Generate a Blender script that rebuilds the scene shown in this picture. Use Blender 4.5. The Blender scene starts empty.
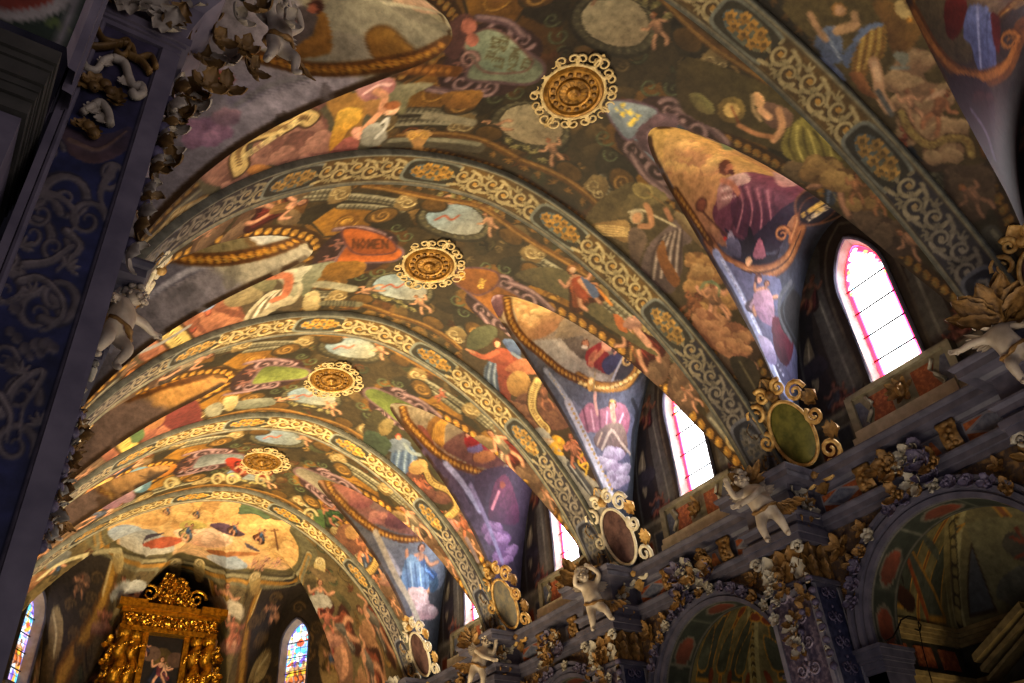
import bpy, bmesh, math, random
import numpy as np
from mathutils import Vector, Matrix
random.seed(7); rng=np.random.RandomState(7)
COL=bpy.context.scene.collection
# ---------------------------------------------------------------- camera (calibrated to the photograph)
CAMR=(0.6284,0.6348,-0.081,833.82)
def cam_axes():
    ya,pi_,ro,F=CAMR
    f=np.array([math.sin(ya)*math.cos(pi_),math.cos(ya)*math.cos(pi_),math.sin(pi_)])
    r=np.array([math.cos(ya),-math.sin(ya),0]); u=np.cross(r,f)
    return r*math.cos(ro)+u*math.sin(ro), -r*math.sin(ro)+u*math.cos(ro), f, F
RA,UA,FA,FL=cam_axes()
def rays(p):
    p=np.asarray(p,float).reshape(-1,2)
    return FA*FL+RA*(p[:,:1]-512)-UA*(p[:,1:]-341.5)
def at(px,py,ax,v):
    d=rays([(px,py)])[0]; return Vector(d*v/d[ax])
cam=bpy.data.cameras.new('camera'); cam.lens=FL/1024*36; cam.sensor_width=36; cam.clip_start=.02
co=bpy.data.objects.new('camera',cam); COL.objects.link(co)
M=Matrix.Identity(4)
for i in range(3): M[i][0]=RA[i]; M[i][1]=UA[i]; M[i][2]=-FA[i]
co.matrix_world=M; bpy.context.scene.camera=co
# ---------------------------------------------------------------- building dimensions
XC,A,ZS,RI,PE,QE=5.42,5.03,4.72,5.1,1.74,1.75      # vault section
PY={-1:-.95,0:3.3,1:7.5,2:11.75,3:15.68,4:19.6}    # pier / rib positions
OFF=.08
ZF=5.56                                            # vault foot on the cornice
def V(x,off=OFF):
    t=np.minimum(np.abs(np.asarray(x,float)-XC)/(A+off),1); return ZS+(RI+off)*(1-t**PE)**(1/QE)
DT=1.22; DTL=2.2
ZC0=float(V(XC+DT)); ZC0L=float(V(XC-DTL))
def ZC(x):
    x=np.asarray(x,float); return np.where(x>=XC,ZC0+.07*(x-XC-DT),ZC0L+.16*(XC-x-DTL))
SMAX=1.545
def DS(s): return 1.42*s**2+.07*s**6
def G(x):
    '''the penetrations widen towards the wall'''
    return 1-.28*np.clip((np.abs(np.asarray(x,float)-XC)-4.15)/1.43,0,1)**1.4
def Sp(x,s): return ZC(x)-DS(s)
def S(x,s): return ZC(x)-DS(np.minimum(np.abs(s)*G(x),1.9))
# groin offset from crown for each s
def groin(s,side=1):
    lo,hi=(DT if side>0 else DTL)-.02,A+OFF
    s=abs(s)
    for _ in range(40):
        m=(lo+hi)/2
        if V(XC+side*m)>Sp(XC+side*m,s): lo=m
        else: hi=m
    return (lo+hi)/2
XWR,XWL=11.0,-.16                                  # lunette walls
# arc charts
def section_table(off):
    th=np.linspace(0,np.pi/2,4001)
    x=(A+off)*np.cos(th)**(2/PE); z=ZS+(RI+off)*np.sin(th)**(2/QE)
    x=x[::-1]; z=z[::-1]; a=np.concatenate([[0],np.cumsum(np.hypot(np.diff(x),np.diff(z)))])
    return x,z,a
TX,TZ,TA=section_table(OFF)
def a_of_x(x):
    d=np.asarray(x)-XC; return np.sign(d)*np.interp(np.abs(d),TX,TA)
AFOOT=float(np.interp(-ZF,-TZ,TA))
TS=np.linspace(0,2.2,2000); TB=np.concatenate([[0],np.cumsum(np.hypot(np.diff(TS),np.diff(DS(TS))))])
def b_of_s(s): return np.sign(s)*np.interp(np.abs(s),TS,TB)
def s_of_b(b): return np.sign(b)*np.interp(np.abs(b),TB,TS)
def march(p,fn,ymax=30.):
    """photo points -> points on the surface z=fn(x,y); nan where missed"""
    D=rays(p); out=np.full((len(D),3),np.nan)
    ys=np.arange(.5,ymax,.02)
    for i,d in enumerate(D):
        P=ys[:,None]*d[None]/d[1]; g=fn(P[:,0],P[:,1])-P[:,2]
        h=np.where((g[:-1]>0)&(g[1:]<=0))[0]
        if len(h):
            j=h[0]; t=g[j]/(g[j]-g[j+1]) if abs(g[j]-g[j+1])<.5 else .5; out[i]=P[j]*(1-t)+P[j+1]*t
    return out
# ---------------------------------------------------------------- object helpers
def srgb(c):
    c=np.asarray(c,float)/255.; return np.where(c<=.04045,c/12.92,((c+.055)/1.055)**2.4)
def link(o,parent=None):
    COL.objects.link(o)
    if parent: o.parent=parent
    return o
def props(o,label=None,cat=None,group=None,kind=None):
    if label: o['label']=label
    if cat: o['category']=cat
    if group: o['group']=group
    if kind: o['kind']=kind
    return o
def empty(name,loc=(0,0,0),**k):
    o=bpy.data.objects.new(name,None); o.location=loc; o.empty_display_size=.1; link(o); return props(o,**k)
def raw_mesh(name,verts,quads,mat,parent=None,cols=None,smooth=True):
    me=bpy.data.meshes.new(name); verts=np.asarray(verts,np.float32).reshape(-1,3); quads=np.asarray(quads,np.int32)
    n=quads.shape[1]
    me.vertices.add(len(verts)); me.vertices.foreach_set('co',verts.ravel())
    me.loops.add(quads.size); me.loops.foreach_set('vertex_index',quads.ravel())
    me.polygons.add(len(quads)); me.polygons.foreach_set('loop_start',np.arange(0,quads.size,n,dtype=np.int32))
    me.polygons.foreach_set('use_smooth',np.full(len(quads),smooth))
    me.update(calc_edges=True)
    if cols is not None:
        at_=me.color_attributes.new('Paint','FLOAT_COLOR','POINT')
        c=np.ones((len(verts),4),np.float32); c[:,:3]=srgb(np.clip(np.asarray(cols).reshape(-1,3),0,255)); at_.data.foreach_set('color',c.ravel())
    me.materials.append(mat)
    return link(bpy.data.objects.new(name,me),parent)
def grid_mesh(name,P,mat,parent=None,cols=None,mask=None,flip=False):
    ny,nx=P.shape[:2]; idx=np.arange(ny*nx).reshape(ny,nx)
    q=np.stack([idx[:-1,:-1],idx[:-1,1:],idx[1:,1:],idx[1:,:-1]],-1)
    if flip: q=q[...,::-1]
    q=q[mask] if mask is not None else q.reshape(-1,4)
    return raw_mesh(name,P,q,mat,parent,cols)
class MB:
    """collects boxes, tubes, lathes, leaves into one mesh"""
    def __init__(s): s.v=[];s.f=[];s.n=0;s.cuts=[]
    def cut(s): s.cuts.append((len(s.v),len(s.f))); return s
    def build_each(s,name,mat,parent=None,smooth=True):
        '''every marked piece becomes a mesh of its own'''
        C_=sorted(set(s.cuts))+[(len(s.v),len(s.f))]; out=[]
        for (v0,f0),(v1,f1) in zip(C_[:-1],C_[1:]):
            if v1<=v0: continue
            m=MB(); m.v=s.v[v0:v1]; m.f=[tuple(i-v0 for i in f) for f in s.f[f0:f1]]; m.n=v1-v0; out.append(m.build(name,mat,parent,smooth))
        return out
    def add(s,vs,fs):
        b=s.n; s.v+= [tuple(v) for v in vs]; s.f+=[tuple(i+b for i in f) for f in fs]; s.n+=len(vs); return s
    def box(s,lo,hi):
        (x0,y0,z0),(x1,y1,z1)=lo,hi
        return s.add([(x0,y0,z0),(x1,y0,z0),(x1,y1,z0),(x0,y1,z0),(x0,y0,z1),(x1,y0,z1),(x1,y1,z1),(x0,y1,z1)],
            [(0,3,2,1),(4,5,6,7),(0,1,5,4),(1,2,6,5),(2,3,7,6),(3,0,4,7)])
    def tube(s,path,r,n=8,flat=1.,cap=True,up=(0,0,1)):
        path=[Vector(p) for p in path]; rr=r if hasattr(r,'__len__') else [r]*len(path)
        up=Vector(up); rings=[]
        for i,p in enumerate(path):
            t=(path[min(i+1,len(path)-1)]-path[max(i-1,0)])
            t=t.normalized() if t.length>1e-9 else Vector((0,0,1))
            a=t.cross(up)
            if a.length<1e-3: a=t.cross(Vector((1,0,.01)))
            a.normalize(); b=a.cross(t)
            rings.append([p+a*math.cos(2*math.pi*k/n)*rr[i]+b*math.sin(2*math.pi*k/n)*rr[i]*flat for k in range(n)])
        vs=[v for R in rings for v in R]; fs=[]
        for i in range(len(path)-1):
            for k in range(n): fs.append((i*n+k,i*n+(k+1)%n,(i+1)*n+(k+1)%n,(i+1)*n+k))
        if cap: fs.append(tuple(range(n-1,-1,-1))); fs.append(tuple((len(path)-1)*n+k for k in range(n)))
        return s.add(vs,fs)
    def ball(s,c,r,n=8,m=5,axes=None):
        c=Vector(c); r=r if hasattr(r,'__len__') else (r,r,r)
        ax=axes or (Vector((1,0,0)),Vector((0,1,0)),Vector((0,0,1)))
        vs=[c+ax[2]*r[2]]
        for i in range(1,m):
            ph=math.pi*i/m
            for k in range(n):
                th=2*math.pi*k/n
                vs.append(c+ax[0]*(r[0]*math.sin(ph)*math.cos(th))+ax[1]*(r[1]*math.sin(ph)*math.sin(th))+ax[2]*(r[2]*math.cos(ph)))
        vs.append(c-ax[2]*r[2]); L=len(vs)-1; fs=[]
        for k in range(n): fs.append((0,1+k,1+(k+1)%n)); fs.append((L,L-n+(k+1)%n,L-n+k))
        for i in range(m-2):
            for k in range(n): fs.append((1+i*n+k,1+(i+1)*n+k,1+(i+1)*n+(k+1)%n,1+i*n+(k+1)%n))
        return s.add(vs,fs)
    def lathe(s,prof,n=24,M=None,squash=1.):
        """prof: (radius,height) ; axis local z"""
        M=M or Matrix.Identity(4); vs=[]; fs=[]
        for (r,h) in prof:
            for k in range(n):
                a=2*math.pi*k/n; vs.append(M@Vector((r*math.cos(a),r*math.sin(a)*squash,h)))
        for i in range(len(prof)-1):
            for k in range(n): fs.append((i*n+k,i*n+(k+1)%n,(i+1)*n+(k+1)%n,(i+1)*n+k))
        return s.add(vs,fs)
    def leaf(s,M,L=1.,W=.5,curl=1.2,lobes=4,nu=14,nv=7,cup=.25):
        """acanthus leaf: grows along local y, face towards +z, tip curling over"""
        y=z=0; mid=[]
        for i in range(nu+1):
            t=i/nu; ang=curl*t**2*1.35-.12; mid.append((y,z,ang)); y+=L/nu*math.cos(ang); z+=L/nu*math.sin(ang)
        vs=[]
        for i,(yy,zz,ang) in enumerate(mid):
            t=i/nu; env=(math.sin(math.pi*min(1,.12+t*.88))**.8); lob=.5+.5*abs(math.cos(lobes*math.pi*t))
            for j in range(nv):
                q=(j/(nv-1)-.5)*2; w=W*.5*env*(1-(1-lob)*abs(q)**.5)
                lift=W*(cup*.35*abs(q)**2+.07*math.cos(q*math.pi*2)*(1-t*.6))
                back=.10*L*abs(q)*(1-lob)
                vs.append(M@Vector((q*w*1.15, yy-lift*math.sin(ang)+(.05*L*abs(q)+back)*math.cos(ang), zz+lift*math.cos(ang))))
        fs=[]
        for i in range(nu):
            for j in range(nv-1): a=i*nv+j; fs.append((a,a+1,a+nv+1,a+nv))
        return s.add(vs,fs)
    def sweep_y(s,prof,path):
        """prof (o,z) outward offset; path list of (fn(o)->(x,y))"""
        n=len(prof); vs=[]
        for fn in path:
            for (o,z) in prof:
                x,y=fn(o); vs.append((x,y,z))
        fs=[]
        for i in range(len(path)-1):
            for k in range(n-1): a=i*n+k; fs.append((a,a+1,a+n+1,a+n))
        return s.add(vs,fs)
    def build(s,name,mat,parent=None,smooth=False,auto=None):
        me=bpy.data.meshes.new(name); me.from_pydata(s.v,[],s.f); me.materials.append(mat)
        o=link(bpy.data.objects.new(name,me),parent)
        if smooth: 
            for p in me.polygons: p.use_smooth=True
        bm=bmesh.new(); bm.from_mesh(me); bmesh.ops.recalc_face_normals(bm,faces=bm.faces)
        bm.to_mesh(me); bm.free()
        if auto:
            me.set_sharp_from_angle(angle=math.radians(auto))
            for p in me.polygons: p.use_smooth=True
        return o
def copy_tree(o,parent=None):
    c=o.copy(); COL.objects.link(c); c.parent=parent
    for ch in list(o.children): copy_tree(ch,c)
    return c
# ---------------------------------------------------------------- materials
def mat_new(name):
    m=bpy.data.materials.new(name); m.use_nodes=True; nt=m.node_tree; nt.nodes.clear()
    out=nt.nodes.new('ShaderNodeOutputMaterial'); b=nt.nodes.new('ShaderNodeBsdfPrincipled'); nt.links.new(b.outputs[0],out.inputs[0])
    return m,nt,b
def N(nt,t,**k):
    n=nt.nodes.new(t)
    for a,v in k.items():
        if a.startswith('i_'): n.inputs[int(a[2:]) if a[2:].isdigit() else a[2:]].default_value=v
        else: setattr(n,a,v)
    return n
def bump(nt,b,scale,strength,dist=.02,coord='Object'):
    tc=N(nt,'ShaderNodeTexCoord'); no=N(nt,'ShaderNodeTexNoise'); no.inputs['Scale'].default_value=scale; no.inputs['Detail'].default_value=4
    nt.links.new(tc.outputs[coord],no.inputs['Vector'])
    bp=N(nt,'ShaderNodeBump'); bp.inputs['Strength'].default_value=strength; bp.inputs['Distance'].default_value=dist
    nt.links.new(no.outputs[0],bp.inputs['Height']); nt.links.new(bp.outputs[0],b.inputs['Normal'])
def solid(name,c1,c2,scale=6,rough=.6,metal=0.,bs=20,bstr=.2,detail=4,c3=None,spec=.3):
    m,nt,b=mat_new(name)
    tc=N(nt,'ShaderNodeTexCoord'); no=N(nt,'ShaderNodeTexNoise'); no.inputs['Scale'].default_value=scale; no.inputs['Detail'].default_value=detail
    nt.links.new(tc.outputs['Object'],no.inputs['Vector'])
    r=N(nt,'ShaderNodeValToRGB'); e=r.color_ramp.elements
    e[0].position=.35; e[0].color=(*srgb(c1),1); e[1].position=.65; e[1].color=(*srgb(c2),1)
    if c3: x=e.new(.5); x.color=(*srgb(c3),1)
    nt.links.new(no.outputs[0],r.inputs[0]); nt.links.new(r.outputs[0],b.inputs['Base Color'])
    b.inputs['Roughness'].default_value=rough; b.inputs['Metallic'].default_value=metal; b.inputs['Specular IOR Level'].default_value=spec
    bump(nt,b,bs,bstr)
    return m
def paint_mat(name,rough=.65,amt=.35,scale=9,bstr=.25,spec=.25):
    m,nt,b=mat_new(name)
    at_=N(nt,'ShaderNodeVertexColor',layer_name='Paint')
    tc=N(nt,'ShaderNodeTexCoord'); no=N(nt,'ShaderNodeTexNoise'); no.inputs['Scale'].default_value=scale; no.inputs['Detail'].default_value=6
    no.inputs['Roughness'].default_value=.65
    nt.links.new(tc.outputs['Object'],no.inputs['Vector'])
    mr=N(nt,'ShaderNodeMapRange'); mr.inputs[1].default_value=.3; mr.inputs[2].default_value=.7; mr.inputs[3].default_value=1-amt; mr.inputs[4].default_value=1+amt
    nt.links.new(no.outputs[0],mr.inputs[0])
    vm=N(nt,'ShaderNodeVectorMath',operation='SCALE'); nt.links.new(at_.outputs[0],vm.inputs[0]); nt.links.new(mr.outputs[0],vm.inputs['Scale'])
    nt.links.new(vm.outputs[0],b.inputs['Base Color'])
    b.inputs['Roughness'].default_value=rough; b.inputs['Specular IOR Level'].default_value=spec
    bump(nt,b,30,bstr,.01)
    return m
FRESCO=paint_mat('fresco'); FRESCO_DARK=paint_mat('fresco_wall',amt=.3)
STONE=solid('slate_stone',(62,60,72),(84,80,92),5,.5,bs=14)
STONE_L=solid('pale_slate_stone',(100,98,108),(122,118,126),5,.5)
STONE_D=solid('dark_green_stone',(28,34,30),(44,48,40),5,.45)
CREAM=solid('cream_stucco',(130,122,108),(176,168,150),7,.55,bs=25,bstr=.25)
CREAM_W=solid('putto_stucco',(146,132,116),(184,170,150),5,.5,bs=20,bstr=.12)
GOLDM=solid('gilding',(104,72,26),(176,128,54),9,.4,.35,bs=35,bstr=.35)
OCHRE=solid('ochre_gilt_stucco',(84,60,30),(142,106,58),9,.5,.2,bs=35,bstr=.35)
VIOLET=solid('violet_stucco',(58,52,72),(92,84,106),9,.5,bs=25)
REDM=solid('red_marble',(116,58,34),(164,96,56),16,.4,bs=10,bstr=.05,c3=(134,70,42))
SLATEB=solid('blue_grey_marble',(66,70,88),(92,96,112),14,.35,bs=10,bstr=.05)
PINKB=solid('red_gold_rosette',(110,60,30),(160,110,50),14,.5)
IRON=solid('black_iron',(12,11,10),(24,20,18),14,.5,.6)
BLACK=solid('dark_recess',(14,12,11),(24,20,18),5,.8)
# ---------------------------------------------------------------- painting engine (frescoes painted stroke by stroke onto the surfaces)
def fbm(h,w,oct=5,base=4,seed=0):
    r=np.random.RandomState(seed); out=np.zeros((h,w)); amp=1; tot=0
    for o in range(oct):
        n=base*2**o; gh=max(2,int(n*h/max(h,w))+2); gw=max(2,int(n*w/max(h,w))+2)
        g=r.rand(gh,gw); yy=np.linspace(0,gh-1.001,h); xx=np.linspace(0,gw-1.001,w)
        yi=yy.astype(int); xi=xx.astype(int); fy=(yy-yi)[:,None]; fx=(xx-xi)[None]
        fy=fy*fy*(3-2*fy); fx=fx*fx*(3-2*fx)
        v=(g[yi][:,xi]*(1-fy)*(1-fx)+g[yi+1][:,xi]*fy*(1-fx)+g[yi][:,xi+1]*(1-fy)*fx+g[yi+1][:,xi+1]*fy*fx)
        out+=v*amp; tot+=amp; amp*=.55
    return out/tot
def catmull(pts,n=4,closed=True):
    P=np.asarray(pts,float)
    if len(P)<3: return P
    if closed: Q=np.vstack([P[-1],P,P[0],P[1]])
    else: Q=np.vstack([2*P[0]-P[1],P,2*P[-1]-P[-2]])
    out=[]
    for i in range(1,len(Q)-2):
        p0,p1,p2,p3=Q[i-1],Q[i],Q[i+1],Q[i+2]
        for t in np.arange(n)/n: out.append(.5*((2*p1)+(-p0+p2)*t+(2*p0-5*p1+4*p2-p3)*t*t+(-p0+3*p1-3*p2+p3)*t**3))
    if not closed: out.append(P[-1])
    return np.array(out)
class Raster:
    """colour chart of one surface in metres: u across columns, v across rows"""
    def __init__(s,u0,u1,v0,v1,res,col,seed=1,mot=.25):
        s.u0,s.v0,s.res=u0,v0,res; s.W=int((u1-u0)*res)+1; s.H=int((v1-v0)*res)+1
        s.c=np.tile(np.array(col,np.float32),(s.H,s.W,1)); s.seed=seed; s.noise=fbm(s.H,s.W,6,10,seed)
    def _bb(s,lo,hi):
        i0=max(0,int((lo[0]-s.u0)*s.res)); i1=min(s.W,int((hi[0]-s.u0)*s.res)+2)
        j0=max(0,int((lo[1]-s.v0)*s.res)); j1=min(s.H,int((hi[1]-s.v0)*s.res)+2)
        return i0,i1,j0,j1
    def fill(s,P,c1,c2=None,d=None,a=1.,smooth=True,rim=None):
        P=np.asarray(P,float)
        if np.isnan(P).any(): P=P[~np.isnan(P).any(1)]
        if len(P)<3: return s
        if smooth: P=catmull(P)
        i0,i1,j0,j1=s._bb(P.min(0),P.max(0))
        if i1<=i0 or j1<=j0: return s
        X=s.u0+np.arange(i0,i1)/s.res; Y=s.v0+np.arange(j0,j1)/s.res
        X,Y=np.meshgrid(X,Y); ins=np.zeros(X.shape,bool)
        x0,y0=P[:,0],P[:,1]; x1,y1=np.roll(x0,-1),np.roll(y0,-1)
        for k in range(len(P)):
            if y0[k]==y1[k]: continue
            c=((y0[k]>Y)!=(y1[k]>Y))
            ins^=c&(X<(x1[k]-x0[k])*(Y-y0[k])/(y1[k]-y0[k])+x0[k])
        c1=np.array(c1,np.float32)
        if c2 is not None:
            d=np.array(d if d is not None else (0,1),float); d/=np.hypot(*d)
            q=P@d; t=np.clip(((X*d[0]+Y*d[1])-q.min())/max(q.max()-q.min(),1e-6),0,1)
            t=np.clip(t+(s.noise[j0:j1,i0:i1]-.5)*.9,0,1)[...,None]; col=c1*(1-t)+np.array(c2,np.float32)*t
        else: col=np.broadcast_to(c1,X.shape+(3,))*(1+(s.noise[j0:j1,i0:i1]-.5)[...,None]*.3)
        R=s.c[j0:j1,i0:i1]; m=ins[...,None]*a; s.c[j0:j1,i0:i1]=R*(1-m)+col*m
        if rim is not None: s.line(np.vstack([P,P[:1]]),rim[1],rim[0],smooth=False)
        return s
    def line(s,P,w,c,smooth=True,a=1.,taper=False,closed=False):
        P=np.asarray(P,float)
        if np.isnan(P).any(): P=P[~np.isnan(P).any(1)]
        if len(P)<2: return s
        if closed: P=np.vstack([P,P[:1]])
        if smooth and len(P)>2: P=catmull(P,4,False)
        n=len(P)-1; c=np.array(c,np.float32)
        for k in range(n):
            ww=w*(1-.85*k/n) if taper else w
            ww=max(ww,.55/s.res)
            p,q=P[k],P[k+1]; i0,i1,j0,j1=s._bb(np.minimum(p,q)-ww,np.maximum(p,q)+ww)
            if i1<=i0 or j1<=j0: continue
            X=s.u0+np.arange(i0,i1)/s.res; Y=s.v0+np.arange(j0,j1)/s.res; X,Y=np.meshgrid(X,Y)
            e=q-p; L=max(e@e,1e-12); t=np.clip(((X-p[0])*e[0]+(Y-p[1])*e[1])/L,0,1)
            dd=np.hypot(X-p[0]-t*e[0],Y-p[1]-t*e[1]); m=(np.clip((ww/2-dd)*s.res+.5,0,1)*a)[...,None]
            s.c[j0:j1,i0:i1]=s.c[j0:j1,i0:i1]*(1-m)+c*m
        return s
    def ell(s,c,rx,ry,rot,c1,c2=None,d=None,a=1.,n=16,rim=None):
        t=np.linspace(0,2*np.pi,n,endpoint=False); x,y=rx*np.cos(t),ry*np.sin(t)
        return s.fill(np.stack([c[0]+x*math.cos(rot)-y*math.sin(rot),c[1]+x*math.sin(rot)+y*math.cos(rot)],1),c1,c2,d,a,True,rim)
    def sample(s,U,Vv,mot=.22):
        fu=np.clip((U-s.u0)*s.res,0,s.W-1.001); fv=np.clip((Vv-s.v0)*s.res,0,s.H-1.001)
        i=fu.astype(int); j=fv.astype(int); a=(fu-i)[...,None]; b=(fv-j)[...,None]
        C=s.c*(1+(s.noise-.5)[...,None]*2*mot)*(1+.34*(fbm(s.H,s.W,4,max(20,int(max(s.H,s.W)/9)),s.seed+7)-.5)[...,None])
        return (C[j,i]*(1-a)*(1-b)+C[j,i+1]*a*(1-b)+C[j+1,i]*(1-a)*b+C[j+1,i+1]*a*b)
class Xf:
    """brush frame: local coordinates (y up) -> chart metres, or -> photo points -> chart metres"""
    def __init__(s,R,c,sc,rot=0,mx=1,chart=None):
        s.R,s.c,s.sc,s.mx,s.chart=R,c,sc,mx,chart; s.co,s.si=math.cos(rot),math.sin(rot)
        s.flip=-1 if chart else 1
        if chart:
            q=chart(np.array([[c[0],c[1]],[c[0]+sc*.5,c[1]],[c[0],c[1]+sc*.5]]))
            s.msc=np.nanmean([np.hypot(*(q[1]-q[0])),np.hypot(*(q[2]-q[0]))])*2
            if not np.isfinite(s.msc): s.msc=sc/60.
        else: s.msc=sc
    def p(s,P):
        P=np.asarray(P,float).reshape(-1,2); x=P[:,0]*s.mx*s.sc; y=P[:,1]*s.sc
        X=x*s.co-y*s.si; Y=x*s.si+y*s.co
        Q=np.stack([s.c[0]+X,s.c[1]+s.flip*Y],1)
        return s.chart(Q) if s.chart else Q
    def f(s,P,c1,c2=None,a=1.,smooth=True):
        s.R.fill(s.p(catmull(P,3) if smooth else P),c1,c2,(0.6,.8),a,False)
    def l(s,P,w,c,taper=False,a=1.,smooth=True): s.R.line(s.p(catmull(P,4,False) if smooth and len(P)>2 else P),w*s.msc,c,False,a,taper)
    def e(s,x,y,rx,ry,rot,c1,c2=None,a=1.,n=14):
        t=np.linspace(0,2*np.pi,n,endpoint=False); X,Y=rx*np.cos(t),ry*np.sin(t)
        s.f(np.stack([x+X*math.cos(rot)-Y*math.sin(rot),y+X*math.sin(rot)+Y*math.cos(rot)],1),c1,c2,a,False)
def mul(c,k): return tuple(min(255,max(0,v*k)) for v in c)
def mix(a,b,t): return tuple(x*(1-t)+y*t for x,y in zip(a,b))
SKIN=(196,140,104); SKIN2=(134,82,56); HAIR=(70,40,22); GOLD=(156,108,38); GOLDL=(206,158,76); GOLDD=(84,50,16)
def m_cloud(X,cols=((172,128,88),(112,76,52)),n=6,seed=0):
    r=random.Random(seed)
    X.f([(-1,-.3),(-.7,.4),(-.1,.6),(.6,.5),(1,0),(.6,-.5),(-.2,-.6)],cols[1])
    for i in range(n):
        x,y=r.uniform(-.7,.7),r.uniform(-.35,.35); q=r.uniform(.28,.5)
        X.e(x,y,q,q*.8,r.uniform(-.5,.5),mix(cols[0],cols[1],r.uniform(0,.5)),mix(cols[0],cols[1],.8))
        X.l([(x-q*.7,y+q*.4),(x,y+q*.72),(x+q*.7,y+q*.3)],.04,mul(cols[0],1.1),a=.35)
def m_figure(X,robe=(150,50,36),robe2=(70,96,130),skin=SKIN,hair=HAIR,seed=0,wings=None,naked=False):
    """seated or flying figure about 2 units tall"""
    r=random.Random(seed); j=lambda v:v+r.uniform(-.08,.08)
    if wings:
        for sx in (-1,1):
            X.f([(sx*.15,.35),(sx*.5,j(.95)),(sx*1.0,j(1.05)),(sx*.95,.55),(sx*.6,.15)],wings,mul(wings,.55))
            for k in range(4): X.l([(sx*.25,.35),(sx*(.95-.1*k),.95-.25*k)],.035,mul(wings,.6))
    dk=mul(robe,.42); lt=tuple(min(255,v*1.35+14) for v in robe)
    if not naked:
        X.f([(-.35,.25),(-.55,-.2),(j(-.85),-.75),(j(-.5),-1.1),(.1,-.95),(j(.7),-1.15),(j(.85),-.6),(.45,-.05),(.3,.3)],dk)
        X.f([(-.3,.2),(-.45,-.25),(j(-.65),-.75),(-.25,-.9),(.1,-.7),(.5,-.85),(.62,-.4),(.32,0)],robe,mul(robe,.6))
        X.f([(.0,.1),(.35,-.05),(j(.75),-.3),(j(.7),-.65),(.25,-.4)],robe2,mul(robe2,.55))
        for k in range(6):
            x=-.5+.2*k; X.l([(x*.35,.1),(x*.8,-.35),(j(x),-.85)],.05,lt if k%2 else dk,True,.75)
        for k in range(3): X.l([(.1,-.02-.1*k),(.45,-.14-.12*k),(.7,-.4-.1*k)],.035,mul(robe2,1.4) if k%2 else mul(robe2,.5))
    if not naked:
        X.l([(-.35,.25),(-.55,-.2),(-.8,-.75),(-.5,-1.05),(.1,-.93)],.03,mul(robe,.25),a=.7); X.l([(.3,.3),(.45,-.05),(.82,-.6),(.68,-1.1)],.03,mul(robe,.25),a=.7)
    X.l([(-.14,-.35),(-.32,-.8),(-.2,-1.12)],.2,mul(skin,.7)); X.l([(-.12,-.35),(-.3,-.78),(-.18,-1.1)],.13,skin)
    X.l([(.16,-.35),(.4,-.75),(.5,-1.15)],.2,mul(skin,.62)); X.l([(.16,-.35),(.4,-.72),(.48,-1.1)],.12,skin)
    X.f([(-.26,.42),(-.24,0),(-.14,-.35),(.2,-.35),(.24,0),(.26,.4),(0,.5)],skin if naked else robe2,mul(skin if naked else robe2,.5))
    if not naked: X.f([(-.2,.48),(-.08,.2),(.12,.22),(.2,.46),(0,.52)],skin)
    X.l([(-.06,.38),(-.08,.12),(-.02,-.2)],.03,mul(skin if naked else robe2,1.25),a=.6); X.l([(.2,.3),(.2,0),(.17,-.3)],.05,mul(skin if naked else robe2,.55),a=.6)
    ar=j(.55)
    X.l([(-.22,.38),(-.52,.2),(-.62,ar)],.15,mul(skin,.65)); X.l([(-.22,.4),(-.5,.23),(-.6,ar)],.1,skin); X.e(-.61,ar+.05,.07,.09,0,skin)
    X.l([(.22,.38),(.48,j(.05)),(.78,j(.2))],.15,mul(skin,.6)); X.l([(.22,.39),(.48,.08),(.76,.2)],.1,skin); X.e(.8,.2,.08,.06,0,skin)
    X.l([(0,.45),(.02,.62)],.13,mul(skin,.8))
    X.e(.02,.76,.17,.2,0,hair); X.e(.045,.73,.12,.155,0,skin,mul(skin,.7))
    X.l([(.0,.76),(.04,.76)],.022,hair); X.l([(.08,.76),(.12,.76)],.022,hair); X.l([(.06,.75),(.075,.69)],.018,mul(skin,.65)); X.l([(.03,.65),(.1,.65)],.02,(140,60,50))
def m_putto(X,skin=SKIN,seed=0): m_figure(X,skin=skin,naked=True,seed=seed,hair=(110,66,30))
def m_scroll(X,c,c2,turn=1.6,w=.12,hand=1):
    t=np.linspace(0,turn*2*np.pi,30); r=1-.88*t/t[-1]
    P=np.stack([hand*r*np.cos(t),r*np.sin(t)],1)
    X.l(P+.03,w*1.5,c2,True,smooth=False); X.l(P,w,c,True,smooth=False)
def m_leafs(X,c,c2,n=5):
    for k in range(n):
        a=math.pi*(k+.5)/n; d=np.array([math.cos(a),math.sin(a)]); e=np.array([-d[1],d[0]])
        X.f([(0,0),tuple(d*.5+e*.16),tuple(d*.95+e*.05),tuple(d*.95-e*.05),tuple(d*.5-e*.16)],c2)
        X.l([(0,0),tuple(d*.85)],.06,c,smooth=False)
def cord(R,P,w,light=GOLDL,mid=GOLD,dark=GOLDD,step=.8,sm=True):
    P=np.asarray(P,float); P=P[~np.isnan(P).any(1)]
    if len(P)<2: return
    P=catmull(P,6,False) if sm else P
    R.line(P,w*1.25,dark,False); d=np.concatenate([[0],np.cumsum(np.hypot(*np.diff(P,axis=0).T))])
    n=max(2,int(d[-1]/(w*step))); q=np.linspace(0,d[-1],n); x=np.interp(q,d,P[:,0]); y=np.interp(q,d,P[:,1])
    for i in range(n-1):
        a=math.atan2(y[i+1]-y[i],x[i+1]-x[i])
        R.ell((x[i],y[i]),w*.42,w*.3,a+.7,mid,n=8); R.ell((x[i]-w*.06,y[i]+w*.08),w*.2,w*.12,a+.7,light,n=6)
        R.ell((x[i]-.2*w*math.sin(a),y[i]+.2*w*math.cos(a)),w*.2,w*.14,a-.6,mul(light,.8),n=6)
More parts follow.
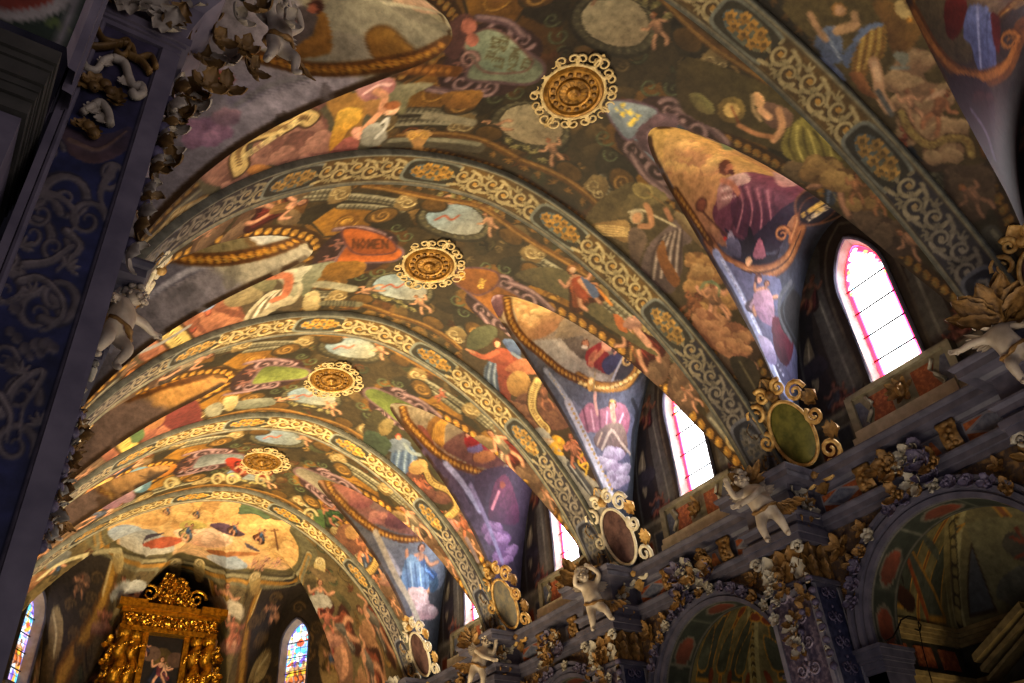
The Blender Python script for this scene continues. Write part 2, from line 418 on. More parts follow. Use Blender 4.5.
def band(R,P,w,c,edge=None,sm=True):
    P=np.asarray(P,float)
    if edge is not None: R.line(P,w*1.3,edge,sm)
    R.line(P,w,c,sm)
FONT={'A':[[(0,0),(.5,1),(1,0)],[(.2,.4),(.8,.4)]],'B':[[(0,0),(0,1),(.8,.85),(.7,.55),(0,.5),(.9,.4),(.8,0),(0,0)]],'C':[[(1,.9),(.4,1),(0,.5),(.4,0),(1,.1)]],
'D':[[(0,0),(0,1),(.6,.95),(1,.5),(.6,.05),(0,0)]],'E':[[(1,1),(0,1),(0,0),(1,0)],[(0,.5),(.7,.5)]],'G':[[(1,.85),(.4,1),(0,.5),(.4,0),(1,.1),(1,.45),(.6,.45)]],
'I':[[(.5,0),(.5,1)]],'J':[[(.8,1),(.8,.2),(.4,0),(.1,.2)]],'L':[[(0,1),(0,0),(.9,0)]],'M':[[(0,0),(.1,1),(.5,.3),(.9,1),(1,0)]],'N':[[(0,0),(0,1),(1,0),(1,1)]],
'O':[[(.5,1),(0,.5),(.5,0),(1,.5),(.5,1)]],'P':[[(0,0),(0,1),(.9,.9),(.9,.55),(0,.5)]],'R':[[(0,0),(0,1),(.9,.9),(.9,.6),(0,.5),(1,0)]],'S':[[(1,.9),(.3,1),(.1,.7),(.9,.35),(.7,0),(0,.1)]],
'T':[[(.5,0),(.5,1)],[(0,1),(1,1)]],'U':[[(0,1),(0,.2),(.5,0),(1,.2),(1,1)]],'V':[[(0,1),(.5,0),(1,1)]],'H':[[(0,0),(0,1)],[(1,0),(1,1)],[(0,.5),(1,.5)]],'Q':[[(.5,1),(0,.5),(.5,0),(1,.5),(.5,1)],[(.6,.3),(1,0)]],
'X':[[(0,0),(1,1)],[(0,1),(1,0)]],'Y':[[(0,1),(.5,.5),(1,1)],[(.5,.5),(.5,0)]],'F':[[(1,1),(0,1),(0,0)],[(0,.5),(.7,.5)]]}
def text(R,s_,p0,p1,h,c,chart=None,w=.13,back=False):
    """letters from photo point p0 to p1 (baseline), height h px towards the letter tops"""
    p0=np.array(p0,float);p1=np.array(p1,float); d=(p1-p0)/max(len(s_),1); n=np.array([d[1],-d[0]]); n=n/np.hypot(*n)*h
    for i,ch in enumerate(s_):
        for st in FONT.get(ch,[]):
            Q=[p0+d*(i+.12+.72*x)+n*y for x,y in st]
            P=chart(np.array(Q)) if chart else np.array(Q)
            hh=h if not chart else np.nanmean(np.hypot(*(chart(np.array([p0,p0+n,p0+d*3]))[1:]-chart(np.array([p0]))[0]).T)/np.array([1,3*np.hypot(*d)/h]))
            R.line(P,max(w*hh,.02),c,False)
# ---------------------------------------------------------------- charts
def half(k): return (PY[k+1]-PY[k])/2
def ym(k): return (PY[k+1]+PY[k])/2
def yc(k): return {0:5.25}.get(k,ym(k))
def chartV(p):
    P=march(p,lambda x,y:np.where(np.abs(x-XC)<A+OFF,V(x),-1)); return np.stack([a_of_x(P[:,0]),P[:,1]],1)
def chartS(k):
    c=yc(k)
    def f(p):
        P=march(p,lambda x,y:np.where(np.abs(y-c)<2.3,S(x,y-c),-1)); return np.stack([P[:,0],b_of_s((P[:,1]-c)*G(P[:,0]))],1)
    return f
def chartW(x0=11.):
    def f(p):
        D=rays(p); P=D*(x0/D[:,:1]); return P[:,1:]
    return f
OLIVE=(64,52,29); OLIVED=(44,38,24); GREYO=(112,106,84); STONEC=(134,126,98); BROWN=(58,40,24)
def paint_quadrant(R,c,h,sa,sv,tone,seed,far=False):
    """painted architecture of one quarter of a bay: sa side of crown, sv towards which rib"""
    r=random.Random(seed)
    q=lambda a,v:(sa*a,c+sv*v*h)
    pal=lambda col:mul(col,tone)
    # ochre coffers and stone bars
    R.fill([q(*p) for p in ((.75,.1),(1.1,.42),(2.2,.5),(2.9,.42),(2.0,.12))],pal((112,78,32)),pal((74,50,24)),(1,0))
    R.fill([q(*p) for p in ((.9,.3),(1.2,.55),(2.6,.62),(3.3,.5),(2.6,.36),(1.6,.3))],pal(OLIVED))
    # roundel opening on the sky
    cx,cy=q(.0,.60); 
    # coffer with rosette
    R.fill([q(*p) for p in ((1.55,.2),(1.6,.5),(2.5,.56),(2.75,.4),(2.3,.2))],pal((150,104,36)),pal((104,70,28)),(1,0),smooth=False,rim=(pal(OLIVED),.035))
    X=Xf(R,q(2.08,.37),.22); X.e(0,0,1,1,0,pal((120,80,30))); m_scroll(X,pal((196,146,60)),pal((80,50,20))); X.e(0,0,.4,.4,0,pal((200,150,60)),pal((110,70,30)))
    R.fill([q(*p) for p in ((3.0,.52),(3.1,.78),(4.0,.86),(4.15,.7))],pal((128,90,36)),pal((90,60,26)),(1,0),smooth=False,rim=(pal(OLIVED),.03))
    # stone entablatures running along the arch
    for a0,a1,v0,v1,w in ((1.3,3.6,.60,.74,.16),(1.2,2.4,.52,.56,.10),(2.6,4.6,.74,.84,.1)):
        R.line([q(a0,v0),q(a1,v1)],w*1.35,pal(OLIVED),False); R.line([q(a0,v0),q(a1,v1)],w,pal(STONEC),False)
        R.line([q(a0,v0+.02),q(a1,v1+.02)],w*.35,pal((164,156,124)),False); R.line([q(a0,v0-.012),q(a1,v1-.012)],w*.16,pal((58,52,38)),False)
        n=int((a1-a0)/.09)
        for i in range(n):
            t=i/n; a=a0+(a1-a0)*t; v=v0+(v1-v0)*t; R.line([q(a,v-.035),q(a,v+.01)],.03,pal((70,64,46)),False)
    # consoles
    for a,v in ((1.25,.62),(2.55,.7),(3.55,.77)):
        X=Xf(R,q(a,v),.2,rot=r.uniform(-.4,.4)); X.f([(-.7,-.9),(-.8,.9),(.8,.9),(.7,-.9)],pal((150,126,78)),pal((86,66,36)))
        m_scroll(Xf(R,q(a-.04,v),.14),pal((206,184,126)),pal((80,60,34)),1.3,.2); m_scroll(Xf(R,q(a+.1,v+.03),.1,mx=-1),pal((206,184,126)),pal((80,60,34)),1.3,.2)
    # gilded garland along the rib
    cord(R,[q(a,.9+.02*math.sin(a*2)) for a in np.arange(.2,6.2,.35)],.13,pal((150,108,48)),pal((110,72,30)),pal((50,32,16)),.9)
def paint_bay(R,k,tone=1.):
    c,h=yc(k),half(k)
    for sa in (1,-1):
        for sv in (1,-1): paint_quadrant(R,c,h,sa,sv,tone,k*7+sa+2*sv)
    pal=lambda col:mul(col,tone)
    sky=[((206,186,140),(160,140,104)),((214,196,150),(170,148,110)),((150,172,176),(186,176,150)),((132,156,170),(170,166,140)),((120,140,160),(150,150,130))][k+1]
    for sv in (1,-1):
        cy=ym(k)+(.80 if sv>0 else -1.18); cx=-.24
        R.ell((cx,cy+.05),.70,.46,0,pal(OLIVED)); R.ell((cx,cy+.03),.64,.42,0,pal((104,98,70)),pal((60,54,38)),(0,1)); R.ell((cx,cy),.55,.37,0,pal((60,54,36))); 
        R.ell((cx,cy),.52,.345,0,pal(mul(sky[0],.88)),pal(mul(sky[1],.85)),(1,.3))
        for i in range(26):
            t=i/26*2*math.pi; R.line([(cx+.57*math.cos(t),cy+.385*math.sin(t)),(cx+.62*math.cos(t),cy+.41*math.sin(t))],.02,pal((120,110,76)),False)
        for dx,dy,rr in ((.55,sv*.22,.6),(-.52,sv*.26,-.6)):
            m_putto(Xf(R,(cx+dx,cy+dy),.25,rot=rr+(math.pi/2)*(1)),pal((204,150,108)),seed=k+int(dx*10))
        for i in range(7): X=Xf(R,(cx-.5+.17*i,cy+sv*.44),.1,rot=random.uniform(0,6)); m_leafs(X,pal((190,170,110)),pal((86,84,44)))
        if k>=1: R.line([(cx-.3,cy+.15),(cx-.2,cy-.0),(cx-.05,cy+.05),(cx+.02,cy-.1)],.035,pal((166,78,50)))
    # green ribbons around the boss
    for sx in (-1,1):
        for sv in (-1,1):
            m_scroll(Xf(R,(sx*.8,c+sv*.52),.16,mx=sx),pal((96,106,70)),pal((50,46,28)),1.2,.16); m_scroll(Xf(R,(sx*1.08,c+sv*.7),.13,mx=-sx),pal((96,106,70)),pal((50,46,28)),1.2,.16)
            R.ell((sx*1.5,c+sv*.95),.28,.2,.3*sx,pal((106,76,34)),pal((76,54,26)),rim=(pal(OLIVED),.03)); m_scroll(Xf(R,(sx*1.5,c+sv*.95),.16,mx=sx),pal((170,126,60)),pal((70,48,22)),1.5,.25)
            R.ell((sx*.75,c+sv*1.35),.24,.16,0,pal((100,72,32)),pal((70,50,24)),rim=(pal(OLIVED),.03))
            R.line([(0,c+sv*1.62),(sx*1.0,c+sv*1.5),(sx*2.2,c+sv*1.66)],.12,pal((96,64,28))); R.line([(0,c+sv*1.6),(sx*1.0,c+sv*1.48),(sx*2.2,c+sv*1.64)],.04,pal((150,110,52)))
            for q_ in range(9): m_leafs(Xf(R,(sx*(.15+.27*q_),c+sv*(1.68)),.1,rot=q_),pal((150,110,50)),pal((104,70,30)),4)
HATS={-1:((96,110,110),(120,130,120)),0:((128,136,108),(112,132,142)),1:((170,88,36),(150,92,36)),2:((120,128,60),(100,110,50)),3:((120,124,120),(120,110,90))}
def paint_hat(R,k,sa,tone=1.):
    c=ym(k) if sa<0 else yc(k); col=HATS[k][0 if sa<0 else 1]; pal=lambda x:mul(x,tone)
    pur=(104,78,78); lp=(158,126,120)
    R.fill([(sa*.85,c+.3),(sa*1.1,c+.55),(sa*1.6,c+.62),(sa*2.1,c+.5),(sa*2.25,c),(sa*2.1,c-.5),(sa*1.6,c-.62),(sa*1.1,c-.55),(sa*.85,c-.3)],pal((54,36,32)))
    for sv in (1,-1):
        m_scroll(Xf(R,(sa*1.75,c+sv*.42),.24,rot=0 if sa>0 else math.pi,mx=sv),pal(lp),pal(pur),1.4,.3)
        m_scroll(Xf(R,(sa*1.25,c+sv*.42),.18,rot=math.pi if sa>0 else 0,mx=-sv),pal(lp),pal(pur),1.4,.3)
        R.line([(sa*1.3,c+sv*.5),(sa*1.7,c+sv*.62),(sa*2.2,c+sv*.6)],.12,pal(pur)); R.line([(sa*1.3,c+sv*.5),(sa*1.7,c+sv*.64),(sa*2.2,c+sv*.62)],.05,pal(lp))
        m_putto(Xf(R,(sa*1.9,c+sv*.22),.22,rot=-sa*1.3),pal((150,100,84)),seed=k)
    R.fill([(sa*.62,c),(sa*.75,c+.2),(sa*1.2,c+.3),(sa*1.7,c+.36),(sa*1.78,c),(sa*1.7,c-.36),(sa*1.2,c-.3),(sa*.75,c-.2)],pal(mul(col,1.1)),pal(mul(col,.62)),(sa*.3,-1),rim=(pal(pur),.05))
def rib_raster(seed,tone=1.,foot=(70,72,84)):
    """one rib soffit: arc length by width; running scroll with medallions"""
    R=Raster(-7.6,7.6,-.31,.31,60,(96,76,40),seed)
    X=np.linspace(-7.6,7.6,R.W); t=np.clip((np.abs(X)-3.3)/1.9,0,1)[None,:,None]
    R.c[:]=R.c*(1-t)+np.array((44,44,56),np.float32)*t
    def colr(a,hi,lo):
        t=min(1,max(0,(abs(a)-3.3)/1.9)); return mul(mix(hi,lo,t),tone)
    HI=(202,180,124); LO=(138,128,114)
    seg=2.45; nb=6
    for i in range(-3,4):
        c0=i*seg
        a0=c0-seg/2+.55; a1=c0+seg/2-.55; n=6; aa=np.linspace(a0,a1,n)
        dk=colr(c0,(64,44,20),(30,30,40))
        R.fill([(a0-.1,-.22),(a0-.1,.22),(a1+.1,.22),(a1+.1,-.22)],colr(c0,(100,74,34),(44,44,58)),smooth=False)
        for j,a in enumerate(aa):
            hand=1 if j%2 else -1; cc=colr(a,HI,LO); 
            R.line([(a-.16,-hand*.17),(a,-hand*.12),(a+.1,hand*.02)],.05,cc)
            m_scroll(Xf(R,(a,hand*.05),.15,rot=.4*hand,mx=hand),cc,dk,1.35,.42,hand)
            for q in range(5):
                an=q*1.25+hand; R.ell((a+.17*math.cos(an),hand*.05+.15*math.sin(an)),.05,.028,an+.8,mul(cc,.86),n=8)
            R.ell((a,hand*.05),.04,.04,0,colr(a,(200,150,70),LO),n=8)
            m_leafs(Xf(R,(a+.13,-hand*.11),.12,rot=math.pi*(hand>0)),mul(cc,.95),mul(cc,.8),4)
        mc=c0+seg/2
        L=.5
        pts=[(mc-L,0),(mc-L*.85,.19),(mc,.23),(mc+L*.85,.19),(mc+L,0),(mc+L*.85,-.19),(mc,-.23),(mc-L*.85,-.19)]
        R.fill(pts,colr(mc,(60,54,38),(40,40,50)),rim=(colr(mc,(140,142,124),(110,112,122)),.05))
        fl=colr(mc,(200,146,60),(130,124,116)); bl=colr(mc,(96,110,112),(80,84,96))
        R.ell((mc,0),.4,.165,0,bl,colr(mc,(120,110,70),(90,90,100)),(1,0))
        for dx,dy in ((-.3,0),(-.17,.06),(0,.06),(.3,0),(0,-.08),(-.14,-.09),(.16,-.07),(.17,.07)):
            X_=Xf(R,(mc+dx,dy),.085)
            for q in range(6): X_.e(math.cos(q*1.05)*.6,math.sin(q*1.05)*.6,.45,.35,q*1.05,mul(fl,.8+.06*q))
            X_.e(0,0,.35,.35,0,mul(fl,.6))
    for s_ in (1,-1):
        R.line([(-7.6,s_*.285),(7.6,s_*.285)],.06,mul((104,104,92),tone),False)
        R.line([(-7.6,s_*.252),(7.6,s_*.252)],.02,mul((200,186,146),tone),False)
        R.line([(-7.6,s_*.235),(7.6,s_*.235)],.014,mul((50,40,26),tone),False)
    return R
class Px:
    """brush working from points noted on an enlarged crop of the photograph, each carried onto its wall or vault"""
    def __init__(s,R,chart,ox=0,oy=0,sc=1.,tone=1.): s.R,s.chart,s.ox,s.oy,s.sc,s.tone=R,chart,ox,oy,sc,tone
    def q(s,P): P=np.asarray(P,float).reshape(-1,2)/s.sc; return P+np.array([s.ox,s.oy])
    def m(s,P,w):
        p=s.q(P)[len(P)//2]; c=s.chart(np.array([p,p+[4,0],p+[0,4]])); v=np.nanmean([np.hypot(*(c[1]-c[0])),np.hypot(*(c[2]-c[0]))])/4
        return w/s.sc*(v if np.isfinite(v) else .015)
    def f(s,P,c1,c2=None,d=(0,1),rim=None,smooth=True,a=1.):
        Q=s.q(P); Q=catmull(Q,4) if smooth else Q
        s.R.fill(s.chart(Q),mul(c1,s.tone),mul(c2,s.tone) if c2 else None,d,a,False,(mul(rim[0],s.tone),s.m(P,rim[1])) if rim else None)
    def l(s,P,w,c,taper=False,smooth=True,a=1.):
        Q=s.q(P); Q=catmull(Q,4,False) if smooth and len(Q)>2 else Q
        s.R.line(s.chart(Q),s.m(P,w),mul(c,s.tone),False,a,taper)
    def e(s,x,y,rx,ry,rot,c1,c2=None,d=(0,1),rim=None):
        t=np.linspace(0,2*np.pi,18,endpoint=False); X,Y=rx*np.cos(t),ry*np.sin(t)
        s.f(np.stack([x+X*math.cos(rot)-Y*math.sin(rot),y+X*math.sin(rot)+Y*math.cos(rot)],1),c1,c2,d,rim,False)
    def cord(s,P,w,**k):
        s.l(P,w*1.3,GOLDD); cord(s.R,s.chart(catmull(s.q(P),4,False)),s.m(P,w),*(mul(c,s.tone) for c in (k.get('light',GOLDL),k.get('mid',GOLD),GOLDD)),k.get('step',.8),False)
    def X(s,x,y,sc,rot=0,mx=1): return Xf(s.R,tuple(s.q([(x,y)])[0]),sc/s.sc,-rot,mx,s.chart)
    def fig(s,x,y,h,rot=0,**k):
        k={a:(mul(b,s.tone) if a in('robe','robe2','skin','hair','wings') and b else b) for a,b in k.items()}
        if 'skin' not in k: k['skin']=mul(SKIN,s.tone)
        m_figure(s.X(x,y,h/2,rot,k.pop('mx',1)),**k)
    def cloud(s,x,y,r,c1=(172,128,88),c2=(112,76,52),rot=0,seed=0,n=6): m_cloud(s.X(x,y,r,rot),(mul(c1,s.tone),mul(c2,s.tone)),n,seed)
    def ban(s,P,w,c=(184,150,84),ink=(90,60,30)):
        s.l(P,w*1.35,(66,42,22)); s.l(P,w,c); s.l([(x-w*.12,y-w*.2) for x,y in P],w*.3,mul(c,1.15))
        Q=catmull(np.array(P,float),7,False)
        for i in range(2,len(Q)-2,1):
            t=Q[i+1]-Q[i]; t=t/max(np.hypot(*t),1e-6); n=np.array([-t[1],t[0]])*w*.22
            s.l([tuple(Q[i]-n),tuple(Q[i]+n)],w*.1,ink,smooth=False)
    def scr(s,x,y,r,c=(206,160,76),c2=(110,70,26),rot=0,mx=1,turn=1.5,w=.3): m_scroll(s.X(x,y,r,rot,mx),mul(c,s.tone),mul(c2,s.tone),turn,w)
    def txt(s,t,p0,p1,h,c=(230,190,80),w=.14):
        text(s.R,t,s.q([p0])[0],s.q([p1])[0],h/s.sc,mul(c,s.tone),s.chart,w)
# ---------------------------------------------------------------- rasters for every vault field
BAYS=[-1,0,1,2,3]
RV={}; RSR={}; RSL={}; RW={}
for k in BAYS:
    RV[k]=Raster(-7.7,7.7,PY[k]-.05,PY[k+1]+.05,50 if k<2 else 36,(58,47,27),10+k)
    RSR[k]=Raster(5.6,11.1,-5.1,5.1,44 if k<2 else 34,(150,120,74),30+k)
    RSL[k]=Raster(-.3,5.3,-5.1,5.1,36 if k<2 else 30,(150,120,74),50+k)
    RW[k]=Raster(-2.1,2.1,5.4,10.2,50 if k<2 else 34,(54,46,38),70+k)
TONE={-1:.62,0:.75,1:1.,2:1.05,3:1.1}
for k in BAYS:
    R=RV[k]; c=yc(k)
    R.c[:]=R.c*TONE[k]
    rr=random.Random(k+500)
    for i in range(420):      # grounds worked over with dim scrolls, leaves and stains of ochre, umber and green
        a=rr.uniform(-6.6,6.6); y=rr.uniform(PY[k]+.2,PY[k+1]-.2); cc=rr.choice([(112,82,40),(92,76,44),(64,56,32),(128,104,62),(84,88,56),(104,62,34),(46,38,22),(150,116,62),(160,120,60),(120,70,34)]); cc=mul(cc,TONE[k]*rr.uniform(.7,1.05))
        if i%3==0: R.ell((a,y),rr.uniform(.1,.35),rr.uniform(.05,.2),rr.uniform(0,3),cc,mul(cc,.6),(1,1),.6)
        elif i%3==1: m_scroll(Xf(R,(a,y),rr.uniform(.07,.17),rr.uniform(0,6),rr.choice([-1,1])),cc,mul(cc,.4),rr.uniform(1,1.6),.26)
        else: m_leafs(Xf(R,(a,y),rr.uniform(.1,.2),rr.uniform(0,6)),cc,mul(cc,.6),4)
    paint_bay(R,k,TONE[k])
# ---------------------------------------------------------------- the painted scenes
BLUEG=(96,104,124); PURP=(96,62,72)
def sev_base(R,side,hi,lo,foot,gen=False):
    """ground tones of a penetration, tip to wall, with a painted gold oval and cords along its edges"""
    U=np.linspace(R.u0,R.u0+R.W/R.res,R.W); d=np.abs(U-XC)
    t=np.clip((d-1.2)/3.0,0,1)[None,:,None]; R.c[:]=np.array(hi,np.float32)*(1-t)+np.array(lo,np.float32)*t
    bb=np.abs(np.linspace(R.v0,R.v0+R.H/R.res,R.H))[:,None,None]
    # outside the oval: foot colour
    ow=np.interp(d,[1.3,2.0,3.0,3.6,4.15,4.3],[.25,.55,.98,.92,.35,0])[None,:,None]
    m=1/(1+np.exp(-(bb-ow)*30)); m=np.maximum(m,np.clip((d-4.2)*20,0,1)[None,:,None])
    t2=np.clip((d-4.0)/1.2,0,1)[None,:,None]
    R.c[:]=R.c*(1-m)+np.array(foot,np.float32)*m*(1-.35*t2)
    dd=np.array([1.25,1.6,2.0,2.5,3.0,3.5,3.9,4.2]); ww=np.array([.12,.38,.58,.85,1.0,.98,.7,.25])
    P=[(XC+side*a,b) for a,b in zip(dd,ww)]+[(XC+side*a,-b) for a,b in zip(dd[::-1],ww[::-1])]
    if gen: cord(R,P,.12,mul(GOLDL,.85),mul(GOLD,.8))
    for s_ in (1,-1):
        s=np.linspace(.12,SMAX,18); P=[(XC+side*groin(v,side)+side*.02,s_*float(b_of_s(v))) for v in s]
        R.line(P,.10,(60,40,20)); 
def v_edges(k,tone):
    """gilded garland along the creases, on the main vault side"""
    c=yc(k); R=RV[k]
    for side in (1,-1):
        for s_ in (1,-1):
            s=np.linspace(.05,SMAX,16); P=[(side*(float(np.interp(groin(v,side),TX,TA))-.0),c+s_*(v/float(G(XC+side*groin(v,side)))+.10)) for v in s]
            cord(R,P,.17 if k<1 else .23,mul((214,160,66) if k>0 else (160,128,64),tone),mul((150,104,40),tone),mul((58,38,16),tone),.85)
SEV={-1:((110,92,60),(96,80,60),(50,44,40)),0:((196,158,84),(178,128,84),(74,74,86)),1:((176,148,98),(140,130,114),(88,90,98)),2:((140,128,100),(130,94,76),(78,64,82)),3:((140,100,66),(120,84,72),(82,82,86))}
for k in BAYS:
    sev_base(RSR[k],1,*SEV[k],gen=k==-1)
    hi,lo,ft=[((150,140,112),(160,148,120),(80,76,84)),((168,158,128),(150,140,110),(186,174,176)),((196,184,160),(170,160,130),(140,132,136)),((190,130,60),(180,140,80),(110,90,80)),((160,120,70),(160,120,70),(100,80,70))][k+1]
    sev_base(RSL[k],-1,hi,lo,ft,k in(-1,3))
    rr=random.Random(k+900)
    for R_,sd in ((RSR[k],1),(RSL[k],-1)):
        for i in range(150):
            d=rr.uniform(1.3,5.4); b=rr.uniform(-2.6,2.6); uu,vv=XC+sd*d,b; ii=int((uu-R_.u0)*R_.res); jj=int((vv-R_.v0)*R_.res)
            if 0<=ii<R_.W and 0<=jj<R_.H:
                c0=R_.c[jj,ii]; R_.ell((uu,vv),rr.uniform(.08,.3),rr.uniform(.04,.14),rr.uniform(0,3),tuple(c0*rr.uniform(.72,1.2)),None,None,.6)
    v_edges(k,TONE[k]); paint_hat(RV[k],k,1,TONE[k]); paint_hat(RV[k],k,-1,TONE[k])
# generic figures in every web, later covered by the particular ones
for k in BAYS:
    R=RV[k]; c=yc(k); h=half(k); r=random.Random(k+40); T=TONE[k]
    for sa in (1,-1):
        for sv in (1,-1):
            cl=((124,98,72),(78,56,40))
            m_cloud(Xf(R,(sa*4.75,c+sv*.72*h),.5,rot=r.uniform(0,3)),(mul(cl[0],T),mul(cl[1],T)),seed=k)
            m_cloud(Xf(R,(sa*4.1,c+sv*.66*h),.45,rot=r.uniform(0,3)),(mul(cl[0],T),mul(cl[1],T)),seed=k+1)
            robe=r.choice([(120,44,32),(70,84,110),(150,120,60),(110,90,70)]); robe2=r.choice([(150,110,60),(90,100,120),(160,140,110)])
            m_figure(Xf(R,(sa*3.55,c+sv*.66*h),.5,rot=sa*math.pi/2),mul(robe,T),mul(robe2,T),mul(SKIN,T),seed=r.randint(0,99),wings=mul((150,120,80),T) if r.random()<.6 else None)
            m_putto(Xf(R,(sa*4.9,c+sv*.74*h),.24,rot=sa*1.4),mul(SKIN,T),seed=k)
            # stone bars and gilded frame near the foot
            R.line([(sa*5.4,c+sv*.80*h),(sa*6.0,c+sv*.84*h)],.22,mul((92,86,74),T)); R.line([(sa*5.4,c+sv*.78*h),(sa*6.0,c+sv*.82*h)],.06,mul((146,138,112),T))
            P=[(sa*(5.35),c+sv*.92*h),(sa*5.9,c+sv*.86*h),(sa*6.3,c+sv*.9*h),(sa*6.7,c+sv*.82*h)]
            R.line(P,.14,mul((176,140,84),T)); R.line(P,.06,mul((214,190,140),T))
            for q_ in range(4): m_scroll(Xf(R,(sa*(5.9+.35*q_),c+sv*h*(.86+.06*(q_%2))),.17,mx=-1 if q_%2 else 1),mul((206,178,120),T),mul((110,80,40),T),1.4,.3)
# ---- bay 0, right penetration: robed man in a golden sky, inside a gilded frame
p=Px(RSR[0],chartS(0),600,90,4.267)
p.f([(300,170),(420,110),(620,200),(800,310),(990,410),(900,520),(760,640),(620,680),(480,640),(330,440),(270,300)],(204,164,92),(150,104,72),(.2,1))
for i,(x,y,r_) in enumerate(((380,250,60),(330,330,55),(450,320,80),(620,220,50),(700,260,60),(560,250,50))): p.cloud(x,y,r_,(222,184,108),(176,128,82),seed=i)
p.f([(420,140),(520,170),(700,270),(830,340),(700,300),(560,240),(450,200)],(206,156,128),(150,110,100))
p.l([(430,180),(470,200),(520,190),(560,210)],18,(150,84,50)); p.l([(430,215),(500,215)],14,(120,60,40)); p.f([(520,215),(600,210),(590,250),(530,255)],(110,124,84))
p.f([(480,520),(520,430),(560,370),(640,350),(740,370),(880,400),(860,460),(800,520),(760,620),(700,680),(560,660),(500,580)],(128,72,82),(78,40,52),(.5,1))
p.f([(560,480),(640,470),(760,500),(740,600),(660,640),(580,600)],(84,48,62),(60,30,44))
for a in range(9): p.l([(560+a*22,400+a*4),(590+a*20,480+a*10),(560+a*24,600+a*6)],7,(168,110,112) if a%2 else (70,36,46))
p.f([(510,400),(560,365),(620,355),(640,390),(570,420),(560,470),(500,510)],(198,166,150),(140,96,90))
for a in range(4): p.l([(520,410+a*18),(580,385+a*22)],5,(226,200,180) if a%2 else (120,80,70))
p.e(535,330,30,34,.3,(96,52,30)); p.e(552,335,17,22,.2,(176,110,76)); p.e(560,352,15,12,0,(80,40,24)); p.l([(520,385),(560,400),(590,440)],20,(186,120,86))
p.f([(740,320),(800,340),(870,360),(860,400),(780,415),(745,380)],(214,176,160),(170,120,110)); p.l([(760,345),(850,375)],7,(240,214,196)); p.l([(720,330),(850,320)],5,(230,200,180))
p.l([(430,470),(440,520),(560,640)],9,(80,50,34)); p.e(432,490,22,30,.3,(120,70,50),None,(0,1),((80,50,34),5))
p.f([(530,590),(620,640),(720,560),(800,490),(960,430),(990,470),(820,540),(760,680),(620,680)],(44,34,54),(30,24,36))
p.f([(630,620),(640,580),(660,640),(680,680),(620,680)],(18,14,20)); p.f([(540,640),(560,600),(590,680),(545,680)],(150,140,150)); p.e(535,635,10,10,0,(180,50,30))
# frame lower edge and scroll
p=Px(RSR[0],chartS(0),570,170,4.267)
p.f([(690,380),(730,310),(770,300),(800,350),(880,360),(900,300),(860,420),(700,440)],(22,18,26)); p.f([(670,290),(720,300),(730,370),(680,360)],(110,110,130),(60,56,70)); p.f([(735,350),(752,280),(780,350)],(26,20,26)); p.f([(780,370),(810,290),(835,370)],(150,90,100))
for off,w,c in ((0,44,(96,56,30)),(-3,34,(150,96,52)),(-8,12,(196,140,84)),(10,7,(70,40,22))):
    p.l([(590,300),(640,370),(700,410),(780,435+off*.3),(870,425),(930,380),(960,320),(985,260)],w,c)
p.cord([(450,90),(520,190),(575,275),(600,310)],22)
p.scr(905,275,34,(196,136,80),(90,50,26)); p.l([(940,300),(965,240),(975,170)],26,(150,96,56)); p.l([(945,290),(966,230),(972,175)],8,(200,150,94)); p.e(762,390,14,20,.2,(206,160,110))
p.f([(960,150),(1000,90),(1100,60),(1180,120),(1160,190),(1060,230),(990,220)],(38,30,28),(24,20,22),rim=((120,80,50),10)); 
p=Px(RSR[0],chartS(0),600,90,4.267)
p.f([(850,520),(880,470),(960,440),(1020,450),(1000,520),(930,570),(860,570)],(36,28,30),(20,16,20),rim=((110,70,44),7))
p.txt('VT INTROEAT',(865,545),(960,482),16); p.txt('LIBERET',(890,560),(985,500),15,(220,200,150)); p.txt('ITE',(920,530),(960,510),14)
# blue lower field with the standing lady
p=Px(RSR[0],chartS(0),660,240,4.267)
p.f([(270,90),(380,140),(500,160),(520,230),(510,330),(560,420),(600,560),(540,680),(480,560),(420,400),(330,220)],(104,106,132),(66,62,84),(.6,1))
p.l([(240,60),(330,210),(420,400),(500,590),(560,680)],34,(150,160,190)); p.l([(262,80),(345,230),(440,430),(520,620)],12,(206,214,232)); 
for i in range(26): p.e(262+i*10.5,75+i*20,5,5,0,(160,160,180))
p.fig(440,240,150,.25,robe=(196,160,170),robe2=(150,124,150),seed=3); p.f([(400,230),(470,220),(490,320),(480,370),(420,330)],(190,150,160),(130,96,118)); p.e(418,165,16,22,.3,(70,46,44)); p.e(424,170,10,14,.3,(190,140,120))
p.f([(480,330),(540,360),(570,450),(540,540),(490,470)],(90,30,40),(50,18,28)); p.f([(420,410),(470,430),(500,520),(460,520)],(190,176,196),(110,100,140))
p.f([(540,240),(510,300),(520,380),(580,460),(600,600),(680,680),(620,300),(560,200)],(40,36,34),(28,26,26)); p.l([(560,180),(515,240),(512,330),(560,430)],14,(78,78,80)); p.l([(575,190),(535,250),(532,330),(580,430)],8,(56,56,58))
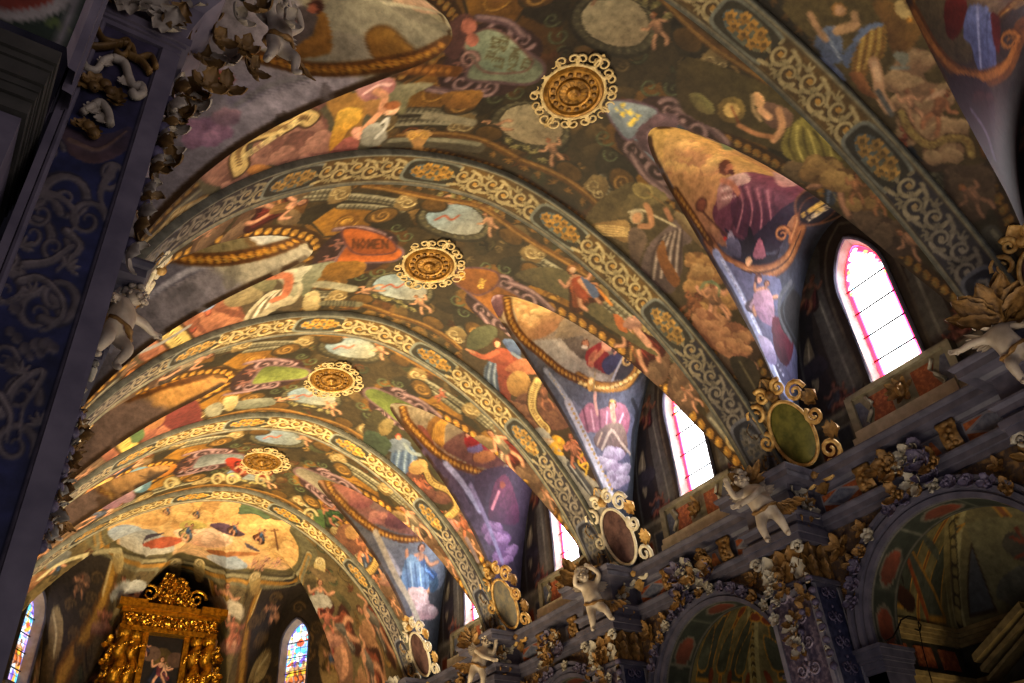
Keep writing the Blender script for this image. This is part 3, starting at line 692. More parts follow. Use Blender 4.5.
# ---- bay 1 right penetration: old man with two children by a blue window, gilded oval
p=Px(RSR[1],chartS(1),440,260,4.267)
p.f([(290,170),(360,90),(480,130),(620,210),(760,290),(850,340),(800,470),(720,540),(600,520),(480,440),(400,350),(320,260)],(150,130,100),(128,116,100),(.3,1))
p.f([(310,180),(360,100),(480,140),(580,190),(520,260),(480,310),(380,340),(330,250)],(206,168,100),(150,108,70),(1,.6))
for i,(x,y,r_) in enumerate(((400,150,40),(430,210,46),(380,260,50),(460,160,30),(350,200,36))): p.cloud(x,y,r_,(232,196,130),(186,140,86),seed=i+4)
p.e(460,160,16,14,0,(226,180,150))
p.f([(520,260),(560,200),(680,240),(620,310),(560,330),(490,330)],(150,130,98),(126,110,86),(1,0),smooth=False)
for i in range(6): p.l([(535+i*22,230-i*2),(500+i*22,320-i*4)],3,(112,98,74),smooth=False)
p.f([(400,345),(520,335),(620,400),(640,470),(720,500),(700,530),(620,520),(500,450)],(176,166,148),(150,140,124),(1,1),smooth=False)
p.f([(520,340),(610,320),(640,440),(600,420),(560,385)],(110,98,82),(90,80,70),smooth=False); p.f([(400,345),(490,340),(610,470),(640,525),(560,510),(460,430)],(166,158,142),(142,134,120),smooth=False)
p.f([(672,238),(768,292),(700,345),(612,320)],(150,164,196),(190,190,200),(1,0),smooth=False); p.l([(640,330),(672,238)],4,(120,110,90),smooth=False)
p.f([(730,360),(770,290),(860,330),(850,420),(760,420)],(110,84,78),(80,60,60))
p.f([(620,400),(650,370),(700,350),(720,400),(740,420),(760,440),(720,490),(660,460),(630,450)],(150,50,44),(96,32,34),(1,1)); p.f([(690,440),(740,400),(780,420),(720,490)],(64,66,96),(44,44,70))
p.e(620,358,19,20,0,(96,60,40)); p.e(622,356,14,14,0,(180,120,84)); p.e(616,372,13,9,0,(210,196,176)); p.l([(640,440),(690,390),(715,350)],18,(190,124,86)); p.l([(650,450),(640,420),(665,390)],16,(186,110,80))
p.e(706,314,13,13,0,(180,120,84)); p.e(704,306,13,9,0,(110,66,34)); p.l([(720,290),(712,268)],8,(200,120,60)); p.l([(712,330),(700,360),(715,380)],22,(214,156,124))
p.e(740,325,14,13,0,(214,150,110)); p.l([(740,345),(755,370),(785,375)],26,(222,166,136)); p.l([(735,360),(725,385)],10,(220,160,130)); p.l([(760,380),(745,400)],10,(220,160,130)); p.l([(780,385),(790,400)],10,(220,160,130))
p.l([(842,345),(735,515)],9,(170,172,176),smooth=False); p.f([(845,350),(742,515),(800,500),(860,400)],(60,58,60),(44,40,40),smooth=False)
p.f([(180,120),(250,100),(330,110),(310,150),(280,200),(260,240),(200,220),(170,170)],(130,92,92),(90,60,62)); p.scr(215,155,34,(176,144,140),(90,60,60)); p.scr(280,130,30,(176,144,140),(90,60,60),mx=-1)
for off,w,c in ((0,40,(96,60,20)),(-2,32,(170,118,44)),(-8,10,(232,190,100)),(8,6,(110,70,24))):
    p.l([(590,500),(650,535),(720,545),(790,530),(835,480),(850,430),(880,370),(920,360)],w,c)
p.cord([(285,160),(300,250),(350,330),(430,400),(520,475),(590,510),(640,535)],25); p.scr(800,432,28,(236,200,120),(120,76,26)); p.scr(845,420,20,(236,200,120),(120,76,26),mx=-1)
for i in range(14): t=i/13; p.e(600+250*t,525+30*math.sin(t*3.1)-50*t*t,10,7,0,(240,206,124))
p.e(643,530,16,30,.1,(200,150,70)); p.e(643,520,9,14,.1,(240,214,140))
p.l([(655,570),(662,480)],5,(150,130,90),smooth=False)
p.f([(450,470),(540,520),(640,560),(780,560),(860,500),(880,440),(870,560),(800,680),(560,680),(500,560)],(100,102,110),(78,78,90),(1,1))
p.l([(450,470),(520,560),(580,660)],20,(160,164,172)); 
for i in range(14): p.e(468+i*9,488+i*14,4,4,0,(206,190,150))
p=Px(RSR[1],chartS(1),520,400,4.267)
p.f([(220,0),(300,60),(480,60),(470,200),(460,380),(400,380),(340,330),(270,160)],(112,112,124),(84,80,98),(1,1))
p.f([(250,70),(300,10),(340,40),(430,10),(470,80),(440,180),(400,150),(330,140),(270,130)],(186,120,132),(126,70,84),(.4,1)); 
for a in range(6): p.l([(270+a*34,40+a*4),(290+a*26,130-a*4)],9,(214,160,168) if a%2 else (110,60,74))
p.f([(320,150),(380,100),(440,110),(460,200),(440,240),(400,200),(350,210),(320,190)],(132,108,92),(84,62,56)); p.l([(350,210),(390,130),(430,180),(470,230)],10,(176,152,130)); p.l([(330,190),(350,140)],8,(180,150,120))
p.e(395,20,18,22,0,(110,70,44)); p.e(395,26,13,17,0,(206,156,130)); p.l([(395,50),(400,80)],26,(200,150,120)); p.l([(330,60),(320,0),(322,-30)],14,(210,160,140)); p.e(395,4,14,6,0,(220,180,90))
for i,(x,y,r_) in enumerate(((400,230,50),(370,270,50),(420,300,50),(400,350,45),(440,340,30))): p.cloud(x,y,r_,(190,178,186),(130,112,128),seed=i)
p.l([(205,10),(300,210),(370,370),(400,420)],30,(190,186,190)); 
for i in range(20): p.e(212+i*9.5,20+i*19,6,6,0,(180,140,70))
p.l([(480,0),(500,60),(480,160),(490,300),(500,400)],14,(44,42,46))
# ---- bay 2
p=Px(RSR[2],chartS(2),340,360,4.645)
p.f([(300,190),(330,120),(420,160),(520,220),(680,290),(800,440),(760,520),(620,520),(500,430),(380,310)],(146,130,100),(120,104,82))
for i in range(7): p.l([(330+i*22,160+i*12),(310+i*20,230+i*9),(350+i*20,290)],4,(110,96,70))
p.f([(455,255),(500,215),(600,260),(670,300),(640,330),(560,300)],(214,206,196),(190,150,120),(1,0),smooth=False)
p.f([(400,330),(450,255),(500,270),(480,380),(560,440),(620,480),(500,430)],(150,106,44),(96,60,30)); 
for i in range(6): p.l([(430+i*10,370+i*6),(440+i*9,310),(470+i*6,280+i*3)],5,(200,150,60))
p.f([(360,310),(400,320),(460,420),(560,470),(640,500),(560,490),(460,440)],(110,60,44)); p.f([(480,400),(560,340),(640,320),(760,370),(800,440),(740,500),(620,490),(540,450)],(120,84,70),(84,52,48))
p.f([(575,370),(600,340),(650,360),(640,400),(600,420)],(160,40,36),(100,30,30)); p.f([(590,410),(650,390),(720,340),(740,360),(660,420),(610,430)],(120,110,150),(90,80,120)); p.f([(660,380),(720,350),(760,380),(740,440),(680,430)],(160,60,56),(110,40,50))
for x,y in ((590,345),(700,340),(625,455),(680,335)): p.e(x,y,14,15,0,(80,46,30)); p.e(x+3,y+3,9,10,0,(206,150,120))
p.f([(620,440),(700,420),(720,460),(640,480)],(176,120,70),(130,80,50)); p.l([(800,445),(770,510)],8,(180,176,180),smooth=False)
p.cord([(285,200),(310,280),(370,350),(440,420),(520,475),(600,505),(700,535),(790,530),(850,480)],26)
p.f([(470,460),(560,520),(680,550),(820,540),(900,520),(960,600),(960,690),(640,690),(560,580)],(72,64,84),(52,42,58)); p.l([(490,480),(560,560),(620,650),(650,700)],24,(150,150,180)); p.f([(640,530),(700,540),(760,560),(780,640),(740,700),(680,680)],(110,40,56),(60,24,40))
p=Px(RSR[2],chartS(2),342,455,2.994)
p.f([(400,60),(560,60),(560,330),(500,330),(440,220)],(62,48,64),(46,36,48)); p.f([(460,80),(500,70),(530,200),(440,190)],(100,50,70),(56,30,50)); 
for i,(x,y,r_) in enumerate(((450,220,34),(470,250,38),(490,290,36),(480,310,30))): p.cloud(x,y,r_,(140,108,142),(88,62,94),seed=i)
p.e(480,90,9,11,0,(120,60,40)); p.l([(470,110),(450,160)],9,(190,120,130)); p.l([(385,90),(430,190),(480,320)],12,(120,110,140))
# ---- bay 3
p=Px(RSR[3],chartS(3),260,440,4.645)
p.f([(310,170),(400,150),(520,220),(700,360),(760,440),(640,430),(480,350),(380,250)],(150,90,70),(110,76,70)); p.f([(400,170),(480,170),(500,200),(430,230)],(220,160,100)); p.l([(400,160),(450,210),(470,180)],20,(226,160,110))
p.cloud(580,290,70,(150,120,96),(110,84,76)); p.cloud(550,360,50,(186,130,104),(130,84,76)); p.cloud(470,280,60,(160,100,80),(120,70,66)); p.cloud(650,370,70,(130,80,80),(90,56,60))
p.cord([(300,150),(330,230),(400,310),(480,380),(560,430),(660,460),(780,460)],24)
p.f([(530,440),(660,480),(800,480),(860,600),(820,700),(660,700),(590,560)],(104,110,120),(76,78,90)); p.l([(540,450),(600,540),(660,640),(690,690)],22,(140,140,150))
p.fig(740,580,210,.1,robe=(110,150,190),robe2=(70,100,150),seed=5); p.f([(660,620),(680,550),(720,540),(780,640),(770,700),(660,690)],(108,136,160),(70,96,128))
for a in range(5): p.l([(675+a*22,560+a*8),(690+a*20,680)],7,(146,172,190) if a%2 else (60,82,112))
p=Px(RSR[3],chartS(3),342,455,2.994)
p.cloud(230,440,50,(214,190,180),(150,124,120),rot=1.2); p.cloud(250,470,40,(200,176,170),(140,110,110)); p.l([(100,230),(160,360),(200,430),(230,500)],16,(150,140,120))
# ---- left penetrations
p=Px(RSL[0],lambda q:chartS(0)(q),200,0,3.413)
p.f([(150,170),(430,150),(440,0),(800,-60),(880,0),(840,120),(780,180),(640,205),(440,215),(260,205)],(150,142,120),(124,116,96),(1,0))
p.f([(640,20),(700,-20),(860,0),(840,40),(760,45),(680,10)],(214,178,150),(186,150,120)); p.l([(560,0),(700,20),(820,45),(850,90)],5,(190,180,150)); p.l([(440,105),(560,110),(740,170)],6,(110,104,84)); p.l([(700,100),(740,130),(800,160)],5,(110,104,84))
p.f([(440,20),(600,0),(700,60),(830,110),(790,180),(640,150),(540,120),(440,110)],(158,150,124),(132,124,100),(1,1))
p.f([(440,110),(540,125),(600,180),(680,200),(440,200)],(150,140,118),(128,118,98))
p.f([(565,130),(600,92),(650,95),(700,140),(730,175),(680,200),(600,200)],(160,116,44),(116,78,30),rim=((90,60,24),7)); p.l([(630,140),(650,170),(670,150)],8,(110,76,30)); p.l([(650,170),(640,185)],6,(110,76,30))
p.f([(380,60),(430,50),(442,180),(280,200),(250,190),(330,150)],(150,104,44),(110,72,28)); p.f([(270,70),(340,20),(400,50),(380,120),(280,180),(240,180),(250,100)],(90,80,76),(64,54,52)); p.e(395,22,28,26,0,(66,34,24)); p.e(385,30,15,15,0,(160,90,64)); p.l([(280,100),(330,80)],14,(150,80,56))
p.f([(90,240),(130,190),(260,220),(420,250),(380,265),(250,300),(130,370),(80,320)],(170,160,156),(150,140,150)); p.l([(120,360),(240,290),(380,262)],14,(150,144,140)); 
for i in range(14): p.l([(150+i*16,330-i*5),(160+i*16,345-i*5)],4,(80,74,80),smooth=False)
p.cord([(150,180),(240,205),(380,235),(520,235),(660,215),(760,190),(850,140)],34,light=(196,140,50),mid=(150,96,32))
p.cloud(70,270,50,(190,90,70),(130,60,50)); p.cloud(20,450,80,(214,160,176),(160,120,140),seed=3); p.cloud(90,400,50,(190,150,150),(150,120,130),seed=4)
p=Px(RSL[1],lambda q:chartS(1)(q),130,180,3.413)
p.f([(180,220),(230,180),(350,140),(480,80),(640,100),(660,140),(620,180),(480,225),(300,250),(200,245)],(206,196,170),(170,170,160),(1,0)); p.f([(190,220),(350,150),(420,190),(445,230),(330,250),(200,245)],(140,124,84),(110,98,66),(1,0),smooth=False)
for i in range(5): p.l([(230+i*40,200-i*3),(240+i*40,240)],4,(96,84,56),smooth=False)
p.f([(350,150),(400,170),(445,230),(410,230),(380,190)],(110,84,50),smooth=False); p.f([(480,100),(560,90),(640,105),(600,140),(520,170),(500,140)],(214,176,130),(190,140,110)); p.cloud(560,120,60,(226,190,150),(190,150,120)); p.f([(380,150),(470,120),(490,180),(440,220)],(186,196,206),(206,200,186))
p.f([(560,70),(640,60),(620,90),(580,90)],(150,60,40)); p.f([(620,70),(700,50),(720,60),(660,105)],(110,140,90),(80,110,70))
p.f([(60,300),(130,270),(300,280),(200,330),(50,410),(40,350)],(110,106,116),(90,86,100)); p.l([(60,400),(200,310),(330,275)],18,(176,172,180))
for i in range(16): p.l([(70+i*16,385-i*7),(78+i*16,398-i*7)],4,(90,84,90),smooth=False)
p.cord([(120,255),(220,270),(340,268),(460,245),(580,205),(660,165)],34,light=(214,160,60),mid=(180,120,36))
p=Px(RSL[2],lambda q:chartS(2)(q),30,320,3.413)
p.f([(540,160),(600,130),(690,120),(680,150),(600,175)],(200,150,90),(180,130,80)); p.cord([(330,260),(450,215),(560,190),(680,160)],32,light=(220,150,40),mid=(190,120,24))
p.cord([(380,240),(480,200),(590,170),(690,130)],28,light=(220,150,40),mid=(190,120,24))
# ---- main vault, bay 0
t0=TONE[0]
p=Px(RV[0],chartV,200,0,3.413)
p.f([(0,520),(130,440),(330,340),(440,300),(560,290),(700,290),(640,420),(560,520),(300,580),(60,660),(0,640)],(86,80,56),(66,60,44)); p.f([(600,330),(680,290),(800,285),(720,330),(690,390)],(130,124,96),(100,96,66))
for x,y,r_,i in ((380,340,60,0),(330,430,110,1),(360,500,90,2),(250,520,70,3),(90,580,95,4),(130,620,60,5),(380,560,60,6)): p.cloud(x,y,r_,(174,126,104),(112,74,62),seed=i)
p.l([(210,385),(260,380),(320,370),(350,365)],26,(190,116,92)); p.l([(200,390),(250,385),(340,372)],12,(220,150,120)); p.f([(160,580),(200,560),(260,580),(240,610),(180,600)],(180,120,60),(130,84,50))
p.ban([(140,580),(130,520),(170,470),(240,445),(300,430),(350,400),(380,410)],34,(206,176,108)); p.txt('VOTIS PROMO ET IVRE',(150,545),(345,415),16,(240,214,140))
p.f([(430,350),(480,320),(570,320),(600,360),(560,400),(540,470),(480,540),(440,530),(460,420)],(170,124,56),(110,76,36)); p.f([(460,420),(480,375),(545,370),(548,410),(500,450),(460,520),(440,500)],(224,176,70),(160,110,34)); p.f([(440,530),(500,470),(545,480),(510,545)],(150,84,70),(100,56,50))
p.f([(530,300),(600,265),(660,270),(660,310),(600,340),(560,345)],(206,150,140),(150,96,92),(1,1)); p.l([(560,320),(610,290),(650,290)],9,(230,184,170)); p.f([(560,350),(630,340),(650,370),(590,400)],(176,130,70),(130,90,50)); p.l([(600,310),(630,330),(620,370)],20,(206,146,106)); p.e(650,372,30,22,-.2,(220,170,130)); p.e(655,360,30,14,-.2,(150,90,50)); p.e(545,455,30,22,.3,(210,150,120)); p.l([(620,380),(560,440)],22,(206,146,106))
p.f([(560,440),(610,420),(640,470),(600,500),(550,490)],(170,168,150),(110,106,92)); p.l([(620,420),(640,405),(630,440),(600,470)],10,(200,196,180))
p.l([(640,490),(950,505)],40,(60,54,40)); p.l([(650,480),(950,492)],16,(110,106,84)); p.l([(770,395),(930,420)],26,(120,112,88)); p.f([(830,320),(960,310),(940,360),(850,370)],(120,84,34),(90,60,26)); p.e(890,340,34,24,.1,(150,104,44),(90,60,24))
p.f([(700,450),(790,450),(760,500),(780,540),(720,540),(730,500)],(170,130,76),(110,76,40)); p.scr(725,465,16); p.scr(765,465,16,mx=-1); p.l([(540,535),(700,545),(950,570)],26,(104,62,26)); p.cord([(440,540),(560,530),(700,545),(860,560)],20,light=(150,100,50),mid=(120,74,34))
# winged lady with mirror and putti on cloud, right
p=Px(RV[0],chartV,570,170,4.267)
p.f([(60,220),(230,60),(330,80),(470,190),(560,290),(640,400),(760,640),(700,690),(560,690),(430,560),(250,390)],(78,66,38),(56,44,26),(1,1)); p.f([(250,110),(330,60),(420,120),(350,150),(300,180),(180,210),(230,150)],(110,96,58),(84,70,42))
p.f([(90,235),(160,220),(240,215),(260,270),(240,310),(150,270)],(150,120,70),(100,76,42)); 
for i in range(5): p.l([(250,250+i*8),(170-i*6,238+i*10),(110,240+i*6)],5,(190,160,100))
p.f([(250,260),(300,250),(330,300),(300,380),(290,430),(260,380)],(110,90,70),(70,54,44)); p.f([(300,430),(330,330),(400,260),(480,200),(520,300),(480,330),(480,420),(440,520),(380,510),(320,460)],(110,92,84),(66,52,48),(1,1))
for i in range(9): p.l([(400+i*10,280-i*4),(360+i*14,350),(340+i*16,470-i*3)],8,(160,142,124) if i%2 else (56,42,36))
p.f([(370,350),(400,300),(420,380),(470,470),(440,500),(390,420)],(130,84,40),(90,54,26)); p.e(285,200,30,32,.4,(160,140,104)); p.e(285,205,20,24,.5,(190,140,96)); p.l([(250,180),(300,170),(370,200),(450,240)],9,(196,180,140))
p.l([(300,240),(345,235),(340,180),(325,150)],24,(176,124,82)); p.l([(410,170),(430,210)],22,(160,110,76)); p.e(310,88,44,28,.5,(130,112,66),(90,78,46),(1,0),((160,140,80),5)); p.l([(330,95),(420,160)],5,(130,100,56)); p.f([(440,180),(500,200),(560,300),(600,350),(560,330),(480,250)],(150,130,90),(90,70,44))
for x,y,r_,i in ((590,440,90,0),(560,500,70,1),(620,560,90,2),(540,380,50,3),(690,560,60,4)): p.cloud(x,y,r_,(176,136,80),(112,78,46),seed=i)
p.fig(610,540,190,-.2,naked=True,seed=8); p.fig(530,590,130,.5,naked=True,skin=(150,96,60),seed=9); p.l([(560,500),(590,470),(630,490)],9,(90,110,80))
p=Px(RV[0],chartV,660,240,4.267)
for x,y,r_,i in ((250,400,110,0),(290,440,90,1),(330,400,70,2),(200,340,60,3),(330,460,60,4)): p.cloud(x,y,r_,(184,136,92),(124,80,56),seed=i,rot=.6)
p.fig(240,250,150,-.3,naked=True,skin=(184,130,90),seed=10); p.fig(130,270,120,.6,naked=True,skin=(130,80,48),seed=11); p.l([(170,210),(200,180),(250,200),(250,240)],8,(110,116,80)); p.cloud(180,140,60,(180,144,92),(120,86,50)); 
p.f([(300,500),(400,520),(440,660),(380,690),(330,600)],(50,42,28),(36,30,22)); p.l([(340,520),(420,660)],10,(90,80,56))
# near side: kneeling lady with candle, green robe
p=Px(RV[0],chartV,682,0,2.994)
p.f([(0,180),(120,200),(320,290),(480,430),(560,520),(640,660),(560,600),(420,500),(200,420),(0,330)],(70,60,30),(50,40,22)); p.e(148,330,42,40,0,(120,100,50),(84,66,34)); p.e(148,330,24,22,0,(170,140,80)); p.l([(148,320),(170,370)],5,(110,50,30)); p.e(60,310,46,22,.7,(110,104,60),(80,70,40))
p.f([(300,420),(330,370),(380,350),(420,390),(450,450),(480,480),(380,490),(310,470)],(140,128,60),(90,80,36),(1,1)); 
for i in range(6): p.l([(330+i*16,370+i*6),(320+i*24,430),(340+i*22,480)],6,(176,160,84) if i%2 else (70,60,26))
p.f([(230,310),(280,310),(330,340),(320,380),(260,380)],(120,90,70),(80,56,44)); p.e(228,298,18,24,-.6,(196,150,100)); p.l([(210,285),(215,330),(235,360)],10,(150,124,84)); p.l([(235,330),(260,350)],22,(206,156,110)); p.l([(290,330),(300,380),(275,420)],20,(190,140,96)); p.l([(170,375),(220,400),(270,410)],14,(160,110,70))
for x,y,r_,i in ((420,510,70,0),(480,540,60,1),(560,590,70,2)): p.cloud(x,y,r_,(150,120,70),(96,70,40),seed=i)
p.fig(520,560,90,0,naked=True,skin=(150,100,64),seed=12); p.fig(590,600,80,0,naked=True,skin=(150,100,64),seed=13)
# hats with their lettering, bay 0
p=Px(RV[0],chartV,342,0,2.994)
p.f([(380,110),(440,85),(500,110),(560,170),(570,190),(540,215),(440,218),(400,190),(365,140)],(138,146,116),(84,94,76),(0,1),rim=((90,64,56),6))
p.txt('CLE',(548,172),(535,208),22,(70,58,30),.16); p.txt('MEN',(510,140),(495,212),22,(70,58,30),.16); p.txt('TER ET',(478,102),(455,205),22,(70,58,30),.16); p.txt('DATE',(452,110),(428,180),22,(70,58,30),.16)
p.scr(380,180,28,(130,100,90),(70,46,40)); p.f([(280,130),(330,60),(380,40),(400,80),(370,120),(340,180)],(84,54,46),(60,38,34)); p.e(380,78,24,24,0,(150,90,70)); p.e(390,120,20,20,0,(150,90,70)); p.cord([(0,230),(120,210),(260,210),(340,215)],24,light=(150,100,40),mid=(120,76,28)); p.cord([(0,200),(150,180),(250,160),(310,120)],26,light=(190,120,40),mid=(150,90,30))
p=Px(RV[0],chartV,600,90,4.267)
p.f([(25,80),(50,45),(130,50),(240,80),(230,130),(180,150),(150,200),(110,210),(60,150)],(140,150,148),(90,98,104),(.5,1),rim=((80,60,70),8))
for s_,a,b in (('I',(66,95),(84,85)),('P',(96,78),(112,70)),('I',(92,112),(106,98)),('PI',(100,118),(128,92)),('E',(130,108),(146,94)),('GRA',(128,160),(176,108))): p.txt(s_,a,b,17,(236,200,70),.2)
p.f([(150,190),(190,140),(250,100),(330,110),(320,180),(260,230),(270,300),(230,290),(180,250)],(104,80,84),(66,48,52)); p.e(245,128,30,24,-.5,(130,100,104),(90,66,70)); p.scr(230,200,34,(150,120,122),(70,50,54)); p.l([(210,240),(250,300),(300,380)],20,(100,76,80))
p.cord([(235,190),(255,270),(300,370),(380,500),(450,620)],20)
# near corner cartouche, bay -1 foot
# ---- bay -1 right : lady in blue and yellow, putti on clouds
p=Px(RV[-1],chartV,784,0,4.267,.8)
p.f([(0,0),(440,-40),(560,60),(700,240),(800,500),(860,690),(620,690),(540,620),(400,500),(260,340),(120,170)],(96,80,40),(70,56,32),(1,1))
for x,y,r_,i in ((560,260,90,0),(520,350,90,1),(620,420,110,2),(600,540,120,3),(700,560,90,4),(680,640,90,5),(500,440,60,6)): p.cloud(x,y,r_,(190,158,112),(130,98,70),seed=i)
p.f([(380,20),(440,0),(560,60),(590,130),(520,230),(460,220),(430,120)],(150,112,50),(96,64,30)); p.f([(300,180),(350,110),(430,110),(430,220),(400,260),(370,250),(350,320),(300,330),(290,260)],(190,150,66),(130,90,40),(1,1))
for i in range(7): p.l([(330+i*16,120),(310+i*18,220),(300+i*14,320-i*8)],7,(220,184,96) if i%2 else (110,74,34))
p.f([(130,180),(170,120),(230,120),(250,200),(240,270),(180,260),(150,220)],(120,134,160),(80,90,116)); p.f([(270,290),(250,240),(290,180),(330,120),(400,95),(420,110),(350,140),(310,200)],(126,142,170),(84,96,124)); p.f([(150,240),(200,260),(260,330),(250,345),(180,290)],(96,104,130))
p.l([(170,130),(240,250)],6,(190,200,210)); p.l([(110,60),(150,130),(180,170)],24,(196,150,104)); p.l([(230,130),(300,110)],46,(210,164,112)); p.e(235,42,34,30,.4,(150,106,50)); p.e(238,45,24,22,.4,(214,164,116)); p.l([(300,60),(310,110)],30,(206,160,110))
p.l([(380,260),(400,320),(410,400),(450,470)],44,(196,150,110)); p.l([(385,270),(405,340)],24,(226,184,140)); p.f([(280,320),(330,310),(370,380),(400,420),(340,400)],(170,110,60),(110,66,36))
p.l([(400,390),(460,490)],22,(90,88,84)); p.f([(470,20),(520,0),(545,60),(500,80)],(206,176,110)); p.e(535,85,10,10,0,(220,150,50)); p.f([(470,220),(530,230),(520,280),(480,260)],(120,120,104)); p.l([(460,290),(530,290)],16,(120,122,110))
p.fig(660,460,190,.5,naked=True,skin=(170,110,74),seed=21); p.fig(540,440,140,-.3,naked=True,skin=(206,150,110),seed=22); p.fig(520,580,120,.6,naked=True,skin=(170,84,60),seed=23); p.l([(620,420),(680,390)],22,(216,170,130))
p.ban([(500,480),(540,560),(620,620),(700,590),(780,600),(800,660)],30,(150,126,70)); p.cord([(530,0),(600,110),(680,260),(760,420),(830,560),(860,660)],24,light=(150,106,44),mid=(110,74,30))
p=Px(RSR[-1],chartS(-1),784,0,4.267,.9)
p.f([(560,0),(700,0),(780,60),(800,260),(700,240),(620,120)],(96,84,54),(70,62,44)); p.f([(690,0),(780,0),(760,120),(720,170),(690,130)],(110,36,26),(70,24,18)); p.f([(780,40),(830,20),(880,50),(900,160),(900,300),(830,300),(800,200),(765,150)],(112,124,160),(74,84,120),(0,1)); p.l([(825,30),(830,140),(840,290)],12,(150,160,190)); p.l([(870,60),(880,290)],8,(70,80,110)); p.f([(880,60),(920,80),(920,220),(900,200)],(80,30,26))
p.l([(560,60),(640,200),(720,290),(800,330),(880,330),(960,280),(1000,180),(1010,110)],44,(96,58,24)); p.l([(560,60),(640,200),(720,290),(800,325),(880,322),(950,275),(990,180)],22,(150,96,42)); p.scr(960,175,44,(150,98,44),(60,36,18))
p.f([(700,330),(860,350),(900,480),(880,690),(800,560)],(44,34,40),(30,26,30)); p.cloud(850,420,50,(70,40,40),(44,28,30)); p.l([(800,470),(860,560),(900,680)],12,(90,86,104))
# ---- bay 1 left: white figure, banner, clouds
p=Px(RV[1],chartV,130,180,3.413)
p.f([(0,540),(60,430),(200,380),(420,310),(620,290),(600,420),(480,500),(300,560),(60,650)],(92,78,54),(66,54,36)); p.f([(560,320),(620,290),(700,280),(640,340),(590,400)],(130,130,104),(100,100,74))
for x,y,r_,i in ((260,460,130,0),(320,500,100,1),(290,400,70,2),(120,560,80,3),(90,590,60,4),(200,520,60,5),(180,480,60,6)): p.cloud(x,y,r_,(180,118,82),(116,68,48),seed=i)
p.f([(320,400),(340,350),(400,330),(440,360),(450,400),(380,430),(330,430)],(186,170,124),(120,104,70)); p.f([(400,330),(460,310),(500,340),(480,380),(430,370)],(150,144,104),(100,94,64)); p.f([(390,470),(430,420),(480,380),(540,370),(570,330),(590,370),(560,420),(500,440),(470,490),(400,510)],(206,194,158),(130,116,86),(1,1)); p.f([(500,320),(620,292),(590,330),(560,400),(520,350)],(196,190,160),(140,134,100))
for i in range(7): p.l([(400+i*22,490-i*18),(430+i*20,440-i*14),(470+i*16,400-i*8)],7,(230,220,190) if i%2 else (110,96,70))
p.l([(480,330),(540,330),(530,390),(490,410)],20,(190,110,74)); p.e(505,315,20,17,0,(120,60,36)); p.e(512,322,13,12,0,(190,120,84)); p.fig(250,380,130,.2,naked=True,skin=(200,104,70),seed=30); p.fig(190,530,100,-.4,naked=True,skin=(150,70,50),seed=31)
p.l([(190,430),(230,400),(250,440),(280,430),(280,400)],12,(120,136,160)); p.ban([(190,575),(150,530),(105,490),(115,465),(160,430),(190,385),(230,370)],30,(196,170,96))
p.f([(600,390),(640,380),(650,420),(630,450),(590,440)],(196,176,124),(130,110,70)); p.l([(490,460),(600,465),(760,455)],30,(40,34,22)); p.l([(640,355),(760,372)],26,(150,144,116)); p.l([(660,420),(780,425)],22,(110,104,78)); 
for i in range(9): p.l([(672+i*12,412),(668+i*12,432)],4,(60,56,40),smooth=False)
p.cord([(490,490),(640,478),(780,470)],22,light=(160,104,40),mid=(130,80,30)); p.f([(680,285),(800,280),(780,330),(660,340)],(140,98,36),(100,70,28)); p.l([(0,600),(100,560),(200,500)],10,(140,136,130)); p.cord([(0,660),(60,630),(110,600)],22,light=(220,150,80),mid=(180,110,60))
p=Px(RV[1],chartV,342,228,2.994)
p.f([(0,10),(40,0),(120,20),(160,50),(150,75),(60,80),(20,60)],(176,92,38),(120,60,26),(0,1),rim=((90,54,50),5)); p.txt('NOMEN',(30,60),(140,62),26,(80,44,20),.16)
p=Px(RV[1],chartV,440,260,4.267)
p.f([(60,90),(80,40),(180,35),(250,60),(240,110),(170,150),(110,130)],(150,92,36),(104,60,26),(0,1),rim=((96,64,64),8)); p.e(95,70,12,16,0,(220,170,60)); p.e(95,70,7,10,0,(130,80,30)); p.txt('GR',(178,128),(196,82),20,(240,200,90),.2)
# bay1 far side right: angel in red and blue with globe
p=Px(RV[1],chartV,360,300,3.938)
p.f([(400,200),(470,100),(560,120),(700,260),(800,400),(900,560),(940,690),(780,690),(640,540),(480,380)],(70,56,34),(50,36,24),(1,1)); p.f([(440,120),(520,100),(540,140),(480,190),(420,190)],(96,96,66),(70,70,46))
p.f([(490,330),(490,270),(520,230),(550,240),(560,300),(540,400),(510,390)],(100,112,126),(60,70,86)); 
for i in range(5): p.l([(505+i*10,250),(495+i*11,310),(510+i*10,380)],5,(140,150,160) if i%2 else (50,60,76))
p.f([(540,240),(600,220),(640,260),(600,330),(590,400),(560,400),(545,320)],(150,70,48),(96,44,34)); p.f([(500,230),(540,190),(590,200),(600,240),(540,250)],(170,84,56),(120,60,42)); p.l([(440,205),(490,225),(540,205)],20,(176,92,62)); p.l([(420,195),(450,208)],10,(200,140,100)); p.e(538,168,17,19,0,(84,46,28)); p.e(541,174,11,13,0,(206,150,110))
p.f([(560,160),(600,155),(630,190),(630,225),(600,215)],(110,130,160),(76,90,120)); p.l([(600,210),(650,240),(680,230)],14,(120,130,140))
p.f([(570,270),(640,230),(700,260),(700,290),(620,290)],(190,124,84),(140,84,56)); p.e(625,330,48,52,0,(184,144,84),(120,84,44),(1,1)); 
for x,y,r_,i in ((680,420,80,0),(620,430,60,1),(770,470,70,2),(740,440,60,3),(660,500,60,4)): p.cloud(x,y,r_,(120,82,60),(84,52,42),seed=i)
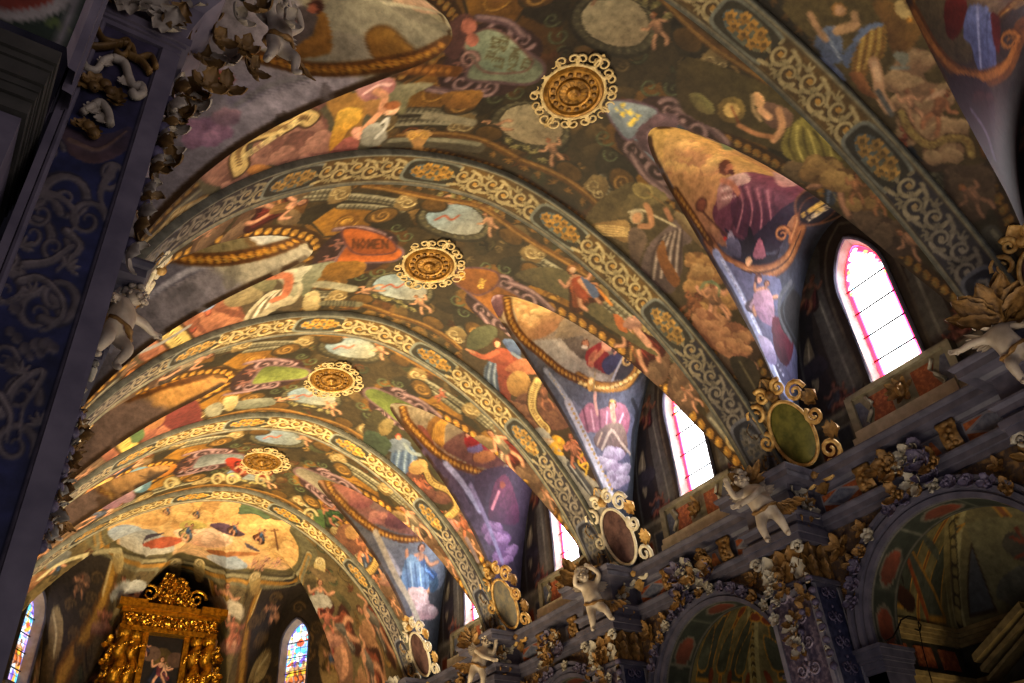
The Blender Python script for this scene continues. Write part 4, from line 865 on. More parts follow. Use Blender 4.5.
p.fig(725,370,110,-.2,naked=True,skin=(150,96,70),seed=41); p.ban([(700,320),(680,370),(680,430),(710,480),(735,510),(710,540),(670,545)],28,(190,164,100))
p.cloud(690,560,50,(196,168,140),(150,110,90)); p.cloud(730,590,60,(206,180,130),(150,120,90)); p.fig(840,580,120,-.3,naked=True,skin=(176,104,76),seed=42); p.l([(740,570),(770,540),(800,560),(780,600)],14,(190,140,40)); p.l([(880,600),(860,640),(890,670)],8,(190,150,50)); p.f([(790,660),(820,620),(850,660),(880,690),(820,690)],(30,26,26))
# foot of pier 2, sunlit white and gold
p=Px(RV[1],chartV,520,400,4.267)
p.f([(40,160),(140,260),(220,400),(300,560),(340,690),(520,690),(480,560),(400,420),(300,330),(200,250),(100,120)],(150,146,140),(120,116,110),(0,1)); p.f([(200,280),(240,270),(320,400),(300,410)],(70,72,80),(50,50,56)); p.l([(215,280),(300,400)],8,(150,150,150)); p.l([(235,275),(330,400)],6,(120,110,100))
p.l([(120,250),(180,320),(230,400),(280,480)],26,(220,206,170)); p.cloud(110,200,60,(206,186,160),(150,124,100)); p.fig(230,220,120,-.2,naked=True,skin=(176,110,84),seed=43); p.l([(130,200),(170,170),(150,220),(180,230)],14,(200,150,50)); p.l([(260,280),(290,270),(280,320)],8,(200,160,60))
# bay1 near side right: figure in orange
p=Px(RV[1],chartV,440,260,4.267)
p.f([(320,60),(440,30),(560,60),(700,200),(840,330),(930,400),(900,400),(720,290),(560,180),(400,110)],(96,88,56),(70,60,40)); p.fig(590,110,190,-.5,robe=(160,80,40),robe2=(196,130,84),seed=50); p.e(563,38,20,18,0,(150,96,50)); p.e(566,42,13,13,0,(214,170,130)); p.f([(560,90),(600,70),(600,110),(640,160),(590,160)],(160,70,36),(110,50,30)); p.l([(600,90),(640,130)],26,(206,150,110)); p.f([(600,70),(660,110),(680,150),(650,160),(620,110)],(90,104,134)); p.l([(680,130),(730,190)],14,(206,130,50)); p.f([(740,230),(780,250),(800,310),(760,290)],(170,96,50)); p.cloud(820,270,40,(196,150,124),(140,100,84)); p.l([(840,300),(890,360)],30,(190,140,110))
# ---- bay 2 right
p=Px(RV[2],chartV,340,360,4.645)
p.f([(110,380),(160,230),(250,300),(400,400),(540,600),(580,690),(400,690),(300,600)],(66,60,36),(46,38,26)); p.f([(240,420),(240,380),(280,370),(330,400),(360,450),(340,500),(300,560),(250,580),(230,520)],(96,116,140),(60,76,104),(1,1)); p.f([(200,390),(280,360),(330,390),(300,420),(240,430)],(120,130,140),(86,96,110))
for i in range(6): p.l([(260+i*16,420),(246+i*18,480),(244+i*18,550)],5,(150,166,180) if i%2 else (56,70,96))
p.l([(300,390),(330,430),(370,440)],16,(150,160,160)); p.e(270,355,15,15,0,(140,60,40)); p.e(272,360,11,11,0,(196,140,104)); p.l([(215,400),(180,380),(165,350)],14,(190,130,96)); p.f([(120,330),(200,350),(240,400),(180,460),(110,420)],(60,72,52),(44,50,36)); p.e(360,500,44,32,-.3,(196,156,96),(140,100,60)); p.cloud(360,560,70,(110,70,50),(76,46,38)); p.fig(380,580,110,0,naked=True,skin=(170,96,66),seed=51); p.ban([(400,510),(430,560),(490,600),(530,650),(540,690)],24,(196,166,90)); p.f([(180,300),(220,270),(250,290),(230,340),(190,350)],(150,130,80),(110,90,50))
p.cloud(480,640,50,(120,80,60),(84,52,44)); p.fig(470,160,60,.8,naked=True,skin=(196,110,80),seed=52)
p=Px(RV[2],chartV,260,440,4.645)
p.cloud(740,250,80,(120,76,60),(80,46,40)); p.fig(745,230,130,0,naked=True,skin=(176,100,70),seed=53); p.ban([(770,140),(800,200),(880,240),(915,310),(870,360),(830,380)],26,(190,160,90)); p.e(735,125,46,34,-.4,(206,166,100),(150,110,64)); p.cloud(870,400,60,(206,160,140),(140,96,86)); p.fig(950,400,120,-.4,naked=True,skin=(190,110,76),seed=54); p.fig(820,340,70,0,naked=True,skin=(190,90,60),seed=55)
p.l([(960,460),(1010,560)],20,(110,96,100)); p.cord([(930,530),(1000,620)],22,light=(220,150,80),mid=(180,110,60)); p.f([(820,380),(900,450),(1020,690),(960,690)],(130,100,140),(110,80,120))
# bay 2 left
p=Px(RV[2],chartV,30,320,3.413)
for x,y,r_,i in ((270,430,60,0),(300,460,50,1),(400,340,70,2),(450,360,60,3),(420,400,60,4),(520,310,60,5),(540,340,50,6)): p.cloud(x,y,r_,(176,112,80),(104,58,46),seed=i)
p.f([(450,290),(540,260),(580,290),(580,350),(500,380),(440,340)],(130,60,50),(90,40,36)); p.e(420,320,44,56,.4,(206,160,90),(150,100,60)); p.ban([(345,440),(315,400),(310,360),(340,320),(390,295),(430,285)],22,(196,166,84)); p.l([(560,240),(600,250),(640,235)],14,(220,160,60)); p.f([(600,300),(650,280),(650,320),(610,330)],(150,144,116)); p.cloud(230,400,30,(200,130,90),(140,80,60)); p.f([(340,370),(380,360),(390,400),(350,420)],(80,100,60))
p.f([(700,280),(820,265),(830,290),(710,305)],(130,130,110),(100,100,80)); p.f([(660,270),(710,260),(700,300),(670,310)],(200,184,130),(150,130,80))
# bay 3 left + right
p=Px(RV[3],chartV,30,320,3.413)
p.cloud(300,570,60,(180,140,140),(120,90,100)); p.cloud(260,610,60,(160,120,130),(110,80,90)); p.cloud(320,600,40,(170,130,130),(110,84,90)); p.f([(330,560),(340,520),(390,500),(415,520),(410,570),(370,590)],(120,150,160),(80,110,120)); p.l([(360,520),(370,580)],10,(160,186,190)); p.ban([(250,560),(190,600),(155,640),(150,690)],20,(196,160,90)); p.f([(420,500),(500,495),(470,530),(430,530)],(180,110,40)); p.fig(200,590,60,0,naked=True,skin=(200,120,70),seed=60)
p.f([(665,480),(700,470),(780,500),(830,520),(800,540),(740,520),(700,520)],(170,56,36),(120,40,28)); p.fig(740,500,70,1.2,robe=(170,56,36),robe2=(190,100,60),seed=61)
for x in (480,640,690,790): p.scr(x,560 if x<600 else 545,24,(196,176,120),(90,76,40))
p=Px(RV[3],chartV,260,440,4.645)
p.cloud(430,450,90,(140,96,66),(96,60,46)); p.cloud(400,500,70,(130,86,60),(90,56,44)); p.e(430,430,36,34,0,(196,150,90),(140,100,60)); p.fig(480,500,110,.1,naked=True,skin=(190,120,80),seed=62); p.ban([(450,400),(520,470),(545,540),(520,600),(470,630)],24,(190,156,86)); p.fig(320,340,110,-.6,robe=(90,110,60),robe2=(60,90,50),skin=(190,120,90),seed=63); p.f([(250,340),(290,330),(300,420),(260,400)],(84,110,60)); p.scr(230,350,34,(206,186,130),(90,76,40)); p.scr(180,350,24,(206,186,130),(90,76,40),mx=-1)
p.cloud(600,650,50,(190,150,120),(130,90,76)); p.fig(540,650,60,0,naked=True,skin=(200,130,90),seed=64)
# ---- lunette walls: dark painted architecture and figures round the windows
for k in BAYS:
    R=RW[k]; T={-1:.6,0:.8,1:1.0,2:1.05,3:1.05}[k]; P=lambda c_: mul(c_,T)
    R.fill([(-2,5.4),(-2,10),(2,10),(2,5.4)],P((58,50,40)),P((44,36,32)),(1,1),smooth=False)
    for s_ in (1,-1):
        R.fill([(s_*.62,6.9),(s_*.72,8.8),(s_*.5,9.7),(s_*.85,9.7),(s_*1.0,8.6),(s_*1.0,6.9)],P((96,92,84)),P((62,58,54)),(0,1)); R.line([(s_*.78,6.9),(s_*.84,8.7)],.04,P((130,126,112)))
        R.fill([(s_*1.0,8.9),(s_*1.5,8.4),(s_*1.62,7.3),(s_*1.45,6.6),(s_*1.1,7.0),(s_*1.2,7.9)],P((44,36,34)),P((30,26,28)),(0,1))
        R.fill([(s_*1.25,8.2),(s_*1.5,7.8),(s_*1.42,7.2),(s_*1.3,7.5)],P((150,138,108)),P((96,86,66)),(0,1)); R.line([(s_*1.3,8.1),(s_*1.45,7.5)],.03,P((180,168,136)))
        m_figure(Xf(R,(s_*1.12,6.95),.28,rot=s_*.1,mx=s_),P((110,50,40)),P((70,70,80)),P((150,96,76)),seed=k+5)
        m_putto(Xf(R,(s_*.95,6.75),.24,mx=s_),P((176,110,90)),seed=k+9)
        m_cloud(Xf(R,(s_*1.35,7.6),.3),(P((60,54,60)),P((36,32,36))),seed=k)
        R.line([(s_*.58,6.7),(s_*.64,8.6),(s_*.4,9.5),(0,9.85)],.05,P((90,80,66))); R.line([(s_*1.55,5.7),(s_*1.6,7.4),(s_*1.35,8.6),(s_*.9,9.5)],.05,P((76,74,70)))
        m_figure(Xf(R,(s_*.95,9.0),.34,rot=s_*.6),P((100,44,40)),P((80,66,50)),P((130,84,60)),seed=k+15)
    # painted dado: marble panels
    R.fill([(-1.9,5.45),(-1.9,6.62),(1.9,6.62),(1.9,5.45)],P((104,98,84)),P((84,78,66)),(1,0),smooth=False)
    for s_ in (1,-1):
        for a,b,c0,c1,col in ((1.42,1.7,5.75,6.3,(150,70,36)),(1.05,1.35,5.75,6.4,(78,82,92)),(.9,1.0,5.8,6.35,(146,74,40))):
            R.fill([(s_*a,c0),(s_*a,c1),(s_*b,c1),(s_*b,c0)],P(col),P(mul(col,.7)),(1,1),smooth=False,rim=(P((140,132,112)),.035))
    R.line([(-1.9,6.62),(1.9,6.62)],.09,P((136,128,108))); R.line([(-1.9,6.70),(1.9,6.70)],.04,P((70,64,54)))
# the grounds of the penetrations worked over with loose strokes of cloud and light
# ---------------------------------------------------------------- vault geometry
def vault_bay(k):
    c=yc(k); h=half(k); step=.024 if k in(0,1) else .03
    na=int(14.6/step/1.15); a=np.linspace(-AFOOT,AFOOT,na)
    for q,v in ((-1,-DTL),(1,DT)):   # a row exactly at each tip
        j=int(np.argmin(np.abs(a-q*float(np.interp(abs(v),TX,TA))))); a[j]=q*float(np.interp(abs(v),TX,TA))
    x=XC+np.sign(a)*np.interp(np.abs(a),TA,TX); z=np.interp(np.abs(a),TA,TZ)
    sg=np.interp(np.clip(ZC(x)-V(x),0,None),DS(TS),TS); sg=np.where((x>XC-DTL)&(x<XC+DT),0,np.minimum(sg,SMAX)/G(x))
    for far in (0,1):
        n=max(24,int(half(k)/step)); P=np.zeros((n,na,3)); e=PY[k+far]
        t=np.linspace(0,1,n)[:,None]; yb=c+(sg if far else -sg)
        P[:,:,1]=(e*(1-t)+yb[None]*t) if not far else (yb[None]*(1-t)+e*t); P[:,:,0]=x[None]; P[:,:,2]=z[None]
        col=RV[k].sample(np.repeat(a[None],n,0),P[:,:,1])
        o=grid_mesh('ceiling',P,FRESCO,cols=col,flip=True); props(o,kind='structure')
    # penetrations
    for side,R,xw in ((1,RSR[k],XWR),(-1,RSL[k],XWL)):
        stp=step*1.2
        sm=SMAX; bb=np.linspace(-float(b_of_s(sm)),float(b_of_s(sm)),int(2*float(b_of_s(sm))/stp)); sv=s_of_b(bb); nx=int(5/stp)
        P=np.zeros((len(sv),nx,3)); 
        for i,s in enumerate(sv):
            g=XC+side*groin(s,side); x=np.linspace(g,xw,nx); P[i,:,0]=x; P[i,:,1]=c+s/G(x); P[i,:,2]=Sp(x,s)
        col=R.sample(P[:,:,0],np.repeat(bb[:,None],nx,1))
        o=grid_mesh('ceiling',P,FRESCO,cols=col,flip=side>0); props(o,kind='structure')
for k in BAYS: vault_bay(k)
# ribs
def rib_mesh(k,W=.33):
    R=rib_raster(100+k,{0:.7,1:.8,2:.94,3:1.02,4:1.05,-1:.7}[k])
    tx,tz,ta=section_table(0.); af=float(np.interp(-ZF,-tz,ta))
    a=np.linspace(-af,af,1000 if k in(0,1) else 700); x=XC+np.sign(a)*np.interp(np.abs(a),ta,tx); z=np.interp(np.abs(a),ta,tz)
    nw=38; w=np.linspace(-W,W,nw)
    nx_=np.gradient(x,a); nz=np.gradient(z,a); on=np.stack([-nz,nx_],1); on/=np.hypot(*on.T)[:,None]   # outward normal (up)
    P=np.zeros((len(a),nw+2,3))
    for j in range(nw+2):
        jj=min(max(j-1,0),nw-1); off=.12 if j in(0,nw+1) else 0
        edge=min(jj,nw-1-jj); prof=-.018*(1 if edge in(0,1,2) else 0)
        P[:,j,0]=x+on[:,0]*(off+prof); P[:,j,2]=z+on[:,1]*(off+prof); P[:,j,1]=PY[k]+w[jj]
    U=np.repeat(a[:,None],nw+2,1); Vv=np.repeat(np.concatenate([[-W],w,[W]])[None],len(a),0)
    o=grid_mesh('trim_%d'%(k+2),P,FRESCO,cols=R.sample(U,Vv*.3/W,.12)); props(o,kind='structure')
for k in range(0,5): rib_mesh(k)
# lunette walls (the upper wall with the windows)
WIN_HW,WIN_Z0,WIN_ZS,WIN_ZA=.46,6.72,8.55,9.5
def win_w(z):
    if z<=WIN_ZS: return WIN_HW
    t=(z-WIN_ZS)/(WIN_ZA-WIN_ZS); return WIN_HW*max(0,1-t**1.9)**.75
def lunette(k,side):
    c=yc(k); xw=XWR if side>0 else XWL
    R=RW[k]; st=.024 if (k<2 and side>0) else .05
    ny=int(2*(half(k)+.0)/st); nz=int(2.2/st)*2
    ys=np.linspace(PY[k]-c,PY[k+1]-c,ny+1)
    zt=np.array([max(ZF,float(S(xw,s))+.02) for s in ys])
    P=np.zeros((nz,len(ys),3))
    for j,s in enumerate(ys):
        P[:,j,0]=xw; P[:,j,1]=c+s; P[:,j,2]=np.linspace(5.3,zt[j],nz)
    col=R.sample(P[:,:,1]-c,P[:,:,2])
    cy=(P[:-1,:-1,1]+P[1:,1:,1])/2-c; cz=(P[:-1,:-1,2]+P[1:,1:,2])/2
    ww=np.vectorize(lambda z: float(win_w(z)) if WIN_Z0-.02<z<WIN_ZA else 0.,otypes=[float])(cz)
    mask=~(np.abs(cy)<ww)
    o=grid_mesh('wall_right' if side>0 else 'wall_left',P,FRESCO_DARK,cols=col,mask=mask,flip=side>0); props(o,kind='structure')
for k in BAYS: lunette(k,1); 
for k in BAYS[1:]: lunette(k,-1)
# ---------------------------------------------------------------- windows
def glass_mat(name,strength,seed,side=1,apse=False):
    m,nt,b=mat_new(name)
    at_=N(nt,'ShaderNodeVertexColor',layer_name='Paint'); e=N(nt,'ShaderNodeEmission'); e.inputs[1].default_value=strength
    nt.links.new(at_.outputs[0],e.inputs[0]); out=[n for n in nt.nodes if n.type=='OUTPUT_MATERIAL'][0]; nt.links.new(e.outputs[0],out.inputs[0])
    return m
GLASS=glass_mat('stained_glass',11.,1); GLASS_A=glass_mat('stained_glass_apse',2.2,2)
def outline(hw,z0,zs,za,n=14):
    pts=[(-hw,z0),(-hw,zs)]
    for i in range(1,n):
        t=i/n*1.; z=zs+(za-zs)*t; pts.append((-hw*max(0,1-t**1.9)**.75,z))
    pts.append((0,za)); pts+= [(-y,z) for y,z in pts[:-1][::-1]]
    return pts
def window(idx,origin,udir,ndir,hw,z0,zs,za,glass,paint,label_side,depth=.2,tilt=0):
    """origin: base point on wall plane, udir: along wall, ndir: outwards"""
    root=empty('window_%d'%idx,tuple(origin),kind='structure')
    o=Vector(origin); u=Vector(udir); n=Vector(ndir); Z=Vector((0,0,1))
    W=lambda a,z,d:o+u*a+Z*z+n*d-o
    ol=outline(hw,z0,zs,za); ol2=outline(hw*.86,z0+.03,zs,za-.10)
    mb=MB(); vs=[W(a,z,0) for a,z in ol]+[W(a,z,depth) for a,z in ol2]; L=len(ol)
    fs=[(i,(i+1)%L,L+(i+1)%L,L+i) for i in range(L)]
    mb.add(vs,fs); mb.build('reveal',REVEAL,root)
    # moulded frame around the opening on the wall face
    fr=MB(); fr.tube([W(a,z,-.02) for a,z in ol]+[W(*ol[0],-.02)],.035,6); fr.build('frame',STONE,root)
    # glass as a fine grid
    res=.02; nz=int((za-z0)/res); na=30; P=np.zeros((nz,na,3)); C=np.zeros((nz,na,3))
    T=Raster(-hw,hw,z0,za,60,(255,255,255),idx); paint(T,hw,z0,zs,za,idx)
    for i,z in enumerate(np.linspace(z0+.03,za-.10,nz)):
        if z<=zs: w=hw*.87
        else: t=(z-zs)/(za-.10-zs); w=hw*.87*max(0,1-t**1.9)**.75
        for j in range(na):
            a=-w+2*w*j/(na-1); p=W(a,z,depth-.03); P[i,j]=p; C[i,j]=(a,z,0)
    col=T.sample(C[:,:,0],C[:,:,1],0.02)
    grid_mesh('glass',P,glass,root,cols=col)
    bars=MB()
    nb=5 if hw>.3 else 4
    for q in range(1,nb):
        z=z0+(zs+.25-z0)*q/(nb-.6)
        w=win_w2(z,hw,zs,za); bars.cut(); bars.tube([W(-w*.86,z,depth-.07),W(w*.86,z,depth-.07)],.016,5)
    bars.build_each('glazing_bar',IRON,root)
    sl=MB(); sl.add([W(-hw,z0,0),W(hw,z0,0),W(hw,z0-.0,depth),W(-hw,z0-.0,depth),W(-hw*1.02,z0-.34,-.06),W(hw*1.02,z0-.34,-.06)],[(0,1,2,3),(4,5,1,0)])
    sl.build('sill',STONE_L,root)
    return root
def win_w2(z,hw,zs,za):
    if z<=zs: return hw
    t=min(1,(z-zs)/(za-zs)); return hw*max(0,1-t**1.9)**.75
REVEAL=solid('window_reveal_plaster',(150,132,120),(176,158,146),5,.6)
def paint_nave(T,hw,z0,zs,za,idx):
    ol=np.array(outline(hw*.82,z0+.07,zs,za-.17)); T.c[:]=(255,255,255)
    T.line(np.vstack([ol,ol[:1]]),.17,(255,90,190),False); T.line(np.vstack([ol,ol[:1]]),.10,(240,30,50),False)
    r=random.Random(idx); ol2=np.array(outline(hw*.62,z0+.3,zs-.1,za-.35)); T.line(ol2,.03,(170,235,255),False)
    for q in range(26):
        t=r.uniform(0,1); a,z=ol[int(t*(len(ol)-1))]; T.ell((a*.85,z-.03),.045,.035,r.uniform(0,3),r.choice([(255,90,90),(255,150,60),(255,120,220),(160,220,255),(255,255,255)]))
    for q in range(10): T.ell((r.uniform(-.3,.3),z0+r.uniform(.15,.7)),.05,.03,r.uniform(0,3),r.choice([(255,150,240),(200,230,255),(255,180,210)]))
def paint_apse(T,hw,z0,zs,za,idx):
    r=random.Random(idx); T.c[:]=(214,226,240)
    pal=[(240,220,120),(120,170,240),(90,200,220),(250,170,60),(235,90,50),(190,150,240),(250,250,240),(120,90,200)] if idx>20 else [(250,240,150),(70,90,200),(60,160,230),(250,160,60),(60,40,90),(210,180,250),(255,255,250)]
    for q in range(150):
        a,z=r.uniform(-hw,hw),r.uniform(z0,za); T.ell((a,z),r.uniform(.04,.12),r.uniform(.05,.16),r.uniform(0,3),r.choice(pal))
    if idx<=20:
        T.fill([(-hw,z0+1.0),(-.1,z0+1.2),(hw,z0+.9),(hw,z0+1.35),(0,z0+1.4),(-hw,z0+1.3)],(30,24,50))
        for q in range(30): T.ell((r.uniform(-hw,hw),z0+r.uniform(0,.35)),.09,.04,.1,r.choice([(60,110,210),(240,250,255),(40,60,150)]))
    else: 
        for x in (-.18,.05,.22): m_figure(Xf(T,(x*hw*2,z0+.9),.32),robe=(240,110,40),robe2=(250,200,60),seed=idx)
    for z in np.arange(z0,za,.16): T.line([(-hw,z),(hw,z)],.014,(40,44,60),False)
    for a in np.arange(-hw,hw,.16): T.line([(a,z0),(a,za)],.012,(40,44,60),False)
    ol=np.array(outline(hw*.92,z0+.05,zs,za-.08)); T.line(ol,.06,(90,110,230),False)
for k in (-1,0,1,2,3): window(k+2,(XWR,yc(k),0),(0,1,0),(1,0,0),WIN_HW,WIN_Z0,WIN_ZS,WIN_ZA,GLASS,paint_nave,'right')
# ---------------------------------------------------------------- ceiling bosses
LEAFC={}
def boss(k):
    c=ym(k); x0={0:5.36,1:5.34,2:5.28,3:5.22,-1:5.36}[k]; z0=float(V(x0))-.0
    which={0:'nearest and largest one, under the first bay',1:'second one, beside the orange NOMEN shield',2:'third one from the viewer',3:'smallest and farthest, just before the apse',-1:'overhead'}[k]
    root=empty('ceiling_boss',(x0,c,z0),label=('round gilded ceiling boss, cream scrolled border, '+which),cat='ceiling boss',group='gilded bosses along the vault crown')
    F=Matrix.Rotation(math.pi,4,'X')
    m=MB(); m.lathe([(.0,.10),(.05,.13),(.09,.11),(.11,.06),(.2,.05),(.215,.085),(.24,.09),(.25,.05),(.35,.045),(.37,.09),(.40,.10),(.43,.07),(.44,0)],40,F); m.build('disc',GOLDM,root,auto=40)
    m=MB()
    for i in range(16):
        a=i/16*2*math.pi; m.leaf(F@Matrix.Rotation(a,4,'Z')@Matrix.Translation((0,.1,.055)),.14,.06,.5,2,6,5)
        m.ball((F@Vector((.3*math.cos(a),.3*math.sin(a),.06))),(.04,.04,.03),6,4)
    m.build('petals',OCHRE,root,smooth=True)
    m=MB()
    for i in range(12):
        a=i/12*2*math.pi; big=.135 if i%3==0 else .10
        for h in (1,-1):
            t=np.linspace(0,1.35*2*math.pi,18); r=(1-.82*t/t[-1])*big; cx,cy=(.46+big*.9),h*big*.62
            m.cut() if h==1 else None; P=[Vector((cx+q*math.cos(u*h+math.pi*.9*h),cy+q*math.sin(u*h+math.pi*.9*h),.05)) for q,u in zip(r,t)]
            m.tube([F@Matrix.Rotation(a,4,'Z')@p for p in P],[.026*(1-.6*j/17) for j in range(18)],6)
        if i%3==0: m.leaf(F@Matrix.Rotation(a-math.pi/2,4,'Z')@Matrix.Translation((0,.5,.04)),.22,.14,.3,3,8,5)
    m.tube([F@Vector((.455*math.cos(u),.455*math.sin(u),.05)) for u in np.linspace(0,2*math.pi,40)],.022,6)
    m.build('scroll_border',CREAM_G,root,smooth=True)
CREAM_G=solid('cream_gilt_scrollwork',(176,150,96),(214,190,136),8,.5,.1)
for k in BAYS[1:]: boss(k)
# ---------------------------------------------------------------- entablatures
def XX(side,d): return 5.2+side*d
PROF=[(-.02,4.76),(.05,4.76),(.05,4.84),(.08,4.85),(.08,4.93),(.14,4.97),(.14,5.0),(0,5.01),(0,5.36),(.05,5.37),(.09,5.42),(.16,5.44),(.26,5.45),(.26,5.545),(.29,5.56),(.31,5.60),(.31,5.625),(-.75,5.635)]
DW,DB,HB=5.4,4.80,.44
def entab(side,k0,k1,y0,y1,name,dbl=DB):
    path=[lambda o:(XX(side,DW-o),y0)]
    for k in range(k0,k1+1):
        p=PY[k]
        if p-HB-.4>y0: path+= [lambda o,p=p:(XX(side,DW-o),p-HB-o),lambda o,p=p:(XX(side,dbl-o),p-HB-o)]
        else: path=[lambda o,p=p:(XX(side,DW-o),p-HB-o),lambda o,p=p:(XX(side,dbl-o),p-HB-o)]
        path+= [lambda o,p=p:(XX(side,dbl-o),p+HB+o),lambda o,p=p:(XX(side,DW-o),p+HB+o)]
    path.append(lambda o:(XX(side,DW-o),y1))
    m=MB(); m.sweep_y(PROF,path); o=m.build(name,STONE,None); props(o,kind='structure'); return o
ENTR=entab(1,0,4,-3,20.2,'trim_11')
DBL=4.80
ENTL=entab(-1,1,4,4.4,20.2,'trim_12',4.78)
# frieze marbles and consoles
def qd(m,side,d,pts): m.add([(XX(side,d),y,z) for y,z in pts],[tuple(range(len(pts)))])
def frieze(side,k):
    c,h=ym(k),half(k); ms={'pale_border':(MB(),STONE_L),'red_panel':(MB(),REDM),'blue_panel':(MB(),SLATEB)}
    for s in (1,-1):
        a,b=c+s*(h-HB-.12),c+s*(h-HB-.82)
        qd(ms['pale_border'][0],side,DW-.006,[(a,5.03),(b,5.03),(b,5.34),(a,5.34)])
        yq=(a+b)/2; w=(a-b)/2*.93
        for sy in (1,-1):
            for sz in (1,-1): qd(ms['red_panel'][0],side,DW-.012,[(yq+sy*w,5.185+sz*.13),(yq+sy*w*.12,5.185+sz*.13),(yq+sy*w,5.185+sz*.02)])
        qd(ms['blue_panel'][0],side,DW-.012,[(yq+w*.8,5.185),(yq,5.185+.12),(yq-w*.8,5.185),(yq,5.185-.12)])
        a,b=c+s*(h-HB-1.12),c+s*.18
        qd(ms['pale_border'][0],side,DW-.006,[(a,5.03),(b,5.03),(b,5.34),(a,5.34)]); qd(ms['blue_panel'][0],side,DW-.012,[(a-s*.03,5.05),(b+s*.03,5.05),(b+s*.03,5.32),(a-s*.03,5.32)]); qd(ms['red_panel'][0],side,DW-.016,[(a-s*.08,5.08),(b+s*.1,5.08),(b+s*.16,5.29),(a-s*.16,5.29)])
    par=empty('trim_%d'%(20+k if side>0 else 30+k),(XX(side,DW),c,5.2),kind='structure')
    for n,(m,mt) in ms.items():
        m.v=[(x-XX(side,DW),y-c,z-5.2) for x,y,z in m.v]; m.build(n,mt,par)
    con=MB()
    for s in (1,-1):
        con.cut(); y0=s*(h-HB-.97)
        P=[]
        for t in np.linspace(0,1,10): P.append((-side*(.03+.10*math.sin(t*3.0)+(.05 if t>.8 else 0)),y0,-.2+.4*t))
        w=.13; vs=[];fs=[]
        for (x,y,z) in P: vs+=[(x,y-w,z),(x*1.25,y-w*.5,z),(x,y,z),(x*1.25,y+w*.5,z),(x,y+w,z)]
        for i in range(9):
            for j in range(4): a=i*5+j; fs.append((a,a+1,a+6,a+5))
        con.add(vs,fs)
        for t in range(6): con.ball((P[t+1][0]-side*.02,y0+(-1)**t*.04,P[t+1][2]),(.035,.05,.04),6,4)
        con.tube([(P[9][0]-side*.02,y0-w,.18),(P[9][0]-side*.02,y0+w,.18)],.045,8)
    con.build_each('console',OCHRE,par)
for k in (-1,0,1,2,3): frieze(1,k)
for k in (1,2,3): frieze(-1,k)
# ---------------------------------------------------------------- leaf ornaments
def rnd_rot(r,a=1.): return Matrix.Rotation(r.uniform(-a,a),4,'X')@Matrix.Rotation(r.uniform(-a,a),4,'Y')@Matrix.Rotation(r.uniform(-3.14,3.14),4,'Z')
def spray(m,M,n,L,W,r,spread=1.2,curl=1.1,a0=None):
    for i in range(n):
        a=(i/(n)*2*math.pi if a0 is None else a0+(-.5+i/max(1,n-1))*spread*2)+r.uniform(-.15,.15)
        m.leaf(M@Matrix.Rotation(a,4,'Z')@Matrix.Rotation(r.uniform(.2,.6),4,'X'),L*r.uniform(.8,1.15),W*r.uniform(.8,1.1),curl*r.uniform(.7,1.2),r.choice([3,4]),9,7)
def flower(m,M,R,r):
    for i in range(5): m.leaf(M@Matrix.Rotation(i*1.257,4,'Z')@Matrix.Rotation(.35,4,'X'),R,R*.9,.5,1,5,5,.5)
    m.ball(M@Vector((0,0,R*.15)),R*.28,8,5)
def frame_to(side,y=0,ang=0):
    """leaf plane facing the nave: local z -> towards nave, local y -> up"""
    return Matrix(((0,0,-side,0),(-side,0,0,0),(0,1,0,0),(0,0,0,1))) if side else Matrix.Identity(4)
def ornament(name,loc,side,seed,scale,label,cat,group,kinds=('gold','cream','violet'),drop=0,spreadx=.3,n=7,parent=None,yaw=0):
    r=random.Random(seed); F=Matrix.Rotation(yaw,4,'Z')@frame_to(side)
    root=empty(name,loc,label=label,cat=cat,group=group) if parent is None else parent
    L=Vector(loc) if parent is not None else Vector((0,0,0))
    mats={'gold':(OCHRE,'gilded_leaf'),'cream':(CREAM,'cream_flower'),'violet':(VIOLET,'violet_leaf')}
    ms={k:MB() for k in kinds}
    for i in range(n):
        kd=kinds[i%len(kinds)]
        ms[kd].cut(); p=Matrix.Translation(L+F.to_3x3()@Vector((r.uniform(-spreadx,spreadx),-drop*i/n+r.uniform(-.1,.1)*scale,r.uniform(0,.1)*scale)))
        if kd=='cream' and i%2: 
            flower(ms[kd],p@F@Matrix.Rotation(r.uniform(-.4,.4),4,'X'),.13*scale,r)
        else: spray(ms[kd],p@F@Matrix.Rotation(r.uniform(-.3,.3),4,'X'),r.choice([3,4,5]),.26*scale,.17*scale,r)
        if i%3==0: 
            for q in range(4): ms[kd].ball(p@F@Vector((r.uniform(-.08,.08)*scale,r.uniform(-.08,.08)*scale,.05)),.035*scale,6,4)
    for kd,m in ms.items():
        if m.v: m.build_each(mats[kd][1],mats[kd][0],root)
    return root
ORD={-1:'overhead',0:'first and nearest',1:'second',2:'third',3:'fourth',4:'fifth and farthest'}
SD={1:'right',-1:'left'}
